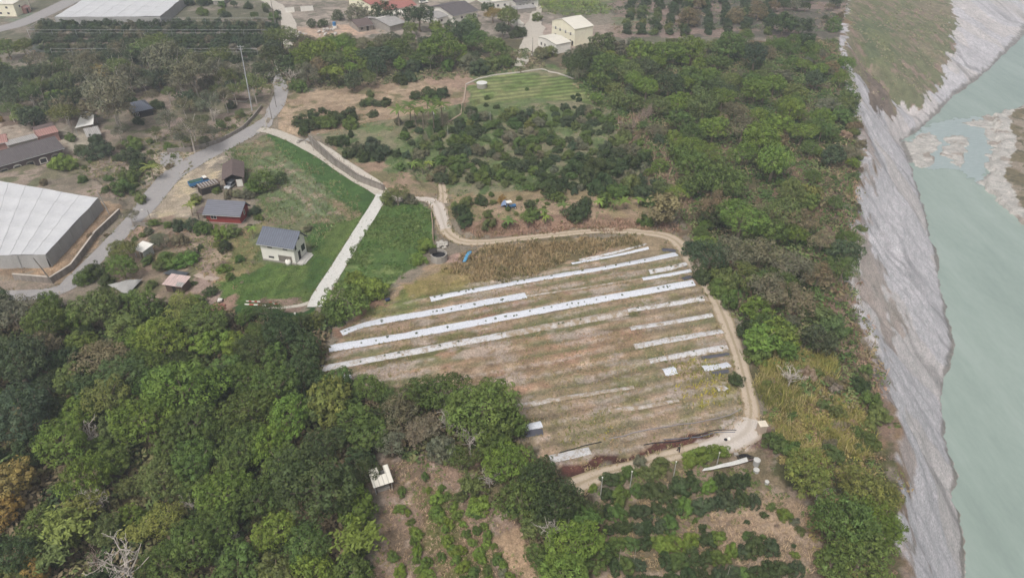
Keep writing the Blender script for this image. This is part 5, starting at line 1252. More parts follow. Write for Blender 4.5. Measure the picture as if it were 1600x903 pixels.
# striped pergola
R, w, d = house_at('striped_pergola', [(316, 306), (346, 297), (344.3, 291)], 'low pergola with pale and dark roof strips between the blue truck and the brown-roofed shed', 'pergola')
m = MB()
for k in range(7): m.box(w * k / 7 + .02, w * (k + .5) / 7, -.2, d + .2, 2.32, 2.38)
m.build('roof_strips', RF_PALE, R)
m = MB(); m.box(-.2, w + .2, -.15, d + .15, 2.16, 2.30); m.build('roof_frame', BROWNW, R)
for x in (0, w / 2, w):
    for y in (0, d):
        m = MB(); m.box(x - .06, x + .06, y - .06, y + .06, -.3, 2.16); m.build('post', BROWNW, R)
m = MB(); m.box(.1, w - .1, -.02, .04, -.2, 1.9); m.box(-.02, .04, .1, d - .1, -.2, 1.9); m.build('painted_shade_panel', DARK, R)  # dark panels stand in for the shade under the pergola roof

# little white shelter, pinkish shed, tin hut
R, w, d = house_at('white_shelter', [(213, 402), (227, 406), (230, 393)], 'small white flat-roofed shelter on posts behind the clumpy yellow-green tree', 'shelter')
m = MB(); m.slab([(-.3, -.3, 2.35), (w + .3, -.3, 2.3), (w + .3, d + .3, 2.5), (-.3, d + .3, 2.55)], .1); m.build('roof', WHITE, R)
m = MB(); m.box(w - .12, w - .02, 0, d, -.2, 2.2); m.build('wall', paint('faded_white', S(190, 192, 186)), R)
for x, y in ((0, 0), (0, d - .1), (w * .55, 0)):
    m = MB(); m.box(x, x + .1, y, y + .1, -.2, 2.25); m.build('post', METAL, R)
R, w, d = house_at('tin_shed', [(261, 455), (287, 459), (294, 447)], 'low shed with a faded pinkish tin roof among the gardens left of the lawn', 'shed')
m = MB(); m.box(0, w, 0, d, -.2, 1.9); m.build('wall', BROWNW, R)
m = MB(); m.slab([(-.35, -.4, 2.0), (w + .35, -.4, 2.0), (w + .35, d + .4, 2.45), (-.35, d + .4, 2.45)], .07); m.build('roof', RF_RUST, R)
m = MB(); m.box(.4 * w, .62 * w, -.05, 0, 0, 1.7); m.build('door', DARK, R)
m = MB(); m.slab([(w * .75, -.5, 2.30), (w + .5, -.45, 2.18), (w + .45, .7, 2.42), (w * .72, .6, 2.50)], .05); m.build('loose_sheet', RF_PALE, R)
R, w, d = house_at('tin_roof_hut', [(588, 772), (613, 764), (606, 745)], 'tiny hut of white tin sheets on posts at the edge of the lower garden plot', 'hut')
M0 = 2.0
m = MB(); m.slab([(-.3, -.35, M0), (w + .3, -.35, M0), (w + .3, d * .55, M0 + .35), (-.3, d * .55, M0 + .35)], .06); m.slab([(-.3, d * .56, M0 + .36), (w * .45, d * .56, M0 + .36), (w * .45, d + .3, M0 + .55), (-.3, d + .3, M0 + .55)], .06); m.slab([(w * .8, d * .56, M0 + .36), (w + .3, d * .56, M0 + .36), (w + .3, d + .3, M0 + .55), (w * .8, d + .3, M0 + .55)], .06)
m.build('roof', RF_WHITE, R)
for x in (0, w):
    for y in (0, d):
        m = MB(); m.box(x - .05, x + .05, y - .05, y + .05, -.3, M0 - .07); m.build('post', METAL, R)
m = MB(); m.box(.05, w - .05, d - .06, d - .01, -.1, 1.9); m.box(-.02, .03, .1, d - .1, -.1, 1.0); m.build('wall', RF_PALE, R)
m = MB(); m.box(.3, w - .3, .2, .8, .0, .5); m.build('bench', GREY, R)

# long dark-roofed house on the left and its neighbours
R, w, d = house_at('long_house', [(-40, 282), (103, 247), (98, 228)], 'long low house with a dark ribbed roof and arched openings, at the left edge', 'house')
m = MB(); gable(m, w, d, 3.0, 1.5, .62, z0=-.4); m.build('wall', paint('dark_plaster', S(120, 108, 108)), R)
gable_roof(R, RF_DARK, w, d, 3.02, 1.5, .62, .5, .15)
n = 6
for k in range(n):
    x = w * (.12 + .86 * k / n) + .3; ww = w / n * .55
    a = MB(); prof = [(x, .2), (x + ww, .2), (x + ww, 1.5)] + [(x + ww / 2 + ww / 2 * math.cos(t * math.pi / 6), 1.5 + .6 * math.sin(t * math.pi / 6)) for t in range(1, 6)] + [(x, 1.5)]
    a.add([(p_[0], -.06, p_[1]) for p_ in prof] + [(p_[0], 0.02, p_[1]) for p_ in prof], [tuple(range(len(prof)))] + [(i, (i + 1) % len(prof), len(prof) + (i + 1) % len(prof), len(prof) + i) for i in range(len(prof))])
    ar = a.build('arched_window', GREY if k % 2 else WHITE, R)
    g = MB(); g.box(x + .3, x + ww - .3, -.10, -.065, .5, 1.6); g.build('pane', GLASS, ar)
R, w, d = house_at('pink_annex', [(66, 226), (95, 219), (92, 206)], 'small outbuilding with a domed dark roof and a pink front slope behind the long house', 'outbuilding')
m = MB(); m.box(0, w, 0, d, -.3, 2.6); m.build('wall', paint('pink_plaster', S(176, 140, 132)), R)
m = MB(); m.prism([(-.3, 2.6), (d * .4, 3.5), (d * .4, 3.62), (-.3, 2.72)], -.2, w + .2); m.build('front_roof', TILE_P, R)
m = MB(); pr = [(d * .4 + (d * .6 + .3) * t / 8, 2.6 + 1.35 * math.sin(math.pi * (t / 8 * .85 + .13))) for t in range(9)]
m.prism(pr + [(p_[0], p_[1] - .2) for p_ in reversed(pr)], -.2, w + .2); m.build('domed_roof', RF_BROWN, R)
R, w, d = house_at('pink_outhouse', [(-10, 240), (16, 235), (14, 224)], 'pink-roofed outhouse at the left edge behind the long dark roof', 'outbuilding')
m = MB(); gable(m, w, d, 2.6, 1.0, .6, z0=-.3); m.build('wall', paint('pink_plaster', S(176, 140, 132)), R)
gable_roof(R, TILE_P, w, d, 2.62, 1.0, .6, .3, .12)
R, w, d = house_at('flat_roof_store', [(18, 240), (63, 228), (61, 221)], 'long flat pale roof between the two pink roofs', 'outbuilding')
m = MB(); m.box(0, w, 0, d, -.3, 2.4); m.build('wall', GREY, R)
m = MB(); m.box(-.2, w + .2, -.2, d + .2, 2.4, 2.56); m.build('roof', RF_PALE, R)
A, B, C, D = G(122, 213), G(136, 195), G(153, 193), G(150, 207)
R = empty('white_canopy', A, 0, 'white tensioned canopy on poles beside the tall grey-green tree', 'canopy')
hs_ = [2.6, 4.4, 3.6, 2.6]; base = [A, B, C, D]
rel = [(p_ - A) for p_ in base]
nn = 8; V = []
for i in range(nn + 1):
    for j in range(nn + 1):
        u, v = i / nn, j / nn
        p_ = rel[0] * (1 - u) * (1 - v) + rel[1] * (1 - u) * v + rel[2] * u * v + rel[3] * u * (1 - v)
        zt = hs_[0] * (1 - u) * (1 - v) + hs_[1] * (1 - u) * v + hs_[2] * u * v + hs_[3] * u * (1 - v)
        V.append((p_.x, p_.y, p_.z + zt - .9 * math.sin(math.pi * u) * math.sin(math.pi * v)))
m = MB(); k = nn + 1
top = V; bot = [(x, y, z - .04) for x, y, z in V]
fs = [(i * k + j, (i + 1) * k + j, (i + 1) * k + j + 1, i * k + j + 1) for i in range(nn) for j in range(nn)]
m.add(top, fs); m.add(bot, [f[::-1] for f in fs]); m.build('sail', paint('white_canvas', S(236, 234, 228), .7, .06), R, True)
for p_, h_ in zip(rel, hs_):
    m = MB(); m.tube([p_, p_ + Vector((0, 0, h_))], .06, 6); m.build('pole', METAL, R)
R, w, d = house_at('grey_lean_to', [(140, 222), (160, 218), (166, 208)], 'low grey-roofed lean-to below the white canopy', 'shed')
m = MB(); m.box(0, w, .3, d, -.2, 1.8); m.build('wall', BROWNW, R)
m = MB(); m.slab([(-.3, -.3, 1.7), (w + .2, -.3, 1.7), (w + .2, d + .3, 2.6), (-.3, d + .3, 2.6)], .08); m.build('roof', RF_PALE, R)
R, w, d = house_at('garden_hut', [(213, 186), (240, 180), (250, 163)], 'hut with a blue-grey hipped roof and dark walls, among the shrubs left of the road', 'hut')
m = MB(); m.box(0, w, 0, d, -.3, 2.3); m.build('wall', DARK, R)
m = MB(); m.add([(-.5, -.5, 2.3), (w + .5, -.5, 2.3), (w + .5, d + .5, 2.3), (-.5, d + .5, 2.3), (w * .32, d * .5, 4.1), (w * .68, d * .5, 4.1)], [(0, 1, 5, 4), (1, 2, 5), (2, 3, 4, 5), (3, 0, 4), (3, 2, 1, 0)]); m.build('roof', RF_GREY, R)
window(R, .2, .7, 1.0, 1.2)
R, w, d = house_at('white_bench', [(45, 195), (60, 193), (60.5, 190)], 'long white bench on the bare ground left of the dark round tree', 'bench')
m = MB(); m.box(0, w, 0, d, .72, .80); m.build('seat', WHITE, R)
for x in (.2, w - .35):
    m = MB(); m.box(x, x + .15, .1, d - .1, -.1, .72); m.build('leg', GREY, R)
R, w, d = house_at('concrete_planters', [(300, 156), (385, 160), (385, 156)], 'long line of low dark boxes under the scrub by the road', 'boxes')
m = MB(); m.box(0, w, 0, d, -.2, .5); m.build('trough', GREY, R)
m = MB(); m.box(.1, w - .1, .1, d - .1, .5, .62); m.build('soil', BROWNW, R)

# top-left cream building and shed
R, w, d = house_at('cream_block', [(-30, 25), (27, 26), (42, 16)], 'cream two-storey block with four small windows in the top left corner', 'building')
m = MB(); m.box(0, w, 0, d, -.5, 5.4); m.build('wall', CREAM, R)
m = MB(); m.slab([(-.3, -.3, 5.55), (w + .3, -.3, 5.55), (w + .3, d + .3, 6.6), (-.3, d + .3, 6.6)], .15); m.build('roof', RF_WHITE, R)
for x in (.55, .76):
    for z in (.9, 3.4): window(R, x * w, z, 1.1, .9, trim=GREY)
window(R, d * .3, 3.2, 1.0, .9, y=w, axis='x', trim=GREY)
R, w, d = house_at('red_gatehouse', [(41, 22), (49, 19), (52, 12)], 'little reddish gatehouse beside the cream block and the main road', 'shed')
m = MB(); gable(m, w, d, 2.4, .8, .5, z0=-.3); m.build('wall', paint('reddish_wall', S(186, 140, 128)), R)
gable_roof(R, TILE_P, w, d, 2.42, .8, .5, .2, .1); door(R, .3 * w, 0, .8, 1.9)
R, w, d = house_at('white_shed', [(334, 8), (351, 8), (352, 2)], 'tiny white-roofed shed alone in the orchard at the top edge', 'shed')
m = MB(); m.box(0, w, 0, d, -.3, 2.0); m.build('wall', GREY, R)
m = MB(); m.slab([(-.3, -.3, 2.1), (w + .3, -.3, 2.1), (w + .3, d + .3, 2.6), (-.3, d + .3, 2.6)], .1); m.build('roof', RF_WHITE, R)

# village houses
def simple_house(name, pts, label, wallm, roofm, h, rise, ry=.5, ov=.5, wins=(), doorx=None, cat='house', ridge=None, flat_=False):
    R, w, d = house_at(name, pts, label, cat)
    m = MB()
    if flat_:
        m.box(0, w, 0, d, -.4, h); m.build('wall', wallm, R)
        m = MB(); m.slab([(-ov, -ov, h + .12), (w + ov, -ov, h + .12), (w + ov, d + ov, h + rise + .12), (-ov, d + ov, h + rise + .12)], .11); m.build('roof', roofm, R)
    else:
        gable(m, w, d, h, rise, ry, z0=-.4); m.build('wall', wallm, R); gable_roof(R, roofm, w, d, h + .02, rise, ry, ov, .14, ridge=ridge)
    for x, z in wins: window(R, x * w, z, 1.1, 1.0, trim=GREY)
    if doorx is not None: door(R, doorx * w, 0, 1.0, 2.0)
    return R, w, d
simple_house('red_roof_house', [(604, 27), (650, 19), (657, 4)], 'long house with a faded red tiled roof in the village, beside the large dark tree', CREAM, TILE_R, 3.0, 1.8, .5, .6, ((.2, 1), (.5, 1), (.75, 1)), .38)
simple_house('red_roof_wing', [(580, 18), (597, 14), (590, -2)], 'smaller red-tiled wing left of the long red roof', CREAM, TILE_R, 3.0, 1.5, .5, .5, ((.3, 1),))
simple_house('white_lean_to', [(610, 31), (632, 27), (633, 22)], 'white-roofed lean-to along the front of the long red-tiled house', WHITE, RF_WHITE, 1.9, .5, flat_=True, ov=.3, cat='lean-to')
simple_house('grey_barn', [(610, 51), (633, 45), (607, 30)], 'grey metal-roofed barn with a white ridge in the village', GREY, RF_PALE, 2.8, 1.4, .5, .4, cat='barn', ridge=WHITE)
simple_house('purple_roof_hut', [(561, 51), (583, 47), (579, 36)], 'small hut with a purple-grey roof on the bare village yard', GREY, RF_BROWN, 2.3, 1.3, .55, .5, ((.15, .8),), .55, cat='hut')
simple_house('dark_roof_house', [(709, 36), (746, 27), (732, 8)], 'white-walled village house under a wide dark gabled roof', WHITE, RF_DARK, 3.0, 2.2, .5, .5, ((.3, 1), (.6, 1)), .8)
simple_house('pale_side_house', [(684, 39), (700, 35), (696, 22)], 'pale little house left of the dark-roofed village house', WHITE, RF_PALE, 2.8, .8, .5, .3, ((.3, 1),))
simple_house('white_flat_house', [(770, 16), (796, 13), (780, -8)], 'white box-like house with a white flat roof at the top edge', WHITE, RF_WHITE, 3.6, .5, flat_=True, ov=.3, wins=((.25, 1.2), (.65, 1.2)))
simple_house('black_roof_house', [(806, 15), (841, 11), (832, -6)], 'white house with a black sloping roof above the grey yard at the top edge', WHITE, RF_DARK, 3.2, 1.6, .6, .5, ((.15, 1), (.45, 1), (.7, 1)), .3)
simple_house('village_annex', [(800, 22), (838, 18), (838, 13)], 'low grey annex in front of the black-roofed house', GREY, RF_PALE, 1.7, .3, flat_=True, ov=.2, cat='outbuilding')
simple_house('far_grey_house', [(548, 5), (572, 4), (574, -10)], 'pale grey roofed house at the top edge behind the dark trees', GREY, RF_PALE, 3, .6, flat_=True, ov=.3)
simple_house('garden_wall_store', [(808, 46), (818, 45), (818, 36)], 'white open store beside the farmyard drive under the big tree', WHITE, RF_WHITE, 2.0, .3, flat_=True, ov=.2, cat='store')
R, w, d = house_at('white_garden_wall', [(446, 21), (490, 17), (490.5, 16)], 'white rendered wall along the village lane', 'wall')
m = MB(); m.box(0, w * .33, 0, .3, -.4, 2.4); m.box(w * .55, w, 0, .3, -.4, 2.4); m.build('wall', WHITE, R)
m = MB(); m.box(-.05, w * .33 + .05, -.05, .35, 2.4, 2.5); m.box(w * .55 - .05, w + .05, -.05, .35, 2.4, 2.5); m.build('coping', GREY, R)
R = empty('blue_tank', G(523, 44), .3, 'blue water tank on a white stand in the village yard', 'water tank')
m = MB(); m.box(-.8, .8, -.8, .8, -.2, 1.0); m.build('stand', WHITE, R)
m = MB(); m.cyl((0, 0), .75, 1.0, 2.3, 14); m.dome((0, 0), .75, 2.302, .3, 14); m.build('tank', BLUE, R)

# cream gabled farm building with barrel-roofed annex
def barrel(name, pts, label, h, rise, wallm, roofm, storeys, pk=4 / 9):
    R, w, d = house_at(name, pts, label, 'building')
    N = 9
    arc = [(w * t / N, h + rise * (t / N / pk if t / N < pk else (1 - t / N) / (1 - pk)) ** .92) for t in range(N + 1)]
    m = MB(); prof = [(0, -.6), (w, -.6)] + list(reversed(arc))
    m.add([(x, 0, z) for x, z in prof] + [(x, d, z) for x, z in prof], [tuple(range(len(prof)))] + [tuple(range(2 * len(prof) - 1, len(prof) - 1, -1))] + [((i + 1) % len(prof), i, len(prof) + i, len(prof) + (i + 1) % len(prof)) for i in range(len(prof))])
    m.build('wall', wallm, R)
    m = MB()
    arc2 = [(x * (w + .5) / w - .25, z + .03) for x, z in arc]; arc3 = [(x, z + .13) for x, z in arc2]
    prof = arc2 + list(reversed(arc3))
    m.add([(x, -.25, z) for x, z in prof] + [(x, d + .25, z) for x, z in prof], [tuple(range(len(prof)))] + [tuple(range(2 * len(prof) - 1, len(prof) - 1, -1))] + [((i + 1) % len(prof), i, len(prof) + i, len(prof) + (i + 1) % len(prof)) for i in range(len(prof))])
    m.build('roof', roofm, R)
    for z in storeys:
        for x in ((.14, .34, .58, .80) if w > 9 else (.18, .68)): window(R, x * w, z, .95, 1.1, trim=GREY)
    if len(storeys) > 1:
        m = MB(); m.box(-.08, w + .08, -.09, .0, 4.55, 4.75); m.build('string_course', WHITE, R)
    return R, w, d
R, w, d = barrel('cream_farmhouse', [(862, 58), (897, 73), (917, 64)], 'tall cream building with a pale gabled roof and rows of windows beside the drive', 6.7, 2.2, CREAM, RF_WHITE, (1.0, 3.9))
door(R, .88 * w, -.3, 1.2, 2.2, y=0)
barrel('white_annex', [(841, 72), (869, 85), (884, 77)], 'lower white gabled annex in front of the tall cream building', 3.6, .7, WHITE, RF_WHITE, (1.0,))

# ------------------------------------------------------------------ net greenhouses
NETW = NT('white_net')
f = NETW.noise(.35, 4, .6); g = NETW.noise(3, 4, .7)
c = NETW.mix(.4, NETW.ramp(f, [(.3, S(200, 200, 202)), (.7, S(216, 216, 216))]), NETW.ramp(g, [(.3, S(184, 184, 186)), (.7, S(216, 216, 216))]))
NETW.bump(f, .3, .2); NETW = NETW.done(c, .8)
NETS = NT('grey_net')
f = NETS.noise(.6, 5, .7, stretch=(1, 1, .25)); g = NETS.noise(5, 3, .7)
c = NETS.mix(.4, NETS.ramp(f, [(.25, S(152, 150, 147)), (.75, S(186, 184, 181))]), NETS.ramp(g, [(.3, S(130, 128, 124)), (.7, S(182, 180, 176))]))
NETS = NETS.done(c, .85)
def nethouse(name, label, roof_px, hpx, dz, mesh_n=(35, 25), sag=.32):
    """roof corners (front-left, front-right, back-right, back-left) seen in the photo at height hpx over the ground"""
    P = Gs(roof_px, hpx); z0 = min(p.z for p in P)
    A = P[0]
    R = empty(name, (A.x, A.y, z0), 0, label, 'greenhouse')
    L = [Vector((p.x - A.x, p.y - A.y, 0)) for p in P]
    nu, nv = mesh_n; V = []
    for i in range(nu + 1):
        for j in range(nv + 1):
            u, v = i / nu, j / nv
            p = L[0] * (1 - u) * (1 - v) + L[1] * u * (1 - v) + L[2] * u * v + L[3] * (1 - u) * v
            uu_, vv_ = u * 7 % 1, v * 5 % 1
            s_ = sag * (math.sin(math.pi * uu_) * .6 + math.sin(math.pi * vv_) * .4) * min(1, 8 * u * (1 - u), 8 * v * (1 - v))
            V.append((p.x, p.y, hpx - s_ + .35 * (fbm(np.array([p.x]), np.array([p.y]), 5, 7, 3)[0] - .5)))
    k = nv + 1; fs = [(i * k + j, (i + 1) * k + j, (i + 1) * k + j + 1, i * k + j + 1) for i in range(nu) for j in range(nv)]
    m = MB(); m.add(V, fs); m.add([(x, y, z - .06) for x, y, z in V], [f[::-1] for f in fs]); rf = m.build('roof_net', NETW, R, True)
    m = MB()
    for i in range(1, 7):
        pts = [V[int(round(nu * i / 7)) * k + j] for j in range(nv + 1)]; m.tube([(x, y, z + .02) for x, y, z in pts], .035, 4)
    for j in range(1, 5):
        pts = [V[i * k + int(round(nv * j / 5))] for i in range(nu + 1)]; m.tube([(x, y, z + .02) for x, y, z in pts], .035, 4)
    m.build('roof_wires', paint('wire_grey', S(188, 188, 188)), rf)
    for a, b in ((0, 1), (1, 2), (2, 3), (3, 0)):
        m = MB(); ln = (L[b] - L[a]).length; n = max(2, int(ln / 2)); dn = (L[b] - L[a]).normalized(); nm = Vector((dn.y, -dn.x, 0))
        tp = []; bt = []
        for i in range(n + 1):
            p = L[a].lerp(L[b], i / n); o_ = .12 * math.sin(i * 2.1 + a)
            q = p + nm * (.35 + o_ * .6); hz = h1(A.x + q.x, A.y + q.y) - z0
            tp.append((p.x, p.y, hpx - .10)); bt.append((q.x, q.y, hz - .05))
        m.add(bt + tp, [(i, i + 1, n + 2 + i, n + 1 + i) for i in range(n)])
        m.add([(x - nm.x * .05, y - nm.y * .05, z) for x, y, z in bt + tp], [(n + 1 + i, n + 2 + i, i + 1, i) for i in range(n)])
        m.build('side_net', NETS, R)
        npost = max(2, int(ln / 5))
        for i in range(npost + 1):
            p = L[a].lerp(L[b], i / npost) + nm * .42; hz = h1(A.x + p.x, A.y + p.y) - z0
            if i == npost: continue
            mm = MB(); mm.tube([(p.x, p.y, hz - .2), (p.x - nm.x * .3, p.y - nm.y * .3, hpx + .05)], .055, 5); mm.build('post', METAL, R)
    return R
nethouse('net_greenhouse', 'large greenhouse with a white net roof and grey net sides beside the walled lane', [(-60, 399), (70, 397), (153, 309), (-40, 276)], 3.4, 0)
nethouse('net_greenhouse', 'far white net-roofed greenhouse beside the main road at the top', [(85, 26), (250, 26), (292, -10), (150, -14)], 4.2, 0)

# ------------------------------------------------------------------ walls
def wall_along(name, px, label, h0, h1_, th, mat, cap=None, off=0.0, cat='wall', z_from=0.0, group=None, follow=True):
    P = Gs(px); A = P[0]; R = empty(name, A, 0, label, cat, group)
    pts = []
    for i in range(len(P) - 1):
        n = max(1, int((P[i + 1] - P[i]).length / 1.5))
        for k in range(n): pts.append(P[i].lerp(P[i + 1], k / n))
    pts.append(P[-1]); n = len(pts)
    V = []; m = MB(); c = MB(); CV = []
    for i, p in enumerate(pts):
        d = (pts[min(i + 1, n - 1)] - pts[max(i - 1, 0)]); d.z = 0; d.normalize(); nm = Vector((-d.y, d.x, 0))
        hh = h0 + (h1_ - h0) * i / (n - 1)
        zz_ = min(h1(p.x, p.y), h1(*(p - nm * .4)[:2]), h1(*(p + nm * .4)[:2])) if follow else p.z
        a = p + nm * (off - th / 2) - A; b = p + nm * (off + th / 2) - A
        V += [(a.x, a.y, zz_ - A.z - .3), (b.x, b.y, zz_ - A.z - .3), (b.x, b.y, zz_ - A.z + hh), (a.x, a.y, zz_ - A.z + hh)]
        a2 = p + nm * (off - th / 2 - .06) - A; b2 = p + nm * (off + th / 2 + .06) - A
        CV += [(a2.x, a2.y, zz_ - A.z + hh), (b2.x, b2.y, zz_ - A.z + hh), (b2.x, b2.y, zz_ - A.z + hh + .1), (a2.x, a2.y, zz_ - A.z + hh + .1)]
    fs = []
    for i in range(n - 1):
        b = 4 * i
        for q in range(4): fs.append((b + q, b + (q + 1) % 4, b + 4 + (q + 1) % 4, b + 4 + q))
    fs += [(3, 2, 1, 0), (4 * n - 4, 4 * n - 3, 4 * n - 2, 4 * n - 1)]
    m.add(V, [f[::-1] for f in fs]); m.build('wall', mat, R)
    if cap: c.add(CV, [f[::-1] for f in fs]); c.build('coping', cap, R)
    return R
STAINC = NT('stained_concrete')
f = STAINC.noise(.9, 5, .7, stretch=(1, 1, .25)); c = STAINC.ramp(f, [(.3, S(120, 112, 104)), (.55, S(150, 142, 134)), (.75, S(172, 164, 156))]); STAINC.bump(f, .4, .1); STAINC = STAINC.done(c, .9)
wall_along('retaining_wall', [(484, 226), (495, 236), (522, 259), (560, 284), (600, 299)], 'long stained concrete retaining wall along the upper edge of the weathered path', 2.9, 1.6, .4, STAINC, DKGREY, off=.15)
wall_along('lane_wall', [(24, 437), (82, 442), (113, 422), (150, 371), (188, 335)], 'low concrete wall with a pale coping round the greenhouse, beside the lane', 1.55, 1.5, .3, STAINC, paint('pale_coping', S(200, 190, 178)), off=-.1)
wall_along('road_wall', [(262, 240), (300, 238), (345, 224), (382, 203), (400, 184), (412, 168)], 'dark grey retaining wall along the upper side of the asphalt road', 1.3, 1.0, .35, STAINC, None, off=.5)
wall_along('garden_wall', [(208, 352), (238, 354)], 'short grey garden wall beside the fallen branches above the gardens', 1.0, 1.0, .25, GREY, None)
wall_along('plot_wall', [(674, 336), (676, 352), (677, 378)], 'thin rusty concrete edge between the green plot and the dirt track', .9, .9, .2, paint('rusty_concrete', S(168, 146, 128)), None)
wall_along('water_channel', [(728, 133), (748, 124), (775, 118), (812, 114), (846, 109), (870, 115), (896, 124)], 'pale raised water channel curving round the top of the upper orchard', .35, .35, .5, paint('pale_concrete_block', S(206, 198, 188)), None, cat='water channel')
wall_along('earth_kerb', [(728, 134), (724, 160), (719, 180), (700, 192)], 'crumbling brown kerb down the side of the upper orchard from the round tank', .3, .25, .5, paint('brown_kerb', S(178, 158, 140)), None, cat='kerb')

# ------------------------------------------------------------------ tanks, sacks, sheets and small things
R = empty('concrete_tank', G(753, 137), 0, 'round concrete tank with a white lid on the grass at the top of the orchard', 'tank')
m = MB(); m.cyl((0, 0), 1.75, -.3, 1.55, 24); m.build('tank', GREY, R); m = MB(); m.cyl((0, 0), 1.85, 1.55, 1.72, 24); m.build('lid', paint('white_lid', S(226, 224, 220), .6, .08), R)
R = empty('water_box', G(1188.5, 675), .12, 'square cream water box standing by the bend of the dirt track', 'water tank')
m = MB(); m.box(-.62, .62, -.6, .6, -.2, 1.9); m.build('box', paint('beige_box', S(196, 178, 160)), R, bevel=.03); m = MB(); m.box(-.70, .70, -.68, .68, 1.9, 2.02); m.build('lid', paint('cream_lid', S(232, 220, 200)), R, bevel=.02)
for (px, py, rr, hh, lab) in ((1181, 726, .52, 1.1, 'tall white round tank beside the end of the long white sheet'), (1181, 737, .46, .5, 'low pale tub just below the tall white tank'), (1197.5, 756, .32, .55, 'small white bucket-shaped drum apart from the other tanks')):
    R = empty('water_drum', G(px, py), 0, lab, 'drum')
    m = MB(); m.cyl((0, 0), rr * .95, -.1, hh, 18, rr); m.build('drum', paint('drum_white', S(180, 178, 174)), R)
    m = MB(); m.cyl((0, 0), rr * 1.05, hh, hh + .07, 18); m.dome((0, 0), rr * .95, hh + .072, .08, 18, 3); m.build('lid', paint('drum_lid', S(206, 204, 198)), R)

def sheet_on_ground(name, px, label, cat, mat, off=.05, amp=.12, thick=.02, group=None, n=(16, 6), lift=None, holes=None):
    """a wrinkled sheet laid over a four-cornered patch of ground"""
    P = Gs(px); A = P[0]; V = []
    nu, nv = n; sd = rng.random() * 100
    for i in range(nu + 1):
        for j in range(nv + 1):
            u, v = i / nu, j / nv
            p = P[0] * (1 - u) * (1 - v) + P[1] * u * (1 - v) + P[2] * u * v + P[3] * (1 - u) * v
            a = fbm(np.array([p.x + sd]), np.array([p.y]), 1.3, 401, 3)[0]
            e = min(1, 5 * v, 5 * (1 - v), 8 * u, 8 * (1 - u))
            lf = 0 if lift is None else lift(u, v)
            V.append((p.x - A.x + (a - .5) * .5, p.y - A.y + (fbm(np.array([p.x]), np.array([p.y + sd]), 1.7, 403, 2)[0] - .5) * .6, h1(p.x, p.y) - A.z + off + amp * a * (.4 + .6 * e) + lf))
    k = nv + 1; fs = [(i * k + j, (i + 1) * k + j, (i + 1) * k + j + 1, i * k + j + 1) for i in range(nu) for j in range(nv)]
    m = MB(); m.add(V, fs); m.add([(x, y, z - thick) for x, y, z in V], [f[::-1] for f in fs])
    o = m.build(name, mat, None, True); o.location = A
    return tag(o, label, cat, group)
PLASTW = NT('white_sheet'); f = PLASTW.noise(1.2, 5, .7); c = PLASTW.ramp(f, [(.3, S(196, 194, 188)), (.6, S(222, 220, 214))]); PLASTW.bump(f, .3, .1); PLASTW = PLASTW.done(c, .45)
sheet_on_ground('white_sheet', [(1096, 741), (1100, 736), (1166, 719), (1168, 726)], 'long narrow white plastic sheet lying between orchard bushes, leading to the white tanks', 'plastic sheet', PLASTW, .7, .35, n=(20, 5))
sheet_on_ground('blue_tarpaulin', [(722, 411), (727, 411), (738, 394), (731, 394)], 'crumpled bright blue tarpaulin by the bend of the dirt track', 'tarpaulin', BLUET, .15, .7, n=(14, 9))
sheet_on_ground('grey_net_sheet', [(170, 449), (200, 466), (224, 440), (212, 441)], 'torn grey net spread low over plants at the edge of the wood', 'net', NETS, .6, .8, n=(14, 10))
sheet_on_ground('dark_net_sheet', [(255, 430), (290, 436), (296, 428), (268, 424)], 'dark grey net lying behind the pinkish tin-roofed shed', 'net', paint('dark_net', S(84, 88, 92)), .4, .5, n=(10, 6))
sheet_on_ground('pale_earth_sheet', [(300, 432), (335, 440), (345, 434), (310, 428)], 'pale sheet on the brown soil right of the tin-roofed shed', 'plastic sheet', paint('earthy_sheet', S(182, 164, 150)), .08, .2, n=(10, 6))
R = empty('ring_tank', G(686, 406), .4, 'open grey concrete ring tank with a dark sheet, beside the green plot', 'tank')
m = MB(); Nn = 12; ro, ri = 1.9, 1.65
oc = [(ro * math.cos(6.283 * k / Nn), ro * math.sin(6.283 * k / Nn)) for k in range(Nn)]; ic = [(ri * math.cos(6.283 * k / Nn), ri * math.sin(6.283 * k / Nn)) for k in range(Nn)]
V = [(x, y, -.3) for x, y in oc] + [(x, y, 1.7) for x, y in oc] + [(x, y, 1.7) for x, y in ic] + [(x, y, .2) for x, y in ic]
m.add(V, [(a * Nn + k, a * Nn + (k + 1) % Nn, (a + 1) * Nn + (k + 1) % Nn, (a + 1) * Nn + k) for a in range(3) for k in range(Nn)]); m.build('ring', GREY, R)
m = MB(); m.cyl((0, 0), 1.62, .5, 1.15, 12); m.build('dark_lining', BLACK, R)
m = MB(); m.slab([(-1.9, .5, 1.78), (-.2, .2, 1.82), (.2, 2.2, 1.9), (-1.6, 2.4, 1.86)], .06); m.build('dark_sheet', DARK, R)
def rockpile(name, px, py, label, cat, n, size, mat, spread):
    R = empty(name, G(px, py), 0, label, cat)
    m = MB()
    for k in range(n):
        a = rng.random() * 6.28; q = spread * math.sqrt(rng.random()); s_ = size * (.6 + .7 * rng.random())
        c_ = Vector((q * math.cos(a), q * math.sin(a), s_ * .35 + (spread - q) * .45)); vs = []
        bm = bmesh.new(); bmesh.ops.create_icosphere(bm, subdivisions=1, radius=s_)
        for v in bm.verts: v.co *= .75 + .5 * rng.random()
        b = len(m.v); m.v += [tuple(c_ + Vector((v.co.x, v.co.y, v.co.z * .7))) for v in bm.verts]; m.f += [tuple(b + v.index for v in f_.verts) for f_ in bm.faces]; bm.free()
    m.build('heap', mat, R); return R
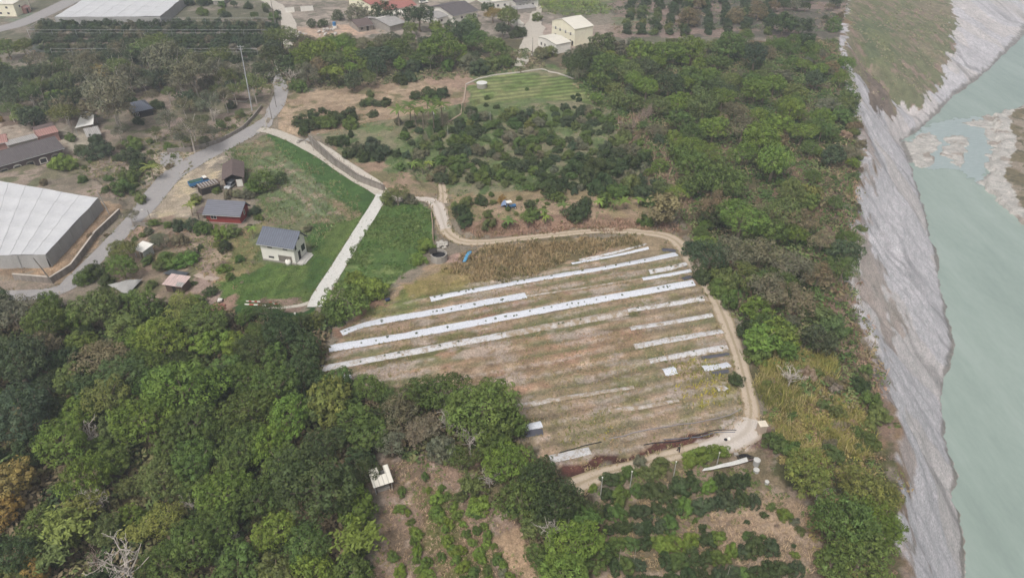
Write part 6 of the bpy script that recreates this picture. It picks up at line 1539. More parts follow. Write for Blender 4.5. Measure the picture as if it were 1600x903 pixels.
rockpile('sack_heap', 691, 384, 'heap of pale whitish sacks between the green plot and the dirt track', 'sack heap', 22, .55, paint('pale_sack', S(188, 182, 172)), 1.3)
rockpile('rubble_heap', 470, 222, 'grey rubble heap at the foot of the retaining wall', 'rubble', 12, .4, GREY, 1.2)
rockpile('rock_heap', 512, 52, 'scattered pale rubble at the village edge', 'rubble', 26, .6, paint('pale_rubble', S(200, 194, 186)), 4.5)
rockpile('stone_heap', 470, 58, 'heap of pale stones beside the village lane', 'rubble', 22, .6, paint('pale_rubble', S(200, 194, 186)), 4.0)
R, w, d = house_at('grey_lattice_shed', [(478, 226), (506, 222), (504, 210)], 'low flat shelter of grey lattice panels at the corner above the weathered path', 'shelter')
m = MB()
for k in range(7): m.box(w * k / 7, w * k / 7 + w / 10, -.2, d + .2, 1.5, 1.58)
m.build('roof_panels', RF_PALE, R)
for x in (0, w):
    for y in (0, d): mm = MB(); mm.box(x - .05, x + .05, y - .05, y + .05, -.3, 1.5); mm.build('post', METAL, R)
mm = MB(); mm.box(-.1, w + .1, -.1, d + .1, 1.38, 1.495); mm.build('roof_frame', GREY, R)
# little tractor
R = empty('small_tractor', G(797, 326), .35, 'little blue and white tractor with a bent blue cover beside it in the orchard', 'tractor')
m = MB(); m.box(.1, 1.5, -.32, .32, .5, 1.0); m.build('bonnet', BLUE, R, bevel=.06)
m = MB(); m.box(-.9, .1, -.5, .5, .45, .85); m.build('body', BLUE, R, bevel=.05)
m = MB(); m.box(-.85, -.35, -.28, .28, .87, 1.0); m.box(-.9, -.78, -.28, .28, 1.0, 1.4); m.build('seat', BLACK, R)
for x in (-.85, .15):
    for y in (-.5, .5): m = MB(); m.tube([(x, y, .8), (x, y, 1.95)], .035, 5); m.build('canopy_post', METAL, R)
m = MB(); m.box(-1.0, .35, -.65, .65, 1.95, 2.03); m.build('canopy', WHITE, R, bevel=.03)
for x, r_, wd in ((-.55, .55, .16), (1.15, .34, .12)):
    for sy in (-1, 1):
        M = Matrix.Translation((x, sy * .62, r_)) @ Matrix.Rotation(R_(90), 4, 'X')
        t = MB(); t.cyl((0, 0), r_, -wd, wd, 16, M=M); wh = t.build('wheel', BLACK, R); t = MB(); t.cyl((0, 0), r_ * .5, -wd - .01, wd + .01, 10, M=M); t.build('rim', WHITE, wh)
o = sheet_on_ground('blue_cover', [(783, 324), (794, 327), (796, 322), (785, 319)], 'pale blue cover sheet humped up left of the little tractor', 'cover', paint('pale_blue_sheet', S(142, 160, 190), .5), .2, .3, n=(10, 6), lift=lambda u, v: .7 * math.sin(math.pi * u))
# barrel by the field edge
R = empty('black_barrel', G(606, 470), .3, 'dark blue-black barrel lying at the left edge of the mulched field', 'barrel')
M = Matrix.Translation((0, 0, .34)) @ Matrix.Rotation(R_(78), 4, 'Y')
m = MB(); m.cyl((0, 0), .34, -.5, .5, 16, M=M); m.build('drum', paint('dark_blue_plastic', S(48, 58, 84), .5), R)
m = MB(); m.cyl((0, 0), .36, -.2, -.14, 16, M=M); m.cyl((0, 0), .36, .14, .2, 16, M=M); m.cyl((0, 0), .36, .46, .505, 16, M=M); m.build('hoop', BLACK, R)
# sacks and bucket near the lawn
R = empty('white_sacks', G(344, 471), .2, 'two stacked white sacks on a dark pallet by the red-brown heap left of the lawn', 'sacks')
m = MB()
for k in range(5): m.box(-.7, .7, -.55 + k * .24, -.41 + k * .24, .05, .15)
m.box(-.6, -.5, -.55, .55, -.05, .05); m.box(.5, .6, -.55, .55, -.05, .05); m.build('pallet', BROWNW, R)
for k, (x, z, rz_) in enumerate(((-.05, .15, .2), (.1, .43, -.3))):
    m = MB(); M = Matrix.Translation((x, 0, z)) @ Matrix.Rotation(rz_, 4, 'Z')
    m.hexa([(-.5, -.32, 0), (.5, -.32, 0), (.5, .32, 0), (-.5, .32, 0)], [(-.42, -.25, .27), (.42, -.25, .27), (.42, .25, .27), (-.42, .25, .27)], M); m.build('sack', WHITE, R, bevel=.07)
R = empty('white_bucket', G(461, 491), 0, 'tiny white bucket on the dark grass below the red and white barrier', 'bucket')
m = MB(); m.cyl((0, 0), .16, 0, .36, 12, .2); m.build('bucket', WHITE, R); m = MB(); m.tube([(-.19, 0, .34), (0, 0, .52), (.19, 0, .34)], .012, 4); m.build('handle', METAL, R)
rockpile('brick_heap', 341, 482, 'heap of red-brown rubble left of the lower lawn', 'rubble', 26, .3, paint('red_rubble', S(158, 112, 98)), 1.6)
# red and white barrier lying by the lower lawn
R = empty('striped_barrier', G(383, 476), 0, 'red and white striped barrier pole and plank lying along the lower edge of the lawn', 'barrier')
A = G(383, 476); red, wht = MB(), MB()
def bar(px0, px1, rr, nseg, lift_=.3, first=0):
    a, b = G(*px0) - A, G(*px1) - A
    for k in range(nseg):
        p0, p1 = a.lerp(b, k / nseg), a.lerp(b, (k + 1) / nseg)
        (red if (k + first) % 2 else wht).tube([p0 + Vector((0, 0, lift_)), p1 + Vector((0, 0, lift_))], rr, 6)
bar((385, 472.5), (407, 473.5), .12, 5, .35); bar((383, 477), (425, 479.5), .14, 6, .28, 0); bar((422, 474), (434, 477), .16, 3, .3, 1)
red.build('red_bands', paint('barrier_red', S(190, 92, 88)), R); wht.build('white_bands', WHITE, R)
m = MB()
for q in ((390, 474.5), (405, 475.5), (420, 478.5)):
    c_ = G(*q) - A; m.tube([c_ + Vector((-.15, 0, -.1)), c_ + Vector((0, 0, .45))], .05, 5)
m.build('prop', BROWNW, R)
o, _, _ = ribbon('mown_edge_path', [(410, 480, .7), (440, 481, .8), (470, 477, 1.2), (492, 470, 1.6)], CONC2, off=.06, wob=.3, seed=31); tag(o, kind='structure')
# debris by the tanks and the bundle on the track
R = empty('hose_heap', G(1164, 717), 0, 'tangle of dark hose and grey crates between the track and the tall white tank', 'hose heap')
m = MB()
for k in range(6):
    pts = [(1.3 * math.cos(t * .5 + k) * (.5 + .1 * k) + .2 * math.sin(3 * t + k), .8 * math.sin(t * .5 + k) * (.5 + .1 * k), .06 + .05 * k) for t in range(13)]
    m.tube(pts, .045, 5)
m.build('hose', BLACK, R)
for x, y in ((-1.6, .6), (1.4, -.4)):
    m = MB(); m.box(x, x + .7, y, y + .5, -.1, .4); m.build('crate', GREY, R, bevel=.03)
R = empty('bundle', G(1139, 686), .4, 'small black and white bundle on the pale track near the square water box', 'bundle')
m = MB(); m.dome((0, 0), .35, -.05, .5, 10, 4); m.build('white_sack', WHITE, R)
m = MB(); m.dome((-.62, .05), .33, -.05, .42, 9, 4); m.build('black_bag', BLACK, R)
# pipe along the white sheet
m = MB(); A = G(1140, 732); P = [q - A + Vector((0, 0, .5)) for q in Gs([(1140, 732), (1155, 727), (1170, 722), (1178, 720)])]
m.tube(P, .05, 6); o = m.build('water_pipe', paint('pipe_pink', S(176, 150, 146)), None); o.location = A; tag(o, 'thin pinkish pipe running from the long white sheet to the tall white tank', 'pipe')

# ------------------------------------------------------------------ poles
def pole(px, py, h, r, label, lamp=False, cross=False, name='utility_pole', cat='pole', group=None, lean=0.0, mat=None, cap=False):
    R = empty(name, G(px, py), 0, label, cat, group)
    m = MB(); m.tube([(0, 0, -.3), (lean * .5, 0, h * .5), (lean, 0, h)], [r * 1.25, r, r * .8], 8); m.build('shaft', mat or GREY, R)
    if cross:
        m = MB(); m.box(lean - 1.0, lean + 1.0, -.07, .07, h - .5, h - .36); m.box(lean - .7, lean + .7, .071, .2, h - 1.3, h - 1.18); m.build('crossarm', METAL, R)
        for x in (-.9, 0, .9): m = MB(); m.cyl((lean + x, 0), .07, h - .36, h - .12, 8); m.build('insulator', WHITE, R)
    if lamp:
        m = MB(); m.tube([(lean, 0, h - .1), (lean - .9, -.3, h + .25)], .04, 6); m.build('arm', METAL, R)
        m = MB(); m.box(lean - 1.4, lean - .85, -.42, -.2, h + .18, h + .30); m.build('lamp_head', WHITE, R)
    if cap: m = MB(); m.cyl((lean, 0), r * 1.7, h, h + .14, 8); m.build('cap', WHITE, R)
    return R
pole(394, 173, 21, .16, 'very tall pale power pole with crossarms beside the bending asphalt road', cross=True, lean=.5, mat=paint('pale_pole', S(190, 192, 196)))
pole(174, 340, 7, .12, 'bare grey pole leaning at the corner of the big net greenhouse', lean=-1.2)
pole(84, 443, 6.5, .12, 'dark leaning pole at the corner of the lane wall', lean=-2.0, mat=DKGREY)
pole(238, 352, 4.2, .07, 'thin lamp post over the garden wall above the gardens', lamp=True, mat=DKGREY)
pole(490, 236, 6, .09, 'slim pole at the start of the long retaining wall')
pole(425, 187, 6.5, .10, 'slim grey pole on the right side of the asphalt road bend', mat=DKGREY)
pole(432, 168, 6, .09, 'second slim pole up the asphalt road, beside the straw lot', mat=DKGREY)
pole(417, 199, 3.0, .10, 'short whitish post where the weathered path leaves the asphalt road', mat=paint('cream_post', S(206, 198, 180)))
pole(431, 45, 12, .14, 'tall thin pole beside the village lane at the top', mat=DKGREY)
pole(832, 92, 8, .10, 'thin dark pole beside the farmyard drive', mat=DKGREY)
pole(808, 46, 9, .12, 'tall dark pole in front of the black-roofed house', mat=DKGREY)
OPL = ['leftmost of the slim orchard posts, beside the dirt track', 'second slim white-topped orchard post from the left, below the grey-green bush', 'slim orchard post in the gap below the walking person', 'slim orchard post standing over the long white sheet']
for (px, py, h), l in zip(((938, 778, 4.6), (984, 763, 3.8), (1052, 746, 3.6), (1119.5, 728, 3.0)), OPL): pole(px, py, h, .06, l, name='orchard_post', cat='post', group='slim posts of the lower right orchard', mat=paint('post_white', S(190, 188, 180)), cap=True)
for (px, py, h), l in zip(((966, 885, 4), (990, 880, 3.4), (1135, 905, 3), (1167, 895, 2.5), (1095, 800, 2.6)), ('thin bare stake left of the dark bushes at the bottom edge', 'thin stake right of the first among dark bushes at the bottom edge', 'thin stake at the bottom edge below the light green bushes', 'short stake near the bottom edge right of the others', 'short stake among the dark bushes in the middle of the lower right orchard')): pole(px, py, h, .04, l, name='orchard_stake', cat='stake', group='stakes of the lower right orchard', mat=paint('stake_grey', S(164, 156, 144)))
for k, (px, py, h) in enumerate(((790, 180, 2.6), (700, 212, 3), (766, 190, 3.2), (695, 172, 2.2))): pole(px, py, h, .06, ['white stake in the middle of the upper orchard', 'white stake left in the upper orchard below the banana plants', 'tall white stake on the light grass of the upper orchard', 'white marker beside the tall banana plants'][k], name='orchard_stake', cat='stake', group='stakes of the upper orchard', mat=paint('post_white', S(190, 188, 180)))
for k, (px, py) in enumerate(((663, 183), (678, 186))):
    R = empty('bagged_bunch_pole', G(px, py), 0, ['left of two poles with a white bag, under the banana plants', 'right of two poles with a white bag, under the banana plants'][k], 'pole')
    m = MB(); m.tube([(0, 0, -.2), (0, 0, 2.6)], .06, 6); m.build('shaft', GREY, R); m = MB(); m.cyl((0, 0), .28, 1.5, 2.4, 10, .2); m.build('bag', WHITE, R)

# net frames of the netted orchard: rows of posts with wires
for k, (y0, xa_, xb_, lab) in enumerate(((43, 70, 432, 'back row of white net posts and wires, in front of the far greenhouse'), (62, 48, 420, 'middle row of white net posts and wires across the netted orchard'), (92, 84, 404, 'front row of white net posts and wires of the netted orchard'))):
    n = 10; P = Gs([(xa_ + (xb_ - xa_) * i / n, y0) for i in range(n + 1)]); A = P[0]
    R = empty('net_post_row', A, 0, lab, 'net frame', 'net frames of the orchard')
    for p in P:
        m = MB(); q = p - A; m.tube([q + Vector((0, 0, -.2)), q + Vector((0, 0, 3.9))], .06, 5); m.build('post', METAL, R)
    for zz_ in (3.85, 2.6):
        m = MB(); m.tube([p - A + Vector((0, 0, zz_)) for p in P], .05 if zz_ > 3 else .03, 4); m.build('wire', METAL, R)
m = MB(); A = G(47, 60); B = G(75, 42); m.tube([Vector((0, 0, 3.9)), (B - A) + Vector((0, 0, 3.9))], .06, 4); m.tube([(0, 0, -.2), (0, 0, 3.9)], .07, 5); o = m.build('net_edge_pole', METAL); o.location = A; tag(o, 'white edge pole and rail of the net frame beside the main road', 'net frame', 'net frames of the orchard')

# ------------------------------------------------------------------ plastic mulch rows
def mulchmat(name, dirt, base=(222, 224, 230)):
    m = NT(name); f = m.noise(.9, 6, .75); g = m.noise(4, 5, .7); h = m.noise(.25, 3)
    c = m.ramp(g, [(.3, S(base[0] - 34, base[1] - 34, base[2] - 32)), (.55, S(*base)), (.8, S(min(255, base[0] + 14), min(255, base[1] + 14), min(255, base[2] + 14)))])
    c = m.mix(m.ramp(f, [(.62 - dirt, (0,) * 3), (.70 - dirt * .6, (.92,) * 3)]), c, S(152, 132, 104)) if dirt > 0 else c
    m.bump(g, .5, .12)
    return m.done(c, .55)
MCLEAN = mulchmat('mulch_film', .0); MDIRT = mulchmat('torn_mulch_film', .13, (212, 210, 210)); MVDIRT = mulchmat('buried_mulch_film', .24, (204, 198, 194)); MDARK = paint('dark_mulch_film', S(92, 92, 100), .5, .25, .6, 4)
MG = 'strips of plastic mulch in the field'
SEED = []
def mulch(px, label, mat, w=1.7, hgt_=.2, holes=0, cuts=0.0):
    o, pts, ws = ribbon('plastic_mulch_row', [(a, b, (c[0] if c else w)) for a, b, *c in px], mat, off=.06, step=.5, cols=7, wob=.24, seed=len(SEED) + int(px[0][0]))
    EDGE.append((pts, ws, 'mulch')); me = o.data; V = np.zeros(len(me.vertices) * 3); me.vertices.foreach_get('co', V); V = V.reshape(-1, 7, 3)
    u = np.linspace(-1, 1, 7)
    V[:, :, 2] += hgt_ * (1 - np.abs(u) ** 3)[None, :] + .07 * (fbm(V[:, :, 0], V[:, :, 1], .9, 77, 3) - .5)
    me.vertices.foreach_set('co', V.ravel()); me.update()
    if holes:
        for k in range(holes):
            i = int(rng.uniform(2, len(pts) - 2)); SEED.append((pts[i][0] + rng.normal() * .15, pts[i][1] + rng.normal() * .15, hgt_ + .05))
    return tag(o, label, 'plastic mulch', MG)
mulch([(905, 407), (955, 396), (1010, 382)], 'narrow uppermost mulch strip at the top right of the field', MDIRT, .7)
mulch([(893, 413), (950, 402), (1013, 388)], 'second narrow mulch strip just below the uppermost one', MCLEAN, .8)
mulch([(672, 467), (760, 450), (860, 433), (960, 416), (1057, 398)], 'long clean white mulch strip from mid field to the track, below the narrow pair', MCLEAN, 1.8, holes=16)
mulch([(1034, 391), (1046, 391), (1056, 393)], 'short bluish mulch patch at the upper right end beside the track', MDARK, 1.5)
mulch([(533, 521), (570, 509), (620, 499), (700, 485), (770, 472), (822, 463)], 'white mulch strip starting at the left earth patch and fading out in mid field', MCLEAN, 1.9, holes=12)
mulch([(822, 463), (880, 455), (945, 445), (1003, 436)], 'faint half-buried strip between the fading white strip and the double strip', MVDIRT, .7)
mulch([(1003, 436), (1040, 430), (1079, 423)], 'lower half of the short double strip beside the track', MCLEAN, 1.4)
mulch([(1014, 425), (1045, 419), (1072, 412)], 'upper half of the short double strip beside the track', MDIRT, 1.3, holes=3)
mulch([(514, 545), (600, 531), (700, 513), (800, 494), (900, 475), (1000, 457), (1084, 442)], 'longest clean white mulch strip, right across the middle of the field', MCLEAN, 1.9, holes=26)
mulch([(1066, 437), (1076, 434), (1082, 433)], 'short dark film end above the longest strip beside the track', MDARK, 1.3)
mulch([(503, 576), (560, 565), (640, 550), (720, 535), (790, 522)], 'left half of the dirty lowest full-length strip', MDIRT, 1.7, holes=6)
mulch([(790, 522), (860, 509), (920, 498), (980, 487)], 'torn right half of the lowest full-length strip', MVDIRT, 1.8, holes=3)
mulch([(980, 485), (1040, 476), (1100, 466)], 'torn short strip continuing the lowest full-length strip to the track', MDIRT, 1.3, holes=4)
mulch([(984, 514), (1050, 503), (1113, 492)], 'wrinkled short strip, first below the long ones on the right', MDIRT, 1.5)
mulch([(991, 543), (1060, 530), (1128, 518)], 'wrinkled short strip, second below the long ones on the right', MDIRT, 1.5)
mulch([(1014, 564), (1080, 552), (1136, 542)], 'wrinkled short strip, third below the long ones on the right', MDIRT, 1.5, holes=3)
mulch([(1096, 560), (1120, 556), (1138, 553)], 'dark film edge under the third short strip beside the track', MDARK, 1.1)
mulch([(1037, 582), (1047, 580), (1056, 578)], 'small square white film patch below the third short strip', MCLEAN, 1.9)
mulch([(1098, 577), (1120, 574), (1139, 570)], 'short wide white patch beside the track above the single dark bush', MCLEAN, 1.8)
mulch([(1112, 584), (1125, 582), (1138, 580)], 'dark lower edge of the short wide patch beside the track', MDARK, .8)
mulch([(806, 636), (860, 626), (920, 616), (990, 605)], 'faint grey buried strip across the lower field', MVDIRT, 1.1)
mulch([(812, 672), (830, 666), (846, 662)], 'white film patch at the left edge of the lower field', MCLEAN, 1.6)
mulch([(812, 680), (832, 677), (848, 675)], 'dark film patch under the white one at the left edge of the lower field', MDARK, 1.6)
mulch([(859, 718), (885, 713), (922, 705)], 'pale film strip at the lower left corner of the field', MDIRT, 1.7)
mulch([(512, 592), (530, 590), (549, 587)], 'short white strip end showing behind the trees at the lower left of the field', MCLEAN, 1.0)
mulch([(950, 642), (1000, 637), (1060, 626)], 'greyish buried strip in the middle of the lower field', MVDIRT, .9)
mulch([(1120, 608), (1130, 606), (1136, 610)], 'crumpled greyish film scrap beside the track below the dark bush', MDIRT, 1.2)
def hose(px, r, label, mat):
    P = Gs(px); A = P[0]; pts = []
    for i in range(len(P) - 1):
        n = max(2, int((P[i + 1] - P[i]).length / 1.2))
        for k in range(n):
            q = P[i].lerp(P[i + 1], k / n); pts.append(Vector((q.x + rng.normal() * .05, q.y + rng.normal() * .08, h1(q.x, q.y) + r + .03)) - A)
    m = MB(); m.tube(pts, r, 5); o = m.build('irrigation_hose', mat); o.location = A; return tag(o, label, 'hose', 'hoses and film edges in the lower field')
hose([(1158, 640), (1140, 649), (1110, 657), (1060, 664), (1000, 674), (940, 690)], .10, 'long pale to dark film edge running across the lower field', paint('hose_grey', S(150, 144, 144)))
hose([(940, 690), (900, 700), (862, 712)], .08, 'dark left continuation of the long film edge towards the field corner', BLACK)
hose([(1150, 672), (1120, 672), (1090, 680), (1062, 690), (1020, 693), (990, 698)], .09, 'upper black hose beside the red-brown soil at the foot of the field', BLACK)
hose([(1148, 676), (1118, 677), (1092, 683), (1060, 686), (1025, 688)], .08, 'second grey hose looping beside the black hose at the foot of the field', paint('hose_blue', S(110, 118, 130)))
# ------------------------------------------------------------------ ground cover nobody could count
def scatter(px_poly, n, seed, dz=0.0, keep=None, scale=5, wob=3.0):
    r = np.random.default_rng(seed)
    poly = Garr([p[0] for p in px_poly], [p[1] for p in px_poly], dz)[:, :2]
    lo, hi = poly.min(0), poly.max(0)
    area = (hi - lo).prod()
    q = r.uniform(lo, hi, size=(int(n * 1.0), 2))
    qx = q[:, 0] + (vnoise(q[:, 0], q[:, 1], 3, 811) - .5) * wob; qy = q[:, 1] + (vnoise(q[:, 0], q[:, 1], 3, 813) - .5) * wob
    q = q[inpoly(qx, qy, poly)]
    if keep is not None:
        f = fbm(q[:, 0], q[:, 1], scale, seed, 3); q = q[r.random(len(q)) < sstep(keep - .12, keep + .12, f)]
    return np.column_stack([q, hgt(q[:, 0], q[:, 1])]), r
def pal(pts, cols_, seed, scale=6):
    f = fbm(pts[:, 0], pts[:, 1], scale, seed, 3); f = (f - .25) / .5
    r = np.random.default_rng(seed + 1); f = np.clip(f + .22 * r.normal(size=len(f)), 0, .999)
    L = np.array([S(*c) for c in cols_]); return L[(f * len(L)).astype(int)]
def grass(name, px, n, h, cols_, seed, blades=5, width=.22, keep=None, lean=.5, scale=5, gain=1.25):
    pts, r = scatter(px, n, seed, 0, keep, scale)
    if not len(pts): return
    me = tufts(name, pts, h[0] + (h[1] - h[0]) * r.random(len(pts)) ** 1.5, blades, width, pal(pts, cols_, seed) * gain, r, lean)
    return tag(link(name, me), kind='stuff')
def brush(name, px, n, rr, cols_, seed, leaf=.34, per=26, keep=None, dz=.5, scale=7, gain=1.5, squash=.75, avoid=True):
    """low leafy mounds"""
    pts, r = scatter(px, n, seed, dz, keep, scale)
    if avoid and len(PLACED) and len(pts):
        A = np.array(PLACED); ok = np.ones(len(pts), bool)
    R0 = rr[0] + (rr[1] - rr[0]) * r.random(len(pts)) ** 1.8
    c = pal(pts, cols_, seed) * gain * (1 + .15 * r.normal(size=len(pts)))[:, None]
    m = per; P = np.repeat(pts, m, 0); Q = np.repeat(R0, m)
    d = r.normal(size=(len(P), 3)); d[:, 2] = np.abs(d[:, 2]) * 1.1; d /= np.linalg.norm(d, axis=1)[:, None]
    P = P + d * (Q * (.65 + .35 * r.random(len(P))))[:, None] * np.array([1, 1, squash])
    N = d + r.normal(size=d.shape) * .45 + np.array([0, 0, .3]); N /= np.linalg.norm(N, axis=1)[:, None]
    V, F, C = cards(P, N, leaf * (.6 + .8 * r.random(len(P))) * (.7 + .3 * Q), np.clip(np.repeat(c, m, 0) * (1 + .25 * (r.random(len(P)) - .5))[:, None], .01, .7), r=r)
    return tag(link(name, mesh_np(name, V, F, STUFFM, C)), kind='stuff')

GREEN = [(78, 96, 50), (92, 110, 56), (112, 120, 66)]; DRY = [(150, 128, 98), (166, 144, 112), (138, 122, 88)]; MIXD = [(96, 98, 62), (120, 112, 76), (142, 122, 94), (132, 104, 84)]
WOODC = [(62, 76, 48), (82, 94, 56), (100, 98, 66), (112, 100, 78)]
brush('undergrowth', [(-60, 470), (330, 480), (500, 500), (500, 600), (640, 625), (800, 660), (850, 725), (930, 805), (940, 940), (840, 940), (835, 865), (790, 795), (720, 715), (600, 705), (550, 770), (590, 940), (-60, 940)], 5200, (.7, 2.6), WOODC, 21, leaf=.42, per=26, dz=1)
brush('undergrowth', [(890, 110), (960, 75), (1308, 60), (1338, 150), (1340, 300), (1330, 430), (1340, 520), (1375, 640), (1300, 640), (1170, 520), (1080, 390), (1055, 330), (960, 195)], 10500, (.6, 2.9), [(72, 92, 50), (86, 102, 56), (100, 106, 68), (118, 108, 82), (80, 98, 54)], 22, leaf=.34, per=26, dz=.8)
brush('undergrowth', [(1180, 600), (1290, 560), (1385, 660), (1410, 930), (1300, 930), (1225, 720)], 1300, (.4, 1.4), [(98, 104, 60), (132, 120, 76), (126, 106, 82), (84, 98, 54)], 23, leaf=.30, per=24, keep=.5)
brush('undergrowth', [(405, 70), (560, 60), (800, 70), (860, 85), (850, 105), (720, 118), (600, 128), (450, 140), (405, 130)], 2600, (.6, 2.2), [(88, 98, 62), (108, 106, 76), (122, 112, 90), (96, 104, 70)], 24, leaf=.42, per=20, dz=1)
brush('undergrowth', [(-30, 60), (60, 60), (260, 100), (420, 110), (400, 150), (300, 160), (200, 150), (110, 185), (-30, 180)], 2200, (.5, 2.0), [(98, 102, 76), (118, 112, 88), (128, 114, 96), (86, 98, 70)], 25, leaf=.42, per=20, keep=.42)
brush('scrub', [(120, 260), (210, 215), (300, 200), (390, 175), (396, 190), (300, 238), (232, 285), (190, 318), (110, 290)], 2300, (.25, 1.0), [(96, 102, 66), (118, 116, 78), (132, 118, 92), (88, 100, 58)], 26, leaf=.26, per=16, keep=.45)
brush('scrub', [(200, 350), (250, 342), (395, 352), (405, 425), (350, 470), (250, 470), (165, 450)], 1500, (.2, .8), [(92, 104, 58), (118, 114, 76), (138, 118, 94)], 27, leaf=.22, per=16, keep=.5)
brush('slope_scrub', [(1318, 90), (1330, 10), (1475, -5), (1490, 40), (1475, 105), (1440, 145), (1400, 150), (1372, 160), (1345, 120)], 4200, (.3, 1.2), [(116, 124, 86), (132, 130, 98), (144, 130, 112), (126, 118, 96)], 28, leaf=.34, per=14, dz=0, keep=.45)
brush('cliff_edge_scrub', [(1325, 120), (1352, 220), (1350, 330), (1342, 420), (1365, 500), (1385, 600), (1402, 700), (1420, 930), (1400, 930), (1385, 700), (1330, 500), (1318, 380), (1325, 240)], 1500, (.3, 1.2), [(112, 106, 78), (136, 112, 92), (148, 122, 104), (96, 100, 62)], 29, leaf=.28, per=20)
brush('cliff_edge_scrub', [(1322, 120), (1350, 220), (1346, 300), (1326, 330), (1342, 385), (1322, 440), (1350, 500), (1372, 560), (1398, 640), (1410, 720), (1425, 920), (1402, 900), (1385, 700), (1330, 540), (1305, 430), (1312, 330), (1322, 240)], 900, (.7, 2.3), [(84, 98, 54), (104, 108, 64), (128, 112, 84), (140, 118, 98)], 291, leaf=.32, per=30, keep=.5, dz=.8)
brush('bank_scrub', [(1560, 190), (1640, 175), (1640, 380), (1600, 350), (1570, 310), (1562, 250)], 900, (.2, .9), [(116, 108, 86), (136, 122, 102), (100, 100, 72)], 30, leaf=.26, per=14, dz=-29, keep=.55)
brush('orchard_weeds', [(620, 205), (740, 165), (930, 160), (1050, 290), (1040, 330), (860, 345), (720, 345), (690, 290), (600, 280)], 3800, (.15, .7), [(84, 104, 58), (100, 116, 68), (118, 120, 80), (78, 98, 56)], 31, leaf=.24, per=14, keep=.44)
brush('orchard_weeds', [(930, 770), (1060, 712), (1190, 725), (1260, 800), (1300, 940), (935, 940)], 1500, (.2, .8), [(80, 98, 50), (104, 108, 64), (138, 120, 92)], 32, leaf=.22, per=18, keep=.5)
brush('garden_weeds', [(585, 740), (640, 712), (725, 722), (800, 800), (832, 862), (826, 940), (598, 940), (590, 800)], 1300, (.12, .55), [(84, 104, 48), (128, 116, 80), (150, 128, 104), (96, 108, 56)], 33, leaf=.16, per=18, keep=.5)
brush('plot_weeds', [(600, 324), (640, 316), (670, 324), (676, 372), (660, 404), (618, 442), (560, 470), (530, 445), (526, 430), (562, 372)], 2600, (.25, .9), [(78, 108, 54), (90, 116, 60), (106, 124, 70), (86, 104, 54)], 34, leaf=.24, per=20, keep=.40, gain=1.15)
brush('wall_creeper', [(494, 234), (522, 258), (560, 283), (570, 292), (520, 266), (490, 244)], 240, (.2, .6), [(108, 106, 84), (128, 116, 98)], 35, leaf=.2, per=14, dz=.3)
brush('undergrowth', [(1195, 545), (1288, 558), (1345, 645), (1368, 700), (1295, 722), (1215, 690), (1188, 620)], 900, (.4, 1.3), [(126, 124, 64), (140, 128, 78), (100, 106, 56), (134, 116, 84)], 36, leaf=.28, per=22, keep=.45)
brush('orchard_weeds', [(955, -10), (1330, -20), (1315, 50), (1100, 45), (965, 55)], 3000, (.4, 1.6), [(84, 96, 72), (98, 104, 80), (124, 112, 94)], 37, leaf=.4, per=16, keep=.45)
brush('orchard_weeds', [(60, 35), (440, 30), (430, 95), (90, 105)], 2600, (.3, 1.3), [(82, 94, 74), (96, 102, 80), (122, 112, 96)], 38, leaf=.36, per=16, keep=.42)
brush('orchard_weeds', [(840, -15), (955, -15), (955, 22), (840, 22)], 1500, (.4, 1.2), [(104, 118, 70), (118, 126, 78), (96, 108, 68)], 39, leaf=.4, per=14, keep=.42)
grass('tall_reeds', [(1200, 545), (1288, 558), (1345, 645), (1368, 700), (1295, 722), (1215, 690), (1188, 620)], 6500, (.5, 1.5), [(132, 128, 68), (146, 138, 78), (156, 142, 98), (112, 114, 58)], 41, blades=9, width=.06, keep=.42, lean=.9, gain=1.2)
grass('dry_reeds', [(958, 188), (1000, 182), (1080, 305), (1065, 335), (1020, 325), (985, 240)], 1300, (.6, 1.6), [(150, 128, 112), (162, 136, 116), (140, 116, 98)], 42, blades=8, width=.07, lean=.7)
brush('dry_scrub', [(1285, 230), (1342, 235), (1336, 320), (1345, 390), (1330, 450), (1350, 510), (1382, 600), (1392, 660), (1350, 640), (1310, 560), (1290, 480), (1280, 380)], 900, (.5, 1.7), [(132, 110, 90), (146, 120, 98), (124, 112, 82), (106, 104, 66)], 292, leaf=.28, per=26, keep=.42, gain=1.3)
grass('dry_reeds', [(1298, 240), (1340, 250), (1335, 420), (1370, 560), (1385, 640), (1340, 600), (1310, 480), (1292, 400)], 2200, (.5, 1.4), [(140, 116, 98), (154, 128, 108), (120, 108, 80)], 43, blades=7, width=.09, lean=.8)
grass('dry_grass', [(690, 425), (740, 390), (880, 376), (985, 370), (1008, 384), (900, 402), (840, 432), (740, 446)], 5200, (.35, .9), [(128, 112, 80), (146, 126, 92), (160, 140, 106), (104, 98, 64)], 44, blades=6, width=.14, lean=.8)
grass('bank_grass', [(720, 358), (860, 346), (1000, 342), (1060, 350), (1062, 362), (1000, 360), (880, 362), (745, 374)], 2600, (.3, .9), [(150, 122, 104), (164, 134, 114), (130, 112, 86)], 45, blades=6, width=.14, lean=.8)
grass('field_weeds', [(560, 505), (600, 470), (640, 442), (740, 430), (880, 405), (1040, 385), (1062, 400), (1104, 455), (1142, 548), (1168, 618), (1165, 650), (1060, 690), (900, 735), (860, 718), (805, 645), (640, 614), (510, 590), (512, 550)], 30000, (.06, .30), [(146, 130, 98), (166, 146, 116), (134, 124, 84), (116, 116, 68), (154, 130, 102)], 46, blades=5, width=.3, keep=.42, lean=1.1)
